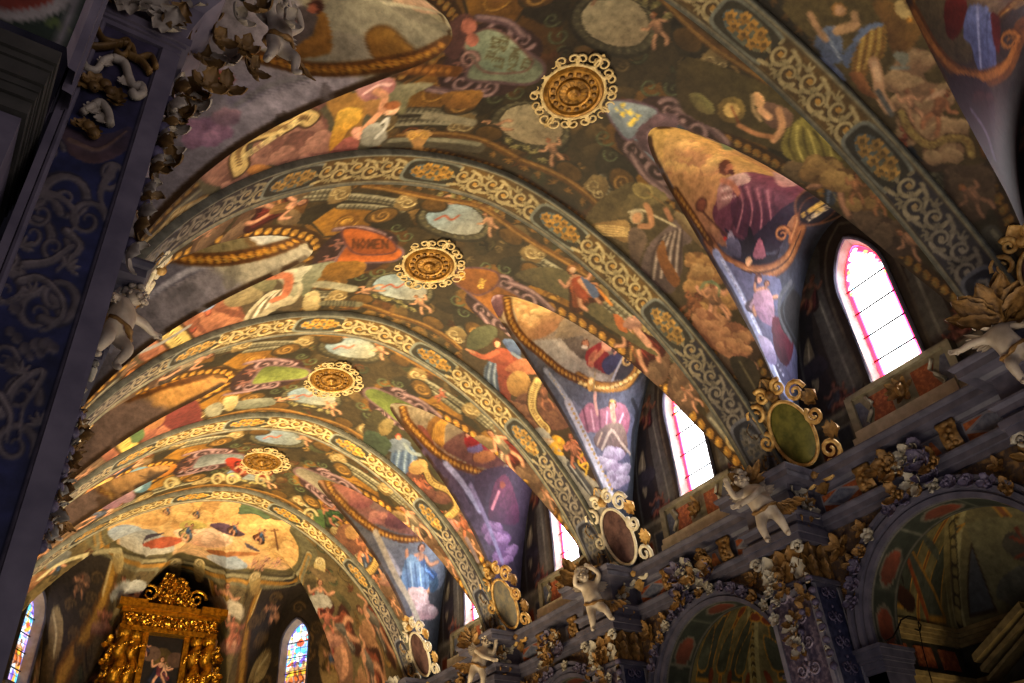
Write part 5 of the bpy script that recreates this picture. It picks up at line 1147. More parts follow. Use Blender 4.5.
# ---------------------------------------------------------------- piers: pilaster, capital, imposts
def panel_mat():
    return solid('violet_grotesque_panel',(52,46,62),(112,98,106),16,.5,bs=18,bstr=.4,detail=3,c3=(74,64,80))
PANEL=panel_mat(); BLUEP=solid('dark_blue_panel',(26,30,52),(54,56,80),14,.5,bs=14,bstr=.3)
def grotesque(m,M,h,w,r,step=.34):
    """low relief of paired scrolls, buds and an oval climbing a panel; local x across, y up, z out"""
    y=-h
    i=0
    while y<0:
        for s in (1,-1):
            t=np.linspace(0,1.4*2*math.pi,16); rr=(1-.8*t/t[-1])*w*.42
            m.tube([M@Vector((s*(w*.45+q*math.cos(u+2.2)),y+step*.5+q*math.sin(u+2.2),.01)) for q,u in zip(rr,t)],[w*.075*(1-.5*j/15) for j in range(16)],5)
            m.leaf(M@Matrix.Translation((s*w*.1,y+step*.2,.0))@Matrix.Rotation(-s*.9,4,'Z'),w*.55,w*.3,.4,3,7,5)
        m.ball(M@Vector((0,y+step*.5,.01)),(w*.13,w*.13,w*.2),8,5)
        m.ball(M@Vector((0,y+step*.9,.01)),(w*.09,w*.09,w*.13),6,4)
        y+=step; i+=1
def pier(k,side,zs0=-1.6,db=DB-.02):
    p=PY[k]; r=random.Random(k*3+side)
    root=empty('pilaster',(XX(side,5.1),p,-1.6),label='%s grey and violet pilaster with gilded capital on the %s wall'%(ORD[k],SD[side]),cat='pilaster',group='pilasters of the nave')
    O=Vector((XX(side,5.1),p,-1.6)); 
    def bx(m,d0,d1,y0,y1,z0,z1):
        xs=sorted((XX(side,d0),XX(side,d1))); m.box((xs[0]-O.x,y0-O.y,z0-O.z),(xs[1]-O.x,y1-O.y,z1-O.z))
    W=.40
    m=MB(); bx(m,db,5.42,p-W,p+W,-1.6,4.0)
    bx(m,db-.06,5.42,p-W-.05,p+W+.05,3.98,4.03); bx(m,db-.03,5.42,p-W-.02,p+W+.02,4.03,4.06)
    m.build('shaft',STONE,root)
    m=MB(); # raised border strips on nave face and near face
    for y0,y1 in ((p-W,p-W+.07),(p+W-.07,p+W)): bx(m,db-.03,db,y0,y1,0,3.95)
    bx(m,db-.03,db,p-W,p+W,3.86,3.95)
    for d0,d1 in ((db,db+.07),(5.33,5.4)): bx(m,d0,d1,p-W-.025,p-W,0,3.95)
    m.build('border_moulding',STONE_L,root)
    m=MB(); bx(m,db-.006,db,p-W+.07,p+W-.07,0,3.86); m.build('nave_panel',PANEL,root)
    m=MB(); bx(m,db+.07,5.33,p-W-.008,p-W,0,3.9); m.build('side_panel',BLUEP,root)
    m=MB(); F=frame_to(side); M=Matrix.Translation(Vector((XX(side,db-.01),p,3.75))-O)@F; grotesque(m,M,2.4,.26,r)
    m.build('relief_scrolls',CREAM_V,root,smooth=True)
    m=MB(); M=Matrix.Translation(Vector((XX(side,(db+5.4)/2),p-W-.01,3.7))-O)@Matrix(((1,0,0,0),(0,0,-1,0),(0,1,0,0),(0,0,0,1))); grotesque(m,M,2.4,.2,r)
    m.build('side_relief',VIOLET,root,smooth=True)
    # capital: bell with two tiers of acanthus, abacus
    m=MB(); bx(m,db-.1,5.42,p-W-.1,p+W+.1,4.56,4.66); bx(m,db-.13,5.42,p-W-.14,p+W+.14,4.66,4.76)
    vs=[];fs=[]
    m.build('abacus',STONE,root)
    m=MB(); bx(m,db+.02,5.42,p-W+.02,p+W-.02,4.05,4.56); m.build('bell',OCHRE,root)
    mg,mc=MB(),MB()
    for tier,(z,L,n) in enumerate(((4.05,.34,4),(4.22,.36,3))):
        for i in range(n):
            yy=p-W*.9+(i+.5)*(1.8*W)/n
            M=Matrix.Translation(Vector((XX(side,db),yy,z))-O)@F; (mg if (i+tier)%3 else mc).cut().leaf(M,L,.26,.75,3,9,7)
        for i in range(2):
            xx=XX(side,db+.12+.28*i); M=Matrix.Translation(Vector((xx,p-W,z))-O)@Matrix(((1,0,0,0),(0,0,-1,0),(0,1,0,0),(0,0,0,1))); mg.cut().leaf(M,L,.24,.75,3,9,7)
            M=Matrix.Translation(Vector((xx,p+W,z))-O)@Matrix(((-1,0,0,0),(0,0,1,0),(0,1,0,0),(0,0,0,1))); mg.cut().leaf(M,L,.24,.75,3,9,7)
    for yy in (p-W,p+W):
        t=np.linspace(0,1.6*2*math.pi,20); q=(1-.85*t/t[-1])*.12
        mc.cut().tube([Vector((XX(side,db-.06),yy+a*math.cos(b)*.8,4.47+a*math.sin(b)))-O for a,b in zip(q,t)],[.035*(1-.5*j/19) for j in range(20)],6)
    mg.build_each('acanthus_leaf',OCHRE,root); mc.build_each('volute',CREAM,root)
    # hanging festoon in front of the shaft head
    r2=random.Random(k*5+side+100)
    for nm,mt,kk in (('festoon_flower',CREAM,0),('festoon_leaf',OCHRE,1),('festoon_bud',VIOLET,2)):
        m=MB()
        for i in range(7):
            off=(r2.uniform(-.3,.3) if i<4 else r2.uniform(-.08,.08)); zz=4.12-.16*i+r2.uniform(-.05,.05)
            M=Matrix.Translation(Vector((XX(side,db-.07),p+off,zz))-O)@F@Matrix.Rotation(r2.uniform(-.4,.4),4,'X')
            m.cut()
            if kk==0 and i<4: flower(m,M,.12,r2)
            elif kk==2: m.ball(M@Vector((0,0,0)),(.05,.06,.05),7,5)
            else: spray(m,M,3,.2,.13,r2)
        for i in range(8):   # side drops at the corners
            zz=4.0-.17*i; M=Matrix.Translation(Vector((XX(side,db-.04),p-(W+.02),zz))-O)@F
            m.cut()
            if kk==2: m.ball(M@Vector((0,0,0)),(.055,.06,.055),7,5)
            elif i%2==0: spray(m,M,2,.12,.09,r2)
        m.build_each(nm,mt,root)
    return root
CREAM_V=solid('grey_violet_relief',(112,100,118),(156,140,146),10,.55,bs=20)
PIERS={}
for k in range(0,5): PIERS[k]=pier(k,1)
for k in range(1,5): pier(k,-1)
# blocks of the frieze over each pilaster carry an ornament
for k in range(0,5):
    for side in ((1,-1) if k else (1,)):
        ornament('frieze_ornament',(XX(side,4.95),PY[k]-HB-.02,5.3),0,k*11+side,1.05,'cream and gilded flower spray on the entablature block above the %s %s pilaster'%(ORD[k],SD[side]),'stucco ornament','flower sprays on the entablature blocks',('cream','gold'),.42,.16,7,yaw=0) if False else None
        r=random.Random(k+side*50); O=Vector((XX(side,4.98),PY[k]-HB-.02,5.25))
        root=empty('stucco_spray',O,label='cream and gilded flower spray on the block above the %s %s pilaster'%(ORD[k],SD[side]),cat='stucco ornament',group='flower sprays on the entablature blocks')
        a,b=MB(),MB(); B=Matrix(((1,0,0,0),(0,0,-1,0),(0,1,0,0),(0,0,0,1)))
        for i in range(7):
            M=Matrix.Translation((r.uniform(-.13,.16),0,.12-.08*i))@B
            if i%2: a.cut(); flower(a,M,.09,r)
            else: (b if i%4 else a).cut(); spray(b if i%4 else a,M,4,.2,.13,r)
        a.build_each('cream_flower',CREAM,root); b.build_each('gilded_leaf',OCHRE,root)
# ---------------------------------------------------------------- arcade walls, archivolts, imposts, chapels
ARC_Z=3.12
def arcade(side,k,chapel=True):
    c,h=ym(k),half(k); R_=h-.72; n=48
    m=MB(); O=Vector((XX(side,DW),c,0))
    # spandrel wall face, strips above the arch, full strips beside it
    def col(y0,y1,zb0,zb1):
        m.add([(0,y0,zb0),(0,y1,zb1),(0,y1,4.8),(0,y0,4.8)],[(0,1,2,3)])
    th=np.linspace(0,math.pi,n)
    for i in range(n-1): col(-R_*math.cos(th[i]),-R_*math.cos(th[i+1]),ARC_Z+R_*math.sin(th[i]),ARC_Z+R_*math.sin(th[i+1]))
    for s in (1,-1): col(s*R_,s*(h-.3),-1.6,-1.6)
    root=empty('wall_right' if side>0 else 'wall_left',tuple(O),kind='structure'); m.build('spandrel_wall',SPANDREL,root)
    # intrados with painted medallions
    R=Raster(0,(R_*math.pi)+8,0,.6,50,(36,40,32),k+5); T=.9
    for i,a in enumerate((.42,.5,.58,.34,.66,.26,.74,.18,.82)):
        u=R_*math.pi*{0:.5,1:.5}.get(9,a)
    for a in (.05,.24,.5,.76,.95):
        u=R_*math.pi*a; R.ell((u,.3),.31,.21,0,(84,78,66)); R.ell((u,.3),.26,.17,0,(104,48,30),(76,38,26),(1,0))
    for u in np.arange(0,R_*math.pi,.9): R.line([(u,.03),(u,.57)],.03,(90,88,74))
    R.line([(0,.04),(9,.04)],.05,(96,92,84)); R.line([(0,.56),(9,.56)],.05,(80,76,66))
    na=110; aa=np.linspace(0,math.pi,na); tt=np.linspace(0,.6,16); P=np.zeros((na,16,3))
    P[:,:,1]=(-R_*np.cos(aa))[:,None]; P[:,:,2]=(ARC_Z+R_*np.sin(aa))[:,None]; P[:,:,0]=(side*tt)[None]
    grid_mesh('intrados',P,FRESCO_DARK,root,cols=R.sample((R_*aa)[:,None].repeat(16,1),tt[None].repeat(na,0)))
    m=MB()
    for s in (1,-1):
        xs=sorted((0,side*.6)); m.box((xs[0],min(s*R_,s*(h-.3)),-1.6),(xs[1],max(s*R_,s*(h-.3)),2.75))
    m.build('jamb',STONE,root)
    # archivolt rings
    def ring(r0,prof,mat,nm):
        m=MB(); vs=[];fs=[]; L=len(prof)
        for a in np.linspace(-.05,math.pi+.05,60):
            for (dr,o) in prof: rr=R_+r0+dr; vs.append((-side*o,-rr*math.cos(a),ARC_Z+rr*math.sin(a)))
        for i in range(59):
            for j in range(L-1): q=i*L+j; fs.append((q,q+1,q+L+1,q+L))
        m.add(vs,fs); m.build(nm,mat,root,auto=50)
    ring(0,[(0,-.02),(0,.05),(.07,.06),(.085,.03),(.10,.03),(.115,.09),(.18,.10),(.2,.05),(.22,.05),(.235,.13),(.28,.14),(.30,.0)],STONE,'archivolt')
    # imposts
    m=MB()
    for s in (1,-1):
        for (z0,z1,e) in ((2.72,2.78,.03),(2.78,2.86,.05),(2.86,2.9,.09),(2.9,3.0,.12),(3.0,3.05,.16)):
            xs=sorted((-side*e,side*.62)); ys=sorted((s*(R_-e*.8),s*(h-.32))); m.box((xs[0],ys[0],z0),(xs[1],ys[1],z1))
    m.build('impost',STONE,root)
    # spandrel relief: gilded scrolls
    m=MB(); r=random.Random(k)
    for s in (1,-1):
        for (y,z,q) in ((s*(h-.62),4.5,.2),(s*(h-.75),4.15,.15),(s*(h-.6),3.85,.13),(s*(h-1.05),4.6,.12),(s*(h-.56),3.5,.1)):
            M=Matrix.Translation((-side*.01,y,z))@frame_to(side); spray(m,M,5,q*1.3,q*.8,r,curl=.6)
    m.build('spandrel_relief',OCHRE,root,smooth=True)
    return root
SPANDREL=solid('ochre_spandrel',(84,62,40),(120,92,58),10,.5,c3=(60,50,50))
for k in (-1,0,1,2,3): arcade(1,k)
# swag at the head of each arch
for k in (0,1,2,3):
    c=ym(k); R_=half(k)-.72
    ornament('arch_garland',(XX(1,DW-.14),c,5.2),1,k*17+3,1.0,'garland of cream, gilded and violet leaves crowning the %s chapel arch'%ORD[k],'garland','leaf garlands over the arches',drop=.42,spreadx=.42,n=13)
    # flowers strung on the archivolt
    r=random.Random(k+60); O=Vector((XX(1,DW-.14),c,ARC_Z+R_+.2)); root=empty('flower_string',tuple(O),label='violet and cream flowers strung along the curve of the %s chapel arch'%ORD[k],cat='flower string',group='flower strings on the arches')
    ms={'violet':MB(),'cream':MB(),'gold':MB()}
    for i,a in enumerate(np.linspace(.35,math.pi-.35,17)):
        if r.random()<.15: continue
        kd=('violet','violet','cream','gold','violet')[i%5]; rr=R_+.2
        M=Matrix.Translation(Vector((XX(1,DW-.12),c-rr*math.cos(a),ARC_Z+rr*math.sin(a)))-O)@frame_to(1)
        ms[kd].cut()
        if kd=='cream': flower(ms[kd],M,.13,r)
        else: spray(ms[kd],M,4,.16,.12,r)
        for q in range(3): ms[kd].ball(M@Vector((r.uniform(-.08,.08),r.uniform(-.08,.08),.03)),.03,6,4)
    for kd,m in ms.items():
        if m.v: m.build_each({'violet':'violet_leaf','cream':'cream_flower','gold':'gilded_leaf'}[kd],{'violet':VIOLET,'cream':CREAM,'gold':OCHRE}[kd],root)
# ---- chapels behind the right arcade: cloister vaults with painted ribs
CX0,CX1=11.2,13.4
def chapel(k):
    c=ym(k); hy=half(k)-.30; cx=(CX0+CX1)/2; hx=(CX1-CX0)/2; zc=3.66; H=1.5; vx,vy=hx-.13,hy-.13; prf=lambda t:H*np.clip(1-np.clip(t,0,1)**1.7,0,1)**.7
    n=150; u=np.linspace(-1,1,n); u=np.sign(u)*(1-(1-np.abs(u))**1.6); U,Vv=np.meshgrid(u,u)
    t=np.maximum(np.clip((U+.3)/1.3,0,1),np.abs(Vv)); Z=zc+prf(t)
    P=np.stack([cx+U*vx,c+Vv*vy,Z],-1)
    R=Raster(-1.02,1.02,-1.02,1.02,170,(104,94,60),k+3)
    def ch(p):
        Q=march(p,lambda x,y:np.where((np.abs(x-cx)<vx)&(np.abs(y-c)<vy),zc+prf(np.maximum(np.clip(((x-cx)/vx+.3)/1.3,0,1),np.abs(y-c)/vy)),-5)); return np.stack([(Q[:,0]-cx)/vx,(Q[:,1]-c)/vy],1)
    cr,gr,gd,rd=(146,134,88),(70,72,56),(170,120,40),(110,52,28)
    for s1 in (1,):
        for s2 in (1,-1):
            R.line([(-.3,0),(s1,s2)],.16,cr,False)
            for i in range(30):
                a=.1+.9*(i/30); q=lambda b,w:(-.3+1.3*b-.77*w*s2*s2,s2*b+w*s2*.64*1.2); R.fill([q(a-.012,.028),q(a+.012,.028),q(a+.012,-.028),q(a-.012,-.028)],(60,48,24) if i%2 else (120,100,52),smooth=False)
    for (ux,uy) in ((1,0),(0,1),(0,-1)):
        tri=lambda a,w:[(ux*a+uy*w*s,uy*a+ux*w*s) for s in (-1,1)]
        for off in (-.42,.42):
            q=lambda a,w:(ux*a+uy*(w+off),uy*a+ux*(w+off))
            R.fill([q(.35,-off*.3),q(.97,-.2),q(.97,.2)],gr,(54,56,46),(ux,uy),smooth=False,rim=(gd,.016))
        q=lambda a,w:(ux*a+uy*w,uy*a+ux*w)
        R.line([q(.1,0),q(1,0)],.05,(120,70,36),False); R.line([q(.1,.035),q(1,.035)],.012,gd,False); R.line([q(.1,-.035),q(1,-.035)],.012,gd,False)
        if k==1:
            for w in (-.5,0,.5):
                R.fill([q(.6,w),q(.9,w-.14),q(.9,w+.14)],gr,rim=(gd,.012)); R.ell(q(.45,w*.7),.07,.07,0,rd,rim=(gd,.012)); R.ell(q(.95,w+.25),.06,.04,0,rd)
    if k==0:
        p=Px(R,ch,824,523,4.27)
        p.f([(620,0),(854,0),(854,330),(760,380),(735,370),(635,90)],(112,104,68),(96,90,62)); p.f([(760,90),(790,40),(860,60),(860,160),(800,140)],(66,60,48)); p.f([(740,270),(790,210),(860,190),(860,330),(750,330)],(80,78,66)); p.l([(800,60),(850,80),(820,20)],16,(110,50,28)); p.l([(820,150),(860,130)],14,(110,50,28))
        p.f([(630,90),(735,372),(625,400),(615,250)],(72,72,74),(64,66,66),rim=((50,36,20),6),smooth=False)
        p.l([(530,0),(525,160),(545,330),(565,430)],52,(126,112,70)); p.l([(548,0),(545,160),(560,330),(578,430)],22,(90,74,42))
        for y0,y1 in ((0,50),(68,94),(108,170),(190,222),(238,300),(318,350),(365,420)): p.l([(545+y0*.07,y0),(545+y1*.07,y1)],30,(52,42,24),smooth=False); p.l([(545+y0*.07,y0+7),(545+y1*.07,y1-7)],20,(124,108,62),smooth=False)
        p.f([(360,90),(410,180),(470,290),(520,415),(450,410),(400,260),(340,110)],(70,72,62),(60,62,52),rim=((140,100,40),5),smooth=False); p.f([(300,260),(330,265),(380,310),(390,360),(370,385),(330,350),(300,300)],(60,30,20),(40,22,16)); p.l([(345,115),(390,250),(445,412)],9,(120,60,30)); p.f([(400,20),(480,100),(485,160),(420,70)],(74,76,64)); p.l([(318,170),(340,260)],4,(30,24,16))
    root=empty('wall_right',(cx,c,zc),kind='structure')
    off=np.array([cx,c,zc]); grid_mesh('chapel_vault',P-off,FRESCO_DARK,root,cols=R.sample(P[:,:,0]*0+U,Vv,.15))
    m=MB()
    for z0,z1,e in ((2.75,2.85,.1),(2.85,2.92,.16),(3.42,3.48,.05),(3.48,3.54,.08),(3.54,3.6,.13),(3.6,3.66,.17)):
        for a0,a1,b0,b1 in ((-hx,hx,hy-e,hy),(-hx,hx,-hy,-hy+e),(hx-e,hx,-hy,hy)): m.box((a0,b0,z0-zc),(a1,b1,z1-zc))
    m.build('chapel_cornice',CHAPST,root)
    m=MB()
    for a0,a1,b0,b1 in ((-hx,hx,hy,hy+.1),(-hx,hx,-hy-.1,-hy),(hx,hx+.1,-hy,hy)): m.box((a0,b0,-1.6-zc),(a1,b1,0))
    m.build('chapel_walls',CHAPW,root)
    m=MB()
    for i in range(3): 
        a=-hx+.3+i*.62; m.box((a,hy-.03,-.62),(a+.42,hy,-.32)); m.box((a,-hy,-.62),(a+.42,-hy+.03,-.32))
    for i in range(4): a=-hy+.4+i*.75; m.box((hx-.03,a,-.62),(hx,a+.42,-.32))
    m.build('red_marble_panels',REDM,root)
CHAPST=solid('chapel_cornice_stone',(120,100,62),(158,134,84),7,.45); CHAPW=solid('chapel_wall_stone',(42,40,34),(62,58,46),6,.5)
for k in (0,1,2,3): chapel(k)
# pediment of the altar in the first chapel
def V3(*a): return Vector(a)
P0=at(983,657,0,13.0); P1=at(1030,604,0,13.0)
root=empty('altar_pediment',tuple(P0),label='pale gilded sloping pediment inside the nearest chapel, bottom right edge',cat='pediment')
m=MB(); dv=(P1-P0)
for off,w,t in ((0,.10,.30),(.16,.07,.2),(.3,.05,.12)):
    a=Vector((0,0,-off)); b=Vector((dv.x,dv.y,dv.z-off*.9)); 
    m.add([a+V3(-t,0,0),b+V3(-t,0,0),b+V3(-t,0,-w),a+V3(-t,0,-w),a+V3(.3,0,0),b+V3(.3,0,0),b+V3(.3,0,-w),a+V3(.3,0,-w)],[(0,1,2,3),(4,5,6,7),(0,1,5,4),(3,2,6,7),(0,3,7,4)])
m.build('raking_cornice',CHAPST,root)
m=MB(); m.box((-.35,-1.6,-.62),(.3,.25,-.5)); m.box((-.28,-1.6,-.75),(.3,.2,-.62)); m.build('entablature',CHAPST,root)
m=MB(); m.add([(0,0,-.45),(0,dv.y,dv.z-.4),(0,dv.y,-.5),(0,0,-.5)],[(0,1,2,3)]); m.build('tympanum',CHAPW,root)
# iron lamp bracket
def pth(L,y): return [at(a,b,1,y) for a,b in L]
bp=pth([(886,641),(893,637),(898,628),(901,620),(908,616),(916,618),(921,625),(920,631),(915,629)],6.35); o0=bp[0]
root=empty('lamp_bracket',tuple(o0),label='thin curled black iron lamp bracket fixed at the spring of the nearest chapel arch',cat='bracket')
m=MB(); m.tube([p-o0 for p in bp],.011,6); m.build('curled_arm',IRON,root)
m=MB(); m.tube([at(918,622,1,6.35)-o0,at(923,650,1,6.35)-o0,at(934,690,1,6.35)-o0],.008,5); m.build('hanging_rod',IRON,root)
# ---------------------------------------------------------------- parapets under the windows
MASKG=OCHRE
def parapet(k):
    c=yc(k); x=XWR; root=empty('trim_%d'%(40+k),(x,c,5.62),kind='structure')
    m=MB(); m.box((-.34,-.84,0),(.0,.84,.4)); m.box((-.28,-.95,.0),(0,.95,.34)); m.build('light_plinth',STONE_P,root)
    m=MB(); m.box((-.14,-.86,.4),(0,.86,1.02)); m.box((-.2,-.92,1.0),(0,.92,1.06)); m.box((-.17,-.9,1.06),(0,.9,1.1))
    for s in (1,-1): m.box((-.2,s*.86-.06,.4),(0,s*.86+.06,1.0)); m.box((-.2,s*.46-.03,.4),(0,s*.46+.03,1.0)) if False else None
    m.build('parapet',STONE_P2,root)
    m=MB(); 
    for s in (1,-1): m.add([(-.146,s*.2,.47),(-.146,s*.6,.47),(-.146,s*.5,.7),(-.146,s*.6,.92),(-.146,s*.2,.92)],[(0,1,2,3,4)])
    m.build('red_marble_inlay',REDM,root)
    m=MB(); 
    for s in (1,-1): m.add([(-.146,s*.66,.47),(-.146,s*.8,.47),(-.146,s*.8,.92),(-.146,s*.7,.92),(-.146,s*.6,.7)],[(0,1,2,3,4)])
    m.build('blue_marble_inlay',SLATEB,root)
    m=MB()
    for s in (1,-1):
        m.tube([(-.17,s*.58,.45),(-.17,s*.66,.55),(-.17,s*.56,.68),(-.17,s*.5,.8),(-.17,s*.58,.93)],.03,6)
    m.build('scroll_bands',CREAM,root,smooth=True)
    m=MB(); m.ball((-.19,0,.74),(.07,.09,.12),10,8); m.ball((-.25,0,.71),(.025,.02,.04),6,4)
    for s in (1,-1): m.ball((-.25,s*.035,.77),(.012,.018,.012),6,4)
    r=random.Random(k); F=Matrix.Translation((-.16,0,.72))@frame_to(1); spray(m,F,9,.24,.13,r,curl=.5); m.build('gilded_mask',OCHRE,root,smooth=True)
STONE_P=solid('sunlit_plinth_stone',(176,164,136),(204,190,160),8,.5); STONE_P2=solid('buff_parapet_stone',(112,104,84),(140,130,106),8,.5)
for k in (-1,0,1,2,3): parapet(k)
# ---------------------------------------------------------------- cartouches at the feet of the vault
GREENP=solid('green_inscribed_panel',(70,72,28),(104,100,44),9,.5); BROWNP=solid('brown_inscribed_panel',(66,46,46),(104,76,70),9,.5); GREYP=solid('grey_blue_inscribed_panel',(84,84,84),(120,112,92),9,.5)
SCGOLD=solid('cartouche_gilt',(150,108,52),(206,170,104),10,.45,.15,bs=25); SCW=solid('cartouche_cream',(190,178,150),(226,214,184),8,.5)
def surfV(a,y,off=.04):
    x=XC+math.copysign(float(np.interp(abs(a),TA,TX)),a); z=float(np.interp(abs(a),TA,TZ)); e=.05
    x2=XC+math.copysign(float(np.interp(abs(a)+e,TA,TX)),a); z2=float(np.interp(abs(a)+e,TA,TZ))
    t=Vector((x2-x,0,z2-z)).normalized(); n=Vector((0,1,0)).cross(t); 
    if n.x*(x-XC)>0: n=-n
    return Vector((x,y,z))+n*off,t,n
def cartouche(k,side,mat,g1,g2,desc,txt=None,s=1.,a0=None,dy=-.62):
    a0=a0 or (AFOOT-.72); P,t,n=surfV(side*a0,PY[k]+dy,.02)
    up=-t; rt=up.cross(n)
    # turn slightly to face the nave and the viewer
    B=Matrix(((rt.x,up.x,n.x,P.x),(rt.y,up.y,n.y,P.y),(rt.z,up.z,n.z,P.z),(0,0,0,1)))
    root=empty('cartouche',(0,0,0),label=desc,cat='cartouche',group='cartouches at the feet of the vault'); root.matrix_world=B@Matrix.Rotation(0,4,'Y')
    m=MB(); m.lathe([(0,.075),(.12,.07),(.2,.05),(.24,.02)],28,Matrix.Scale(1.45*s,4,(0,1,0))@Matrix.Scale(s,4,(1,0,0))); m.build('inscribed_panel',mat,root,auto=60)
    m=MB(); r=random.Random(k); m.tube([(.245*s*math.cos(a),.36*s*math.sin(a),.05) for a in np.linspace(0,2*math.pi,40)],.03,6)
    for q in (1,-1):
        for (cx,cy,rr,st) in ((.27,.36,.12,0),(.33,.05,.10,2),(.29,-.33,.13,4),(.12,.5,.09,1),(.13,-.5,.09,3)):
            tt=np.linspace(0,1.5*2*math.pi,18); rad=(1-.82*tt/tt[-1])*rr*s
            m.tube([(q*(cx*s+a*math.cos(b+st)),cy*s+a*math.sin(b+st),.06) for a,b in zip(rad,tt)],[.03*s*(1-.5*j/17) for j in range(18)],6)
    m.build('scroll_frame',g1,root,smooth=True)
    m=MB(); 
    for (x,y,a,L) in ((0,.42,0,.26),(0,-.44,math.pi,.28),(.3,.2,-1.2,.2),(-.3,.2,1.2,.2),(.32,-.14,-1.8,.2),(-.32,-.14,1.8,.2)): m.cut().leaf(Matrix.Translation((x*s,y*s,.05))@Matrix.Rotation(a,4,'Z'),L*s,.2*s,.6,3,8,5)
    m.cut().ball((0,.46*s,.08),.06*s,8,6); m.cut().ball((0,-.48*s,.08),.05*s,8,6); m.build_each('crest_leaf',g2,root)
    return root
cartouche(1,1,GREENP,SCGOLD,OCHRE,'green oval cartouche in a gilded scroll frame above the second right pilaster',s=1.45,dy=-.74)
cartouche(2,1,BROWNP,SCW,SCGOLD,'brown cartouche in a bright cream and gold scroll frame above the third right pilaster',s=1.5,dy=-.72)
cartouche(3,1,GREYP,SCGOLD,OCHRE,'grey-blue oval cartouche in gold scrolls above the fourth right pilaster',s=1.5,dy=-.72)
cartouche(4,1,BROWNP,SCW,SCGOLD,'small brown cartouche in pale scrolls above the farthest right pilaster',s=1.5,dy=-.72)
JD=cartouche(0,1,BROWNP,SCGOLD,SCGOLD,'golden scrolled cartouche at the right edge above the nearest right pilaster',s=1.25,dy=-.66)
for k,d in ((1,'nearest visible'),(2,'next'),(3,'farther'),(4,'farthest')): cartouche(k,-1,GREYP,SCW,SCGOLD,'pale scrolled cartouche at the left vault foot, %s'%d,s=1.1,dy=.6)
for i,t in enumerate(('JUST','DO')):
    cu=bpy.data.curves.new('lettering','FONT'); cu.body=t; cu.size=.15; cu.align_x='CENTER'; cu.extrude=.004; cu.materials.append(SCGOLD)
    o=bpy.data.objects.new('lettering',cu); link(o); me=bpy.data.meshes.new_from_object(o); bpy.data.objects.remove(o); o=bpy.data.objects.new('lettering',me); link(o,JD); o.location=(0,.06-.17*i,.105)
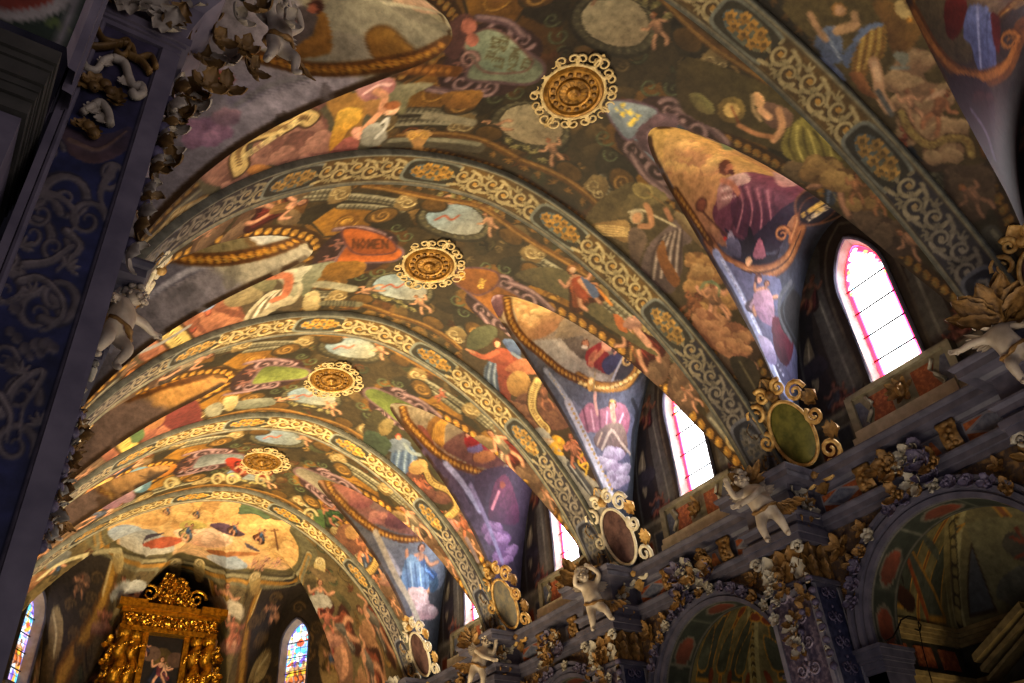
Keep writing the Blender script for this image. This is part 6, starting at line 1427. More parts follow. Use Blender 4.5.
# ---------------------------------------------------------------- near left pier (seen at its near face), with its arch
def near_pier():
    X1,XW,Y0,Y1=.160,-.215,2.78,3.9; ZT=3.59
    root=empty('pilaster',(0,Y0,0),label='dark navy pilaster with grey painted scrollwork, filling the left edge nearest the viewer',cat='pilaster',group=None)
    m=MB(); m.box((XW,.004,-1.6),(X1,Y1-Y0,ZT)); m.build('shaft',STONE,root)
    R=Raster(XW,X1,-1.7,ZT,230,(38,40,64),5)
    R.c[:]=np.array((36,38,66))*(1+(fbm(R.H,R.W,5,30,3)[...,None]-.5)*.9)
    C=(92,82,80); CD=(52,47,56); CL=(120,108,102)
    def chp(p):
        D=rays(p); P=D*(Y0/D[:,1:2]); return P[:,[0,2]]
    R.fill([(XW,ZT),(X1,ZT),(X1,ZT-.55),(XW,ZT-.6)],(64,56,74),(40,38,62),(0,-1))
    p=Px(R,chp,0,228,2.994)
    # grisaille scrolls noted from the photograph
    p.f([(180,170),(250,130),(300,160),(310,260),(240,300),(180,280),(250,250),(270,210),(240,180)],CD) if False else None
    for (x,y,r_,mx,rt) in ((95,20,60,1,.3),(110,255,70,1,0),(20,190,60,-1,.4),(170,210,74,1,2.2),(10,390,46,1,1.),(60,500,60,1,.4),(120,360,30,-1,0),(160,60,46,-1,2.6),(40,650,70,1,.5)):
        p.scr(x,y,r_,C,CD,rt,mx,1.5,.34)
    for P in ([(-10,60),(40,80),(70,150),(60,200),(0,230)],[(60,160),(120,150),(180,200),(190,260),(150,300),(120,310)],[(70,110),(150,100),(210,60),(250,50)],[(0,560),(40,480),(90,440),(130,430),(110,480),(70,540),(60,640)],[(0,500),(30,560),(20,640)],[(200,10),(240,60),(170,130)]):
        p.l(P,34,CD,True); p.l(P,24,C,True); p.l([(a-5,b-5) for a,b in P],7,CL,True)
    for x,y,q in ((50,330,18),(75,360,20),(110,350,22),(140,350,24),(160,360,18),(120,375,16),(90,385,14),(30,310,16),(35,410,24),(45,240,20)): p.e(x,y,q,q,0,C,CD,(1,1))
    for x,y,a in ((60,60,.5),(100,200,-.4),(200,120,.9),(60,440,.2),(120,590,-.3),(30,130,.6)): m_leafs(p.X(x,y,44,a),CL,C,5)
    p=Px(R,chp,0,0,4.267)
    p.f([(250,520),(330,560),(460,570),(560,540),(540,640),(400,700),(280,640)],(84,60,56),(54,46,60)); p.scr(220,620,44,(120,104,90),CD); p.l([(300,600),(420,640),(540,560)],26,(100,76,64),True)
    p=Px(R,chp,0,0,2.994)
    for (x,y,r_,mx,rt) in ((150,450,40,1,0),(70,560,70,1,1.),(200,600,80,-1,.4),(330,520,46,1,2.),(120,640,60,1,0),(260,660,60,1,0)): p.scr(x,y,r_,C,CD,rt,mx,1.5,.3)
    p.l([(90,570),(180,590),(230,650),(210,700)],26,C,True); p.l([(340,500),(300,580),(320,640)],24,C,True)
    # plain right border
    R.fill([(X1-.072,-1.7),(X1-.072,ZT),(X1,ZT),(X1,-1.7)],(100,92,100),(92,84,94),(0,1),smooth=False); R.line([(X1-.075,-1.7),(X1-.075,ZT)],.006,(24,24,40),False)
    n1=int((X1-XW)*200); n2=int((ZT+1.6)*130); xs=np.linspace(XW,X1,n1); zs=np.linspace(-1.6,ZT,n2); P=np.zeros((n2,n1,3)); P[:,:,0]=xs[None]; P[:,:,2]=zs[:,None]
    cc=R.sample(P[:,:,0],P[:,:,2],.05)
    # low relief from brightness
    lum=cc.mean(-1); P[:,:,1]=-np.clip((lum-58)/60,0,1)*.012
    P[:,-1,1]=0
    grid_mesh('navy_panel',P,FRESCO_DARK,root,cols=cc,flip=False)
    m=MB(); m.box((X1-.062,-.018,-1.6),(X1+.004,.0,ZT)); m.box((X1,-.01,-1.6),(X1+.02,.9,ZT)); m.build('border_moulding',VSTONE,root)
    m=MB(); m.box((XW-.0,-.03,-1.6),(XW+.03,0.02,ZT+.3)); m.tube([(XW+.045,-.012,-1.6),(XW+.045,-.012,ZT)],.014,8); m.build('left_moulding',VSTONE,root)
    # neck moulding
    m=MB()
    for z0,z1,e in ((0,.03,.02),(.03,.05,.035),(.05,.10,.05),(.10,.12,.03)): m.box((XW+.03,-e,ZT+z0),(X1+e,Y1-Y0+e,ZT+z1))
    m.build('neck_moulding',VSTONE,root)
    m=MB(); m.box((XW,.02,ZT+.1),(X1,Y1-Y0-.02,ZT+.75)); m.build('capital_bell',VSTONE,root)
    m=MB(); 
    prof=[(.02,.12),(.035,.2),(.07,.32),(.14,.43),(.15,.48),(.155,.75),(0,.76)]
    vs=[];fs=[]
    for (e,z) in prof: vs+=[(XW,-e,ZT+z),(X1+e,-e,ZT+z),(X1+e,Y1-Y0+e,ZT+z)]
    for i in range(len(prof)-1):
        for j in range(2): a=i*3+j; fs.append((a,a+1,a+4,a+3))
    m.add(vs,fs); m.build('abacus',VSTONE,root)
    # capital foliage: big cream and gilded leaves, near face and nave side
    r=random.Random(5); B=Matrix(((1,0,0,0),(0,0,-1,0),(0,1,0,0),(0,0,0,1))); Fn=Matrix(((0,0,1,0),(1,0,0,0),(0,1,0,0),(0,0,0,1)))
    mc,mg=MB(),MB()
    for (x,z,L,W_,a,kd) in ((-.10,.16,.22,.2,.1,0),(.05,.14,.2,.17,-.3,0),(-.12,.20,.2,.14,.1,0),(-.02,.22,.22,.15,-.2,0),(.08,.2,.2,.14,-.3,1),(-.17,.18,.18,.12,.3,1),(.0,.42,.26,.18,.2,0),(.14,.42,.22,.16,-.2,0),(-.14,.42,.22,.16,.1,0)):
        (mg if kd else mc).cut().leaf(Matrix.Translation((x,-.085,ZT+z-.12))@B@Matrix.Rotation(a,4,'Z'),L,W_,.95,4,14,9)
    for i in range(16):
        z=ZT+.16+r.uniform(-.05,.6); y=r.uniform(-.02,.75); L=r.uniform(.12,.2)
        (mg if i%3 else mc).cut().leaf(Matrix.Translation((X1+.03+max(0,z-ZT-.3)*.25,y,z-.05))@Fn@Matrix.Rotation(r.uniform(-.5,.5),4,'Z'),L,L*.7,.9,3,10,7)
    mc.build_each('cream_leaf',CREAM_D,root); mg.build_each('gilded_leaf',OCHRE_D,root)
    # side drops down the nave side, seen in silhouette
    ms=[MB(),MB(),MB()]
    z=ZT-.02; i=0
    while z>ZT-1.15:
        q=i%3; M=Matrix.Translation((X1+.035,.14+r.uniform(-.05,.05),z))@Fn@Matrix.Rotation(r.uniform(-.5,.5),4,'X')
        ms[q].cut()
        if q==2: ms[2].ball(M@Vector((0,0,.01)),(.035,.035,.04),8,6)
        else: spray(ms[q],M,3,.11,.075,r)
        if i%2: ms[0].ball(M@Vector((.02,.0,.03)),.022,7,5)
        z-=.062; i+=1
    for q,(nm,mt) in enumerate((('drop_flower',CREAM_D),('drop_leaf',OCHRE_D),('drop_bud',VIOLET))): ms[q].build_each(nm,mt,root)
    return root
VSTONE=solid('violet_grey_stone',(86,79,90),(110,101,110),6,.5,bs=14,bstr=.12); CREAM_D=solid('near_cream_stucco',(134,122,106),(184,170,148),9,.55); OCHRE_D=solid('old_gilt_stucco',(78,56,24),(130,98,52),9,.5,.2)  # stone, cream and gilt colours of the near pier and its leaves
NP=near_pier()
# relief festoon hanging on the navy face
Y0=2.78
def fp(a,b): return at(a/4.267,b/4.267,1,Y0-.03)
o0=fp(480,250); root=empty('festoon',tuple(o0),label='cream and gold stucco festoon of curled leaves tied by a ribbon on the navy pilaster',cat='festoon')
B=Matrix(((1,0,0,0),(0,0,-1,0),(0,1,0,0),(0,0,0,1)))
m=MB()
for P in ([(350,130),(400,110),(440,170),(520,190)],[(360,190),(420,200),(500,190)],[(520,185),(560,200),(580,250),(640,240),(665,290)],[(540,230),(600,260),(640,310)],[(500,190),(540,175),(550,215),(520,240),(490,220)]):
    m.tube([fp(a,b)-o0 for a,b in catmull(np.array(P,float),4,False)],.026,8,.5)
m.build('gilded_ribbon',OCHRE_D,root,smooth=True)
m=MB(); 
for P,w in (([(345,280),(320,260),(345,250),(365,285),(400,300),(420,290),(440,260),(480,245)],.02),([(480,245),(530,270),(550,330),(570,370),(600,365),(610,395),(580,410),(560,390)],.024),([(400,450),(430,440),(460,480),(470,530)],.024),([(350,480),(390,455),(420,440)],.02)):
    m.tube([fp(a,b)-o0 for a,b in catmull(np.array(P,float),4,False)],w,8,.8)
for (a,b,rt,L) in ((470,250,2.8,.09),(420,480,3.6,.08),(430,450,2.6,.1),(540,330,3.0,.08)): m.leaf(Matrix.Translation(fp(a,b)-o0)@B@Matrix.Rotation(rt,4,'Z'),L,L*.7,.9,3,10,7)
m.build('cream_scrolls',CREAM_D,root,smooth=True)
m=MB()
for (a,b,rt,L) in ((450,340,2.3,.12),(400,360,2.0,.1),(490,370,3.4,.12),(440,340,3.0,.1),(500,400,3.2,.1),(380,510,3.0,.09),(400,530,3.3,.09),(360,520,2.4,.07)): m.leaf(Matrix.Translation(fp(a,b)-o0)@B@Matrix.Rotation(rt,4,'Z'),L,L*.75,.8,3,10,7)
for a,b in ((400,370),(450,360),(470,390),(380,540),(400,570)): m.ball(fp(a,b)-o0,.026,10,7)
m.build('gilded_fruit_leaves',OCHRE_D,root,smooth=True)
# impost and arch beside it
def near_arch():
    root=empty('wall_left',(-.23,1.15,0),kind='structure'); R_=1.28; zc=2.92
    m=MB(); x0=.02
    for r0,prof in ((0,[(0,0),(0,.0),(.09,.02),(.10,.05),(.17,.05),(.18,.02),(.21,.02),(.22,.06),(.30,.06),(.33,.02),(.36,.0)]),):
        vs=[];fs=[];L=len(prof)
        for a in np.linspace(math.pi*.45,math.pi,50):
            for dr,o in prof: vs.append((o,-(R_+dr)*math.cos(a),zc+(R_+dr)*math.sin(a)))
        for i in range(49):
            for j in range(L-1): q=i*L+j; fs.append((q,q+1,q+L+1,q+L))
        m.add(vs,fs)
    m.build('archivolt',VSTONE,root,auto=50)
    R=Raster(0,4,-.7,.1,90,(34,42,32),9)
    for u in (.35,1.25,2.2,3.1):
        R.ell((u,-.3),.36,.27,0,(120,112,104)); R.ell((u,-.3),.30,.22,0,(96,40,30),(140,60,40),(1,0))
        for q in range(7): R.ell((u+.14*math.cos(q*.9),-.3+.1*math.sin(q*.9)),.05,.04,q,(210,170,150) if q%2 else (200,140,50))
    for q in range(60): R.ell((random.uniform(0,4),random.uniform(-.6,0)),.03,.02,q,(70,80,44))
    R.line([(0,-.03),(4,-.03)],.03,(110,104,100),False)
    aa=np.linspace(math.pi*.2,math.pi,160); tt=np.linspace(-.6,0,40); P=np.zeros((160,40,3)); P[:,:,1]=(-R_*np.cos(aa))[:,None]; P[:,:,2]=(zc+R_*np.sin(aa))[:,None]; P[:,:,0]=tt[None]
    grid_mesh('intrados',P,FRESCO_DARK,root,cols=R.sample((R_*(math.pi-aa))[:,None].repeat(40,1),tt[None].repeat(160,0)))
    m=MB(); ys=2.78-1.15
    m.add([(.0,R_+.30,zc-.1),(.0,ys,zc-.1),(.0,ys,5.),(.0,R_+.30,5.)],[(0,1,2,3)])
    for i in range(30):
        a0,a1=math.pi*(.45+.55*i/30),math.pi*(.45+.55*(i+1)/30)
        m.add([(0,-(R_+.3)*math.cos(a0),zc+(R_+.3)*math.sin(a0)),(0,-(R_+.3)*math.cos(a1),zc+(R_+.3)*math.sin(a1)),(0,-(R_+.3)*math.cos(a1),5.),(0,-(R_+.3)*math.cos(a0),5.)],[(0,1,2,3)])
    m.build('spandrel',VSTONE,root)
    m=MB()
    for z0,z1,e in ((2.50,2.56,.0),(2.56,2.60,.02),(2.60,2.63,.03),(2.63,2.70,.05),(2.70,2.73,.065),(2.73,2.80,.085)): m.box((-.7,R_-e*.8,z0),(-.03+e*.35,ys+.3,z1))
    m.build('impost',IMPST,root)
    m=MB(); m.box((-.7,R_+.03,-1.6),(-.045,ys+.2,2.5)); m.build('jamb',VSTONE,root)
    m=MB(); m.box((-.66,R_+.02,1.2),(-.2,R_+.03,2.35)); m.build('jamb_panel',SLATEB,root)
IMPST=solid('olive_grey_impost_stone',(52,50,44),(72,68,60),6,.5)
near_arch()
# ---------------------------------------------------------------- putti (stucco cherubs)
def putto_tree(kind,mirror=1):
    """about 1 m tall, facing -Y, x to its left in view, standing on z=0"""
    root=empty('putto',(0,0,0))
    if kind=='A':   # raised right arm, other arm reaching down across
        J=dict(pel=(.02,0,.42),bel=(.0,-.02,.54),chest=(-.04,0,.68),neck=(-.08,0,.78),head=(-.13,-.02,.88),
          shl=(-.17,0,.72),ell=(-.27,-.06,.66),wrl=(-.30,-.10,.80),hal=(-.30,-.11,.86),
          shr=(.07,-.01,.71),elr=(-.06,-.17,.56),wrr=(-.24,-.20,.50),har=(-.30,-.21,.49),
          hil=(-.05,0,.37),knl=(-.10,-.05,.20),anl=(-.08,.01,.05),tol=(-.10,-.09,.02),
          hir=(.10,0,.38),knr=(.14,-.06,.21),anr=(.17,.02,.06),tor=(.17,-.08,.03))
    elif kind=='B': # leaning, both arms lifted round the head
        J=dict(pel=(.03,0,.42),bel=(.0,-.03,.55),chest=(-.04,-.01,.68),neck=(-.08,-.02,.77),head=(-.15,-.06,.85),
          shl=(-.16,0,.70),ell=(-.26,-.10,.70),wrl=(-.24,-.16,.83),hal=(-.2,-.16,.89),
          shr=(.07,0,.73),elr=(.14,-.10,.86),wrr=(.02,-.14,.95),har=(-.04,-.14,.98),
          hil=(-.04,0,.36),knl=(-.02,-.05,.18),anl=(-.02,.03,.03),tol=(-.03,-.07,.01),
          hir=(.11,0,.38),knr=(.20,-.12,.28),anr=(.27,-.05,.16),tor=(.31,-.13,.14))
    else:           # C: reaching out sideways, seen from below
        J=dict(pel=(0,0,.42),bel=(.0,-.03,.55),chest=(0,-.01,.68),neck=(-.02,-.02,.78),head=(-.06,-.05,.88),
          shl=(-.13,0,.71),ell=(-.27,-.04,.74),wrl=(-.40,-.06,.72),hal=(-.46,-.07,.74),
          shr=(.12,0,.71),elr=(.25,-.03,.62),wrr=(.30,-.12,.52),har=(.31,-.15,.48),
          hil=(-.07,0,.37),knl=(-.12,-.13,.24),anl=(-.12,-.02,.08),tol=(-.13,-.10,.04),
          hir=(.08,0,.37),knr=(.12,-.08,.19),anr=(.12,.03,.03),tor=(.12,-.07,.01))
    Rr=dict(pel=.115,bel=.118,chest=.105,neck=.048,head=.10,shl=.055,ell=.045,wrl=.034,hal=.03,shr=.055,elr=.045,wrr=.034,har=.03,
      hil=.085,knl=.06,anl=.038,tol=.026,hir=.085,knr=.06,anr=.038,tor=.026)
    E_=[('pel','bel'),('bel','chest'),('chest','neck'),('neck','head'),('chest','shl'),('shl','ell'),('ell','wrl'),('wrl','hal'),('chest','shr'),('shr','elr'),('elr','wrr'),('wrr','har'),
      ('pel','hil'),('hil','knl'),('knl','anl'),('anl','tol'),('pel','hir'),('hir','knr'),('knr','anr'),('anr','tor')]
    names=list(J); vs=[Vector(J[n]) for n in names]; rad=[Rr[n] for n in names]; ed=[(names.index(a),names.index(b)) for a,b in E_]
    hd=Vector(J['head'])
    # head: crown, chin, nose, ears
    def addv(p,r,par): vs.append(Vector(p)); rad.append(r); ed.append((par,len(vs)-1)); return len(vs)-1
    hi=names.index('head'); addv(hd+Vector((0,.015,.05)),.085,hi)
    for s_,w in (('l','hal'),('r','har')):   # fingers and thumb
        wi=names.index(w); a=Vector(J[w]); b=Vector(J['wr'+s_]); d=(a-b).normalized(); side=d.cross(Vector((0,1,0))).normalized()
        for q,ln in ((-1.5,.035),(-.5,.045),(.5,.047),(1.5,.038)):
            i=addv(a+side*q*.014+d*.02,.011,wi); addv(a+side*q*.017+d*(.02+ln)+Vector((0,-.012,0)),.008,i)
        i=addv(b+d*.02+side*.03,.012,wi); addv(b+d*.05+side*.045,.009,i)
    me=bpy.data.meshes.new('putto_body'); me.from_pydata([tuple(v) for v in vs],ed,[]); me.materials.append(CREAM_W)
    o=link(bpy.data.objects.new('body',me),root); sk=o.modifiers.new('skin','SKIN'); sk.use_smooth_shade=True
    for i,sv in enumerate(me.skin_vertices[0].data): sv.radius=(rad[i],rad[i]); sv.use_root=(i==0)
    sb=o.modifiers.new('sub','SUBSURF'); sb.levels=2; sb.render_levels=2
    m=MB()
    m.ball(hd+Vector((0,-.105,-.005)),(.018,.022,.022),8,6); 
    for s in (1,-1): m.ball(hd+Vector((s*.055,-.075,-.035)),(.03,.03,.028),8,6); m.ball(hd+Vector((s*.1,.0,-.01)),(.015,.022,.03),8,6)
    m.ball(hd+Vector((0,-.085,-.075)),(.03,.025,.02),8,6); m.tube([hd+Vector((-.022,-.104,-.047)),hd+Vector((0,-.112,-.05)),hd+Vector((.022,-.104,-.047))],.009,6)
    for s in (1,-1): m.tube([hd+Vector((s*.015,-.1,.03)),hd+Vector((s*.04,-.1,.038)),hd+Vector((s*.065,-.085,.028))],.008,5)
    m.build('face_features',CREAM_W,root,smooth=True)
    m=MB()
    for s in (1,-1): m.ball(hd+Vector((s*.038,-.093,.012)),(.013,.009,.008),8,5)
    m.build('eyes',STONE,root,smooth=True)
    m=MB(); r=random.Random(3)
    for i in range(34):
        a=r.uniform(0,2*math.pi); e=r.uniform(.1,1.45); d=Vector((math.cos(a)*math.cos(e),math.sin(a)*math.cos(e)*.9,math.sin(e)))
        if d.y<-.45 and d.z<.62: continue
        m.ball(hd+Vector((0,.02,.03))+d*.105,r.uniform(.026,.038),7,5)
    m.build('curly_hair',CREAM_W if kind!='C' else CREAM_W,root,smooth=True)
    m=MB(); ch=Vector(J['chest'])
    for s in (1,-1):
        for q in range(6):
            M=Matrix.Translation(ch+Vector((s*.05,.09,.0)))@Matrix.Rotation(math.radians(90),4,'X')@Matrix.Rotation(-s*(.7+.2*q),4,'Z'); m.leaf(M,.34-.03*q,.075,.15,1,7,5,.2)
    m.build('wings',CREAM_W,root,smooth=True)
    m=MB(); pe=Vector(J['pel']); r=random.Random(9)
    P=[pe+Vector((.14,-.02,.04)),pe+Vector((.05,-.13,.0)),pe+Vector((-.06,-.13,-.05)),pe+Vector((-.14,-.04,-.02)),pe+Vector((-.10,.10,.02)),pe+Vector((.06,.13,.05)),pe+Vector((.15,.06,.05)),pe+Vector((.24,.04,.0)),pe+Vector((.30,.0,-.12))]
    m.tube(catmull(np.array([tuple(p) for p in P]),3,False),[.03+.012*math.sin(i*1.7) for i in range(25)],8,.7)
    for q in range(4): m.leaf(Matrix.Translation(pe+Vector((.1+.05*q,-.02,.02)))@Matrix.Rotation(math.radians(90),4,'X')@Matrix.Rotation(-2.4+.2*q,4,'Z'),.26,.1,.6,2,8,5)
    m.build('gilded_drapery',OCHRE,root,smooth=True)
    return root
def leaf_back(name,loc,yaw,seed,label,cat,kind='gold',scale=1.,n=10,spread=1.4,ang=0,mat=None):
    r=random.Random(seed); root=empty(name,loc,label=label,cat=cat); B=Matrix.Rotation(yaw,4,'Z')@Matrix(((1,0,0,0),(0,0,-1,0),(0,1,0,0),(0,0,0,1)))@Matrix.Rotation(ang,4,'Z')
    m=MB()
    for i in range(n): m.cut(); spray(m,B@Matrix.Translation((0,0,.01*i)),1,.46*scale,.2*scale,r,0,.5,a0=(-.5+i/max(1,n-1))*spread*2)
    m.build_each('gilded_frond',mat or OCHRE,root)
    m=MB()
    for i in range(7): m.ball(B@Vector((r.uniform(-.05,.05),.1+.04*i,.06)),.028*scale,6,4)
    m.build('berry_cluster',CREAM,root,smooth=True); return root
PA,PB,PC_=putto_tree('A'),putto_tree('B'),putto_tree('C')
def place(root,loc,yaw,sc,label,tilt=0,mx=1):
    root.location=loc; root.rotation_euler=(tilt[0] if tilt else 0,tilt[1] if tilt else 0,yaw); root.scale=(sc*mx,sc,sc); props(root,label=label,cat='putto',group='stucco putti on the pilasters'); return root
YR=math.radians(-52)
FACE=lambda x,y: math.atan2(x,-y)+math.pi   # turn -Y towards the viewer at the origin
def fyaw(x,y): return math.atan2(-x,y)
PD=copy_tree(PA); PE1=copy_tree(PC_); PE2=copy_tree(PB)
place(PA,(9.6,7.2,4.52),fyaw(9.6,7.3),1.2,'pale winged putto with gilded drapery raising one arm, on the second right pilaster',(0,-.12))
place(PB,(9.6,11.45,4.52),fyaw(9.6,11.5),1.15,'pale putto leaning left with both arms round its head, third right pilaster',(0,.06))
place(PD,(9.6,15.4,4.5),fyaw(9.6,15.5),1.1,'small pale putto standing upright on the fourth right pilaster',(0,.1),-1)
place(PC_,(9.62,3.12,4.86),fyaw(9.6,3.1),1.12,'large putto stretching its arm out at the right edge under a gilded plume',(0,-.2))
place(PE1,(.52,6.9,4.45),fyaw(.86,6.9)+.9,1.0,'putto seen from its side below the nearest left cornice, beside the navy pilaster',(0,.1),-1)
place(PE2,(.62,11.2,4.5),fyaw(.86,11.2)+.7,1.,'smaller far putto on the left side against the navy pilaster edge',(0,.1))
leaf_back('leaf_plume',(9.58,3.2,5.72),fyaw(9.6,3.2),3,'gilded leafy plume rising over the large putto at the right edge','leaf plume',scale=1.25,n=11,spread=1.5)
leaf_back('leaf_plume',(9.6,7.4,5.5),fyaw(9.6,7.4),4,'dark gilded and violet leaves above the raised-arm putto at the foot of the rib','leaf plume',scale=.8,n=7,ang=.3)
leaf_back('leaf_plume',(9.6,11.7,5.45),fyaw(9.6,11.7),6,'dark gilded leaves above the leaning putto at the foot of the rib','leaf plume',scale=1.1,n=9,ang=.3)
leaf_back('leaf_plume',(9.6,15.6,5.45),fyaw(9.6,15.6),7,'small gilded leaves above the upright putto, fourth right pilaster','leaf plume',scale=.8,n=7,ang=.3)
leaf_back('leaf_plume',(9.66,19.4,5.4),fyaw(9.6,19.4),8,'bright pale leaf crest on the farthest right pilaster','leaf plume',scale=.9,n=9,mat=CREAM)
# cherub heads and cream figure over the navy capital
def top_group():
    o=at(262,35,1,3.0); root=place(putto_tree('B'),tuple(at(268,62,1,3.15)),.4,.6,'cream putto draped over the top of the navy pilaster capital, at upper left',(.0,.15)); 
    root2=empty('stucco_spray',tuple(at(225,70,1,2.95)),label='dark gilded and cream curled leaves silhouetted beside the navy pilaster capital',cat='stucco ornament')
    O=root2.location; r=random.Random(12); a,b=MB(),MB(); B=Matrix(((1,0,0,0),(0,0,-1,0),(0,1,0,0),(0,0,0,1)))
    for (px,py) in ((200,60),(215,40),(230,62),(205,85),(190,95),(225,90),(245,50),(180,118),(170,130),(238,20),(262,12),(285,20),(250,70),(210,20),(196,110),(160,150),(168,165)):
        M=Matrix.Translation(at(px,py,1,3.0+r.uniform(-.1,.15))-O)@B@Matrix.Rotation(r.uniform(-.6,.6),4,'Y'); w_=a if r.random()<.4 else b; w_.cut(); spray(w_,M,4,.13,.09,r)
    a.build_each('cream_leaf',CREAM_D,root2); b.build_each('gilded_leaf',OCHRE_D,root2)
top_group()
# ---------------------------------------------------------------- apse
AC=(5.3,19.75)
APOLY=[(10.9,19.4),(10.55,22.2),(7.5,26.6),(3.1,26.6),(.05,22.2),(-.3,19.4)]
def seg_hit(phi):
    d=(math.cos(phi),math.sin(phi)); best=99
    for i in range(5):
        (x0,y0),(x1,y1)=APOLY[i],APOLY[i+1]; ex,ey=x1-x0,y1-y0; den=d[0]*ey-d[1]*ex
        if abs(den)<1e-9: continue
        t=((x0-AC[0])*ey-(y0-AC[1])*ex)/den; u=((x0-AC[0])*d[1]-(y0-AC[1])*d[0])/den
        if t>0 and -1e-6<=u<=1+1e-6: best=min(best,t)
    return best
SEVDIR=[]
for i in range(5):
    mx_,my_=(APOLY[i][0]+APOLY[i+1][0])/2-AC[0],(APOLY[i][1]+APOLY[i+1][1])/2-AC[1]; L=math.hypot(mx_,my_); 
    if 0<i<4: SEVDIR.append((mx_/L,my_/L,i))
def ZA(x,y):
    x=np.asarray(x,float);y=np.asarray(y,float); dx,dy=x-AC[0],y-AC[1]; rr=np.hypot(dx,dy)
    t=np.minimum(((np.abs(dx)/5.25)**2+(np.maximum(dy,0)/5.4)**2)**.5,1)
    z=ZS+.25+(RI+OFF-.25)*(1-t**2.1)**.55
    for ux,uy,i in SEVDIR:
        al=dx*ux+dy*uy; pr=np.abs(-dx*uy+dy*ux); top=(9.45 if i!=2 else 9.7)
        z=np.maximum(z,np.where(al>0,top-(1.15 if i!=2 else 1.0)*pr**2,-1))
    return z
def apse_strokes(p):
    p.f([(40,440),(60,425),(78,480),(70,560),(50,610),(35,580),(28,520)],(176,156,110),(110,92,62)); p.l([(45,450),(55,520),(45,590)],8,(196,180,136)); p.f([(20,560),(50,610),(30,683),(0,683)],(120,96,60),(80,62,40))
    p.f([(110,330),(150,310),(170,340),(140,390),(120,370)],(110,84,66),(70,52,44)); p.fig(135,350,70,.3,robe=(96,80,66),robe2=(120,90,70),seed=90)
    for x,y in ((100,420),(150,450),(110,520),(170,400),(130,580),(190,330)): p.scr(x,y,22,(96,76,48),(44,32,22))
    p.f([(720,620),(760,570),(778,590),(760,650),(730,683),(700,683)],(170,150,104),(110,88,56)); p.l([(730,640),(765,590)],7,(200,184,140)); p.f([(940,560),(990,600),(1000,683),(950,683)],(166,140,90),(104,80,48)); p.fig(980,600,80,0,robe=(170,130,60),seed=91)
    for x,y in ((720,480),(760,450),(790,400),(740,540),(870,430),(930,500)): p.scr(x,y,22,(92,72,44),(40,30,20))
    p.fig(780,440,60,-.2,robe=(80,64,56),robe2=(110,84,60),seed=92)
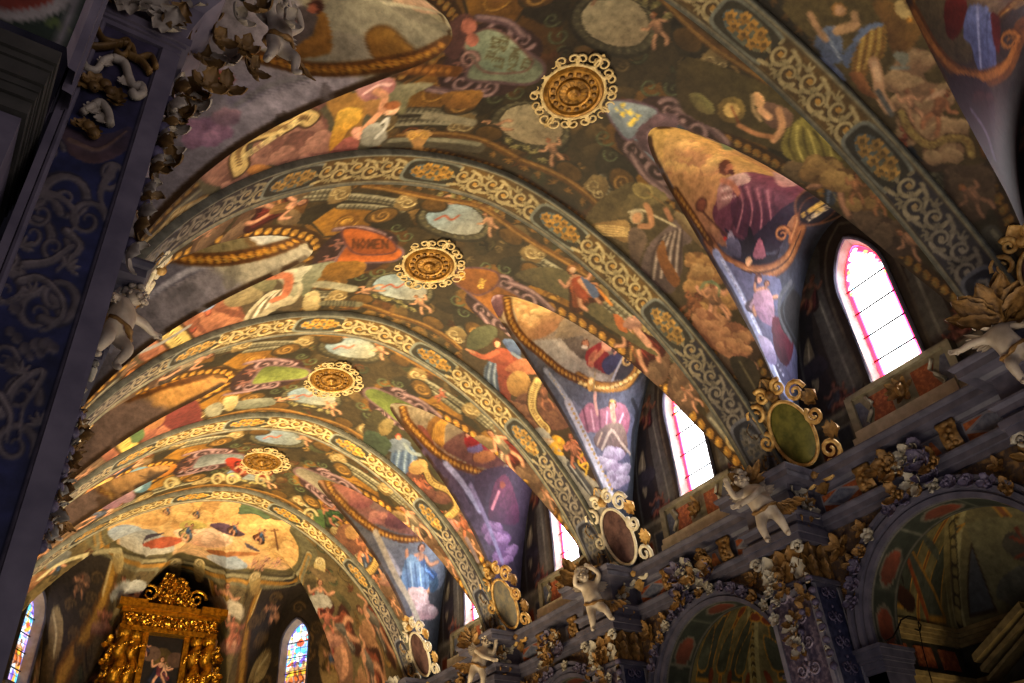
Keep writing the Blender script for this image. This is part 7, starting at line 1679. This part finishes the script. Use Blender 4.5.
def apse():
    root=empty('ceiling',(AC[0],AC[1],0),kind='structure')
    nphi,nr=420,210; ph=np.linspace(0,math.pi,nphi); rh=np.array([seg_hit(min(max(p,1e-4),math.pi-1e-4)) for p in ph])
    rr=np.linspace(0.0,1,nr); X=AC[0]+np.cos(ph)[:,None]*rh[:,None]*rr; Y=AC[1]+np.sin(ph)[:,None]*rh[:,None]*rr
    Z=ZA(X,Y); P=np.stack([X,Y,Z],-1)
    R=Raster(-.5,11,19,27,44,(92,80,50),91)
    def ch(p): 
        Q=march(p,lambda x,y:np.where((y>AC[1]-.35)&(y<26.7),ZA(x,y),-5)); return Q[:,:2]
    rg=fbm(R.H,R.W,5,12,4)[...,None]; R.c[:]=np.array((70,58,36))*(1-rg)+np.array((122,104,66))*rg
    rr=random.Random(77)
    for i in range(620):
        a=rr.uniform(-.3,10.8); y=rr.uniform(19.1,26.8); cc=mul(rr.choice([(150,112,56),(110,90,54),(70,58,34),(170,140,88),(96,98,64),(130,74,44),(48,38,24)]),rr.uniform(.7,1.05))
        if i%3==0: R.ell((a,y),rr.uniform(.1,.3),rr.uniform(.05,.18),rr.uniform(0,3),cc,mul(cc,.6),(1,1),.6)
        elif i%3==1: m_scroll(Xf(R,(a,y),rr.uniform(.1,.22),rr.uniform(0,6),rr.choice([-1,1])),cc,mul(cc,.4),rr.uniform(1,1.6),.26)
        else: m_leafs(Xf(R,(a,y),rr.uniform(.12,.24),rr.uniform(0,6)),cc,mul(cc,.6),4)
    for a,y,s_ in ((9.6,20.6,.5),(9.9,21.4,.4),(9.2,21.8,.45),(1.0,21.2,.45)): m_figure(Xf(R,(a,y),s_,rr.uniform(0,1)),(140,70,44),(120,110,96),seed=int(a*9)); m_cloud(Xf(R,(a+.3,y+.5),.4),seed=3)
    # darker penetrations
    for ux,uy,i in SEVDIR:
        nx_,ny_=-uy,ux; q=lambda a,b:(AC[0]+ux*a+nx_*b,AC[1]+uy*a+ny_*b)
        R.fill([q(3.4,0),q(4.4,1.0),q(6.9,1.9),q(6.9,-1.9),q(4.4,-1.0)],(62,52,40),(44,36,30),(ux,uy),smooth=False)
        for s in (1,-1):
            R.line([q(3.35,s*.05),q(4.4,s*1.02),q(5.8,s*1.6)],.26,(110,74,30)); R.line([q(3.35,s*.05),q(4.4,s*1.02),q(5.8,s*1.6)],.12,(176,130,52)); R.line([q(3.5,s*.1),q(4.4,s*.95)],.05,(214,190,130))
    p=Px(R,ch,40,480,3.363)
    p.f([(150,180),(260,80),(420,40),(620,36),(780,100),(900,200),(930,270),(800,330),(520,320),(300,280),(200,250)],(104,98,70),(84,74,50))
    # the great oval sky
    p.f([(222,160),(260,120),(340,85),(440,68),(560,60),(660,75),(760,115),(840,170),(873,230),(868,280),(830,305),(760,302),(680,300),(600,285),(540,262),(440,245),(350,250),(300,238),(240,205)],(222,176,104),(198,160,120),(-.2,1),rim=((96,86,54),9))
    p.f([(230,170),(300,150),(420,190),(450,240),(340,250),(250,205)],(150,160,170),(180,170,150)); p.f([(560,255),(640,250),(700,290),(640,300),(590,280)],(150,164,180),(170,170,170)); p.f([(645,90),(700,85),(770,120),(765,138),(700,125),(650,105)],(96,112,76),(80,96,70))
    for x,y,r_,i in ((380,120,60,0),(460,90,60,1),(600,100,70,2),(700,150,60,3),(780,170,60,4),(820,230,50,5),(500,140,60,6)): p.cloud(x,y,r_,(230,188,120),(206,156,92),seed=i)
    p.f([(345,220),(380,200),(430,190),(480,200),(450,220),(400,230)],(190,96,60),(150,70,50)); p.f([(345,215),(360,185),(420,178),(360,200)],(70,60,70)); p.f([(450,170),(520,160),(600,170),(650,200),(620,225),(540,225),(470,195)],(226,196,160),(190,140,110)); p.cloud(590,195,50,(232,200,170),(200,160,130)); p.f([(470,150),(500,135),(560,150),(540,165),(480,165)],(190,170,90),(150,130,70)); p.f([(570,150),(620,145),(670,170),(690,185),(650,190),(600,170)],(96,70,90),(70,50,60)); p.f([(560,235),(640,240),(740,245),(700,255),(600,255)],(170,110,60),(130,80,50)); p.f([(690,210),(740,240),(700,230)],(80,70,80))
    for x,y,h_,c_ in ((500,170,60,(190,170,110)),(655,160,44,(110,70,60)),(745,185,50,(130,70,40)),(530,110,30,(200,150,90)),(430,100,30,(200,150,90))): p.fig(x,y,h_,.6,robe=c_,seed=int(x))
    p.l([(788,165),(800,235)],4,(110,70,40)); p.l([(778,172),(800,168)],4,(110,70,40))
    for x,y in ((720,280),(760,270),(800,275),(740,295)): p.fig(x,y,34,1,naked=True,skin=(220,160,130),seed=int(x))
    # moulded lobed border below
    for off,w,c_ in ((12,13,(70,62,42)),(18,10,(150,140,106)),(26,5,(60,52,34)),(34,10,(160,116,50)),(44,6,(120,112,84))):
        p.l([(190,170-off*.2),(205,215+off*.4),(290,245+off),(350,258+off),(440,253+off),(540,272+off),(600,295+off),(700,310+off),(800,316+off),(870,300+off),(905,240+off*.4)],w,c_)
    for x,y,a in ((262,275,.4),(722,350,-.1),(455,305,.7),(535,305,-.5),(940,300,.6)): 
        p.f([(x-16,y-28),(x+18,y-28),(x+14,y+28),(x-6,y+38),(x-16,y+10)],(210,190,130),(150,120,70)); p.scr(x,y-24,16,(220,200,150),(90,70,36))
    apse_strokes(p)
    # figures between the penetrations
    p.fig(300,370,110,-.5,robe=(176,176,160),robe2=(130,90,110),seed=71); p.fig(215,460,70,0,naked=True,skin=(190,120,90),seed=72); p.cloud(205,500,36,(190,140,110),(130,86,70)); p.f([(240,380),(280,340),(350,340),(350,370),(290,385),(240,405)],(184,184,176),(110,110,110))
    p.fig(620,400,120,.2,robe=(176,168,150),robe2=(170,130,60),seed=73); p.f([(560,400),(600,390),(680,420),(680,470),(640,450)],(200,186,160),(120,110,100)); p.cloud(640,560,38,(214,160,130),(150,100,84)); p.fig(650,500,90,0,naked=True,skin=(200,120,90),seed=74); p.fig(650,530,60,.8,naked=True,skin=(190,110,84),seed=75)
    p.fig(940,390,120,0,robe=(160,60,40),robe2=(160,150,130),seed=76); p.f([(895,395),(960,385),(980,430),(920,425)],(170,164,150),(110,104,96)); p.fig(965,470,90,0,naked=True,skin=(190,110,84),seed=77); p.cloud(980,540,40,(200,140,110),(140,96,80))
    p.fig(60,270,80,.9,robe=(130,130,120),seed=78); p.f([(20,290),(60,240),(105,240),(90,270),(40,300)],(150,150,140),(90,90,84)); p.l([(0,330),(70,280),(180,245),(270,235)],14,(200,186,140)); p.f([(1000,330),(900,290),(950,340)],(110,90,60))
    grid_mesh('apse_vault',P-np.array([AC[0],AC[1],0]),FRESCO,root,cols=R.sample(X,Y,.25),flip=False)
    # walls, one facet each
    for i in range(5):
        (x0,y0),(x1,y1)=APOLY[i],APOLY[i+1]; L=math.hypot(x1-x0,y1-y0); nu=int(L/.05); us=np.linspace(0,L,nu)
        Wx=x0+(x1-x0)*us/L; Wy=y0+(y1-y0)*us/L; zt=np.array([float(ZA(AC[0]+(a-AC[0])*.999,AC[1]+(b-AC[1])*.999)) for a,b in zip(Wx,Wy)])
        nz=130; P=np.zeros((nz,nu,3)); P[:,:,0]=Wx; P[:,:,1]=Wy; P[:,:,2]=3.0+(zt[None]-3.0)*np.linspace(0,1,nz)[:,None]
        R2=Raster(-.1,L+.1,2.9,10,30,(46,38,30),i+80); r=random.Random(i)
        for s in (.2,.8):
            R2.fill([(L*s-.3,6),(L*s-.2,8),(L*s+.2,8),(L*s+.3,6)],(110,76,36),(60,44,26)); R2.fill([(L*s-.1,6.2),(L*s-.15,7.4),(L*s+.15,7.2),(L*s+.1,6.4)],(170,156,120),(110,90,60)); m_figure(Xf(R2,(L*s,6.9),.4),(120,90,50),(150,130,90),seed=i)
        for q in range(16):
            xx=r.uniform(.2,L-.2); zz=r.uniform(6.4,8.8); m_scroll(Xf(R2,(xx,zz),r.uniform(.15,.3),r.uniform(0,6)),(110,84,50),(40,30,20),1.4,.3); m_leafs(Xf(R2,(xx+.2,zz+.1),.25,r.uniform(0,6)),(96,78,50),(60,48,32))
        for s in (.12,.88): R2.fill([(L*s-.12,6.4),(L*s-.16,7.9),(L*s+.1,7.6),(L*s+.14,6.6)],(170,150,104),(104,84,52)); m_putto(Xf(R2,(L*s,8.2),.3),(150,96,66),seed=i)
        R2.line([(0,6.2),(L,6.2)],.1,(110,96,66)); R2.line([(0,6.0),(L,6.0)],.06,(70,60,44))
        nrm=np.array([(y1-y0)/L,-(x1-x0)/L]); o2=np.array([x0,y0]); ud2=np.array([(x1-x0)/L,(y1-y0)/L])
        def chw(p,nrm=nrm,o2=o2,ud2=ud2):
            D=rays(p); t=(o2@nrm)/(D[:,:2]@nrm); P_=D*t[:,None]; return np.stack([(P_[:,:2]-o2)@ud2,P_[:,2]],1)
        if i in (1,3):
            pw_=Px(R2,chw,40,480,3.363); apse_strokes(pw_)
        hole=None; wp=None
        if i in (1,3): wp=(.53 if i==1 else .38)
        mask=None
        if wp is not None:
            cu=L*wp; hwid=.50; z0_,zs_,za_=6.3,8.0,8.72
            uu=(us[:-1]+us[1:])/2-cu; zz=(P[:-1,:-1,2]+P[1:,1:,2])/2
            ww=np.vectorize(lambda z:float(win_w2(z,hwid,zs_,za_)) if z0_<z<za_ else 0.,otypes=[float])(zz); mask=~(np.abs(uu)[None]<ww)
        o=empty('wall_back',(x0,y0,0),kind='structure'); grid_mesh('apse_wall',P-np.array([x0,y0,0]),FRESCO_DARK,o,cols=R2.sample(np.repeat(us[None],nz,0),P[:,:,2]),mask=mask)
        if wp is not None:
            ud=((x1-x0)/L,(y1-y0)/L,0); nd=(ud[1],-ud[0],0)
            window(20+i,(x0+ud[0]*cu,y0+ud[1]*cu,0),ud,nd,hwid,z0_,zs_,za_,GLASS_A,paint_apse,'apse',.3)
apse()
# ---------------------------------------------------------------- gilded high altar
def altar():
    YA=23.6; 
    def pt(px,py,dy=0): return at(px,py,1,YA+dy)
    x0,x1=pt(112,650)[0],pt(214,650)[0]; cx=(x0+x1)/2; W=(x1-x0)/2
    zt=pt(165,607)[2]; zpt=pt(165,634)[2]; ztop=pt(175,577)[2]
    root=empty('high_altar',(cx,YA,-1.6),label='tall gilded baroque altarpiece with twisted columns framing a dark painting, at the far end',cat='altarpiece')
    O=Vector((cx,YA,-1.6)); G=ALTG
    def B(nm,boxes,mat=None):
        m=MB()
        for (a0,a1,b0,b1,c0,c1) in boxes: m.box((a0,b0,c0+1.6),(a1,b1,c1+1.6))
        return m.build(nm,mat or G,root)
    B('base_block',[(-W,W,-.2,.6,-1.6,4.6),(-W-.1,W+.1,-.3,.6,4.4,4.6)])
    B('back_panel',[(-W*.94,W*.94,.25,.6,4.6,zt-.1)])
    B('entablature',[(-W*.98,W*.98,-.18,.6,zt-.75,zt-.62),(-W*.94,W*.94,-.1,.6,zt-.62,zt-.3),(-W,W,-.22,.6,zt-.3,zt-.18),(-W*1.05,W*1.05,-.3,.6,zt-.18,zt-.04),(-W*1.1,-W*.55,-.42,.2,zt-.2,zt-.0),(W*.55,W*1.1,-.42,.2,zt-.2,zt-.0)])
    pw=W*.36
    B('painting_frame',[(-pw-.14,-pw,.0,.3,4.6,zpt+.1),(pw,pw+.14,.0,.3,4.6,zpt+.1),(-pw-.14,pw+.14,.0,.3,zpt,zpt+.16)])
    # painting of a mother and child among clouds
    R=Raster(-pw,pw,4.6,zpt,70,(28,24,24),4); cz=zpt-.75
    R.ell((0,cz+.15),.26,.28,0,(96,80,40),(56,44,26)); R.ell((-.3,zpt-.5),.25,.2,0,(90,70,60)); R.ell((.35,zpt-.6),.22,.2,0,(80,60,50))
    m_figure(Xf(R,(0,cz-.15),.38),(34,40,66),(110,50,60),(200,150,120),seed=3); m_figure(Xf(R,(.1,cz-.08),.18),naked=True,skin=(214,170,140),seed=5)
    for x,z,s in ((-.45,cz-.9,.3),(.4,cz-1.0,.3),(0,cz-1.3,.3),(-.5,zpt-.35,.2)): m_figure(Xf(R,(x,z),s),(90,50,50),(60,60,90),(200,140,110),seed=int(x*10+z))
    P=np.zeros((200,70,3)); P[:,:,0]=np.linspace(-pw,pw,70)[None]; P[:,:,2]=np.linspace(4.6,zpt,200)[:,None]; 
    cc=R.sample(P[:,:,0],P[:,:,2],.1); P[:,:,1]=.12; P[:,:,2]+=1.6; grid_mesh('painting',P,FRESCO_DARK,root,cols=cc)
    # columns wrapped in vines
    for s in (1,-1):
        for xx,rr,yy in ((.62,.15,.0),(.86,.17,-.12)):
            m=MB(); X=s*W*xx; n=80; path=[]; rad=[]
            for i in range(n): t=i/(n-1); z=4.75+(zt-.85-4.75)*t; path.append((X+.05*math.cos(t*26),yy+.05*math.sin(t*26),z+1.6)); rad.append(rr*(1-.12*t))
            m.tube(path,rad,12); 
            c=m.build('twisted_column',G,root,smooth=True)
            r=random.Random(int(xx*10)+s); m=MB()
            for i in range(70):
                t=i/70; a=t*26+r.uniform(-.4,.4); z=4.8+(zt-.95-4.8)*t; m.ball((X+(rr+.05)*math.cos(a)+.05*math.cos(t*26),yy+(rr+.05)*math.sin(a),z+1.6),r.uniform(.035,.06),6,4)
            m.build('vine',ALTG2,c,smooth=True)
            m=MB(); 
            for i in range(8): m.leaf(Matrix.Translation((X+rr*.8*math.cos(i*.785),yy+rr*.8*math.sin(i*.785),zt-.98+1.6))@Matrix.Rotation(i*.785-math.pi/2,4,'Z')@Matrix.Rotation(1.2,4,'X'),.26,.16,.8,3,7,5)
            m.build('leaf_capital',G,c,smooth=True)
    # side wings of carving
    r=random.Random(21); m=MB()
    for s in (1,-1):
        m.cut()
        for i in range(26): M=Matrix.Translation((s*(W*1.0+r.uniform(-.05,.12)),r.uniform(-.1,.1),4.8+i*(zt-1.-4.8)/26+1.6))@Matrix(((1,0,0,0),(0,0,-1,0),(0,1,0,0),(0,0,0,1))); spray(m,M,3,.26,.16,r)
    m.build_each('carved_wing',G,root)
    m=MB()
    for i in range(110):
        M=Matrix.Translation((r.uniform(-W*.95,W*.95),-.12+r.uniform(-.05,.05),zt-.45+r.uniform(-.16,.2)+1.6))@Matrix(((1,0,0,0),(0,0,-1,0),(0,1,0,0),(0,0,0,1)))
        if i%2: m.ball(M@Vector((0,0,.03)),r.uniform(.03,.06),6,4)
        else: spray(m,M,3,.15,.1,r)
    m.build('frieze_carving',ALTG2,root,smooth=True)
    # crest
    m=MB(); H=ztop-zt; cxs=pt(173,590)[0]-cx
    prof=[]; 
    Mx=Matrix.Translation((cxs,.1,zt-.05+1.6)); 
    m.lathe([(.0,H),(.16,H*.97),(.30,H*.85),(.36,H*.66),(.33,H*.5),(.46,H*.36),(.52,H*.18),(.70,0)],20,Mx,.5); m.build('crest_body',G,root,smooth=True)
    m=MB()
    for i in range(100):
        t=r.random(); w=(.62-.40*t); x=cxs+r.uniform(-w,w); z=zt+H*t*.98
        M=Matrix.Translation((x,-.2+.3*t,z+1.6))@Matrix(((1,0,0,0),(0,0,-1,0),(0,1,0,0),(0,0,0,1)))
        if i%2: m.ball(M@Vector((0,0,.04)),r.uniform(.03,.075),7,5)
        else: spray(m,M,3,.19,.12,r)
    for s in (1,-1):
        t=np.linspace(0,1.5*2*math.pi,22); q=(1-.85*t/t[-1])*.26; m.tube([(cxs+s*(.62+a*math.cos(b)),-.2,zt+.24+a*math.sin(b)+1.6) for a,b in zip(q,t)],[.05*(1-.5*j/21) for j in range(22)],6)
    m.build('crest_carving',ALTG2,root,smooth=True)
ALTG=solid('altar_gilding',(120,80,16),(190,136,34),12,.28,.85,bs=40,bstr=.6); ALTG2=solid('altar_bright_gilding',(150,104,24),(226,172,60),12,.22,.9,bs=40,bstr=.5)
altar()
# ---------------------------------------------------------------- floor and rear wall of the place
FLOORM=solid('dark_marble_floor',(46,40,36),(70,62,54),2,.35)
m=MB(); m.box((-4,-4,-1.7),(15.2,27.4,-1.6)); props(m.build('floor',FLOORM),kind='structure')
# ---------------------------------------------------------------- light
sc=bpy.context.scene
sc.view_settings.view_transform='Standard'; sc.view_settings.look='None'
w=bpy.data.worlds.new('world'); sc.world=w; w.use_nodes=True; w.node_tree.nodes['Background'].inputs[0].default_value=(.55,.5,.62,1); w.node_tree.nodes['Background'].inputs[1].default_value=.10
def area(name,loc,size,rot,power,col,shape='RECTANGLE',spread=math.pi):
    l=bpy.data.lights.new(name,'AREA'); l.shape=shape; l.size,l.size_y=size; l.energy=power; l.color=col; l.spread=spread
    o=bpy.data.objects.new(name,l); o.location=loc; o.rotation_euler=rot; link(o); return o
def aim(o,d): o.rotation_euler=Vector(d).to_track_quat('-Z','Y').to_euler()
area('nave_uplight',(5.3,15.4,.2),(2.2,11),(math.pi,0,0),1380,(1.,.77,.44),spread=math.radians(118))
area('near_uplight',(5.3,4.6,-1.0),(2.5,6),(math.pi,0,0),250,(1.,.82,.58),spread=math.radians(120))
area('nave_fill',(5.2,10,-1.4),(8,20),(math.pi,0,0),200,(.82,.84,1.))
b=area('west_daylight',(4.0,-3.4,1.6),(7,4),(0,0,0),125,(.95,.86,.95)); aim(b,(0.05,1,.35))  # added soft fill behind the viewer, brightening the faces turned this way
for k in (0,1,2,3):
    o=area('window_daylight',(10.93,yc(k)-.15,8.1),(.35,2.0),(0,0,0),26,(.82,.88,1.),spread=math.radians(120)); aim(o,(-.42,1,-.25))
    o=area('sill_daylight',(10.9,yc(k),7.0),(.7,.3),(0,0,0),24,(1.,.92,.74),spread=math.radians(130)); aim(o,(-.35,.1,-1))
for k in (0,1,2): area('chapel_lamp',(12.3,ym(k),.3),(1.2,1.6),(math.pi,0,0),(34,22,18)[k],(1.,.80,.48))  # added warm fill, unseen, brightening the chapel vaults from below
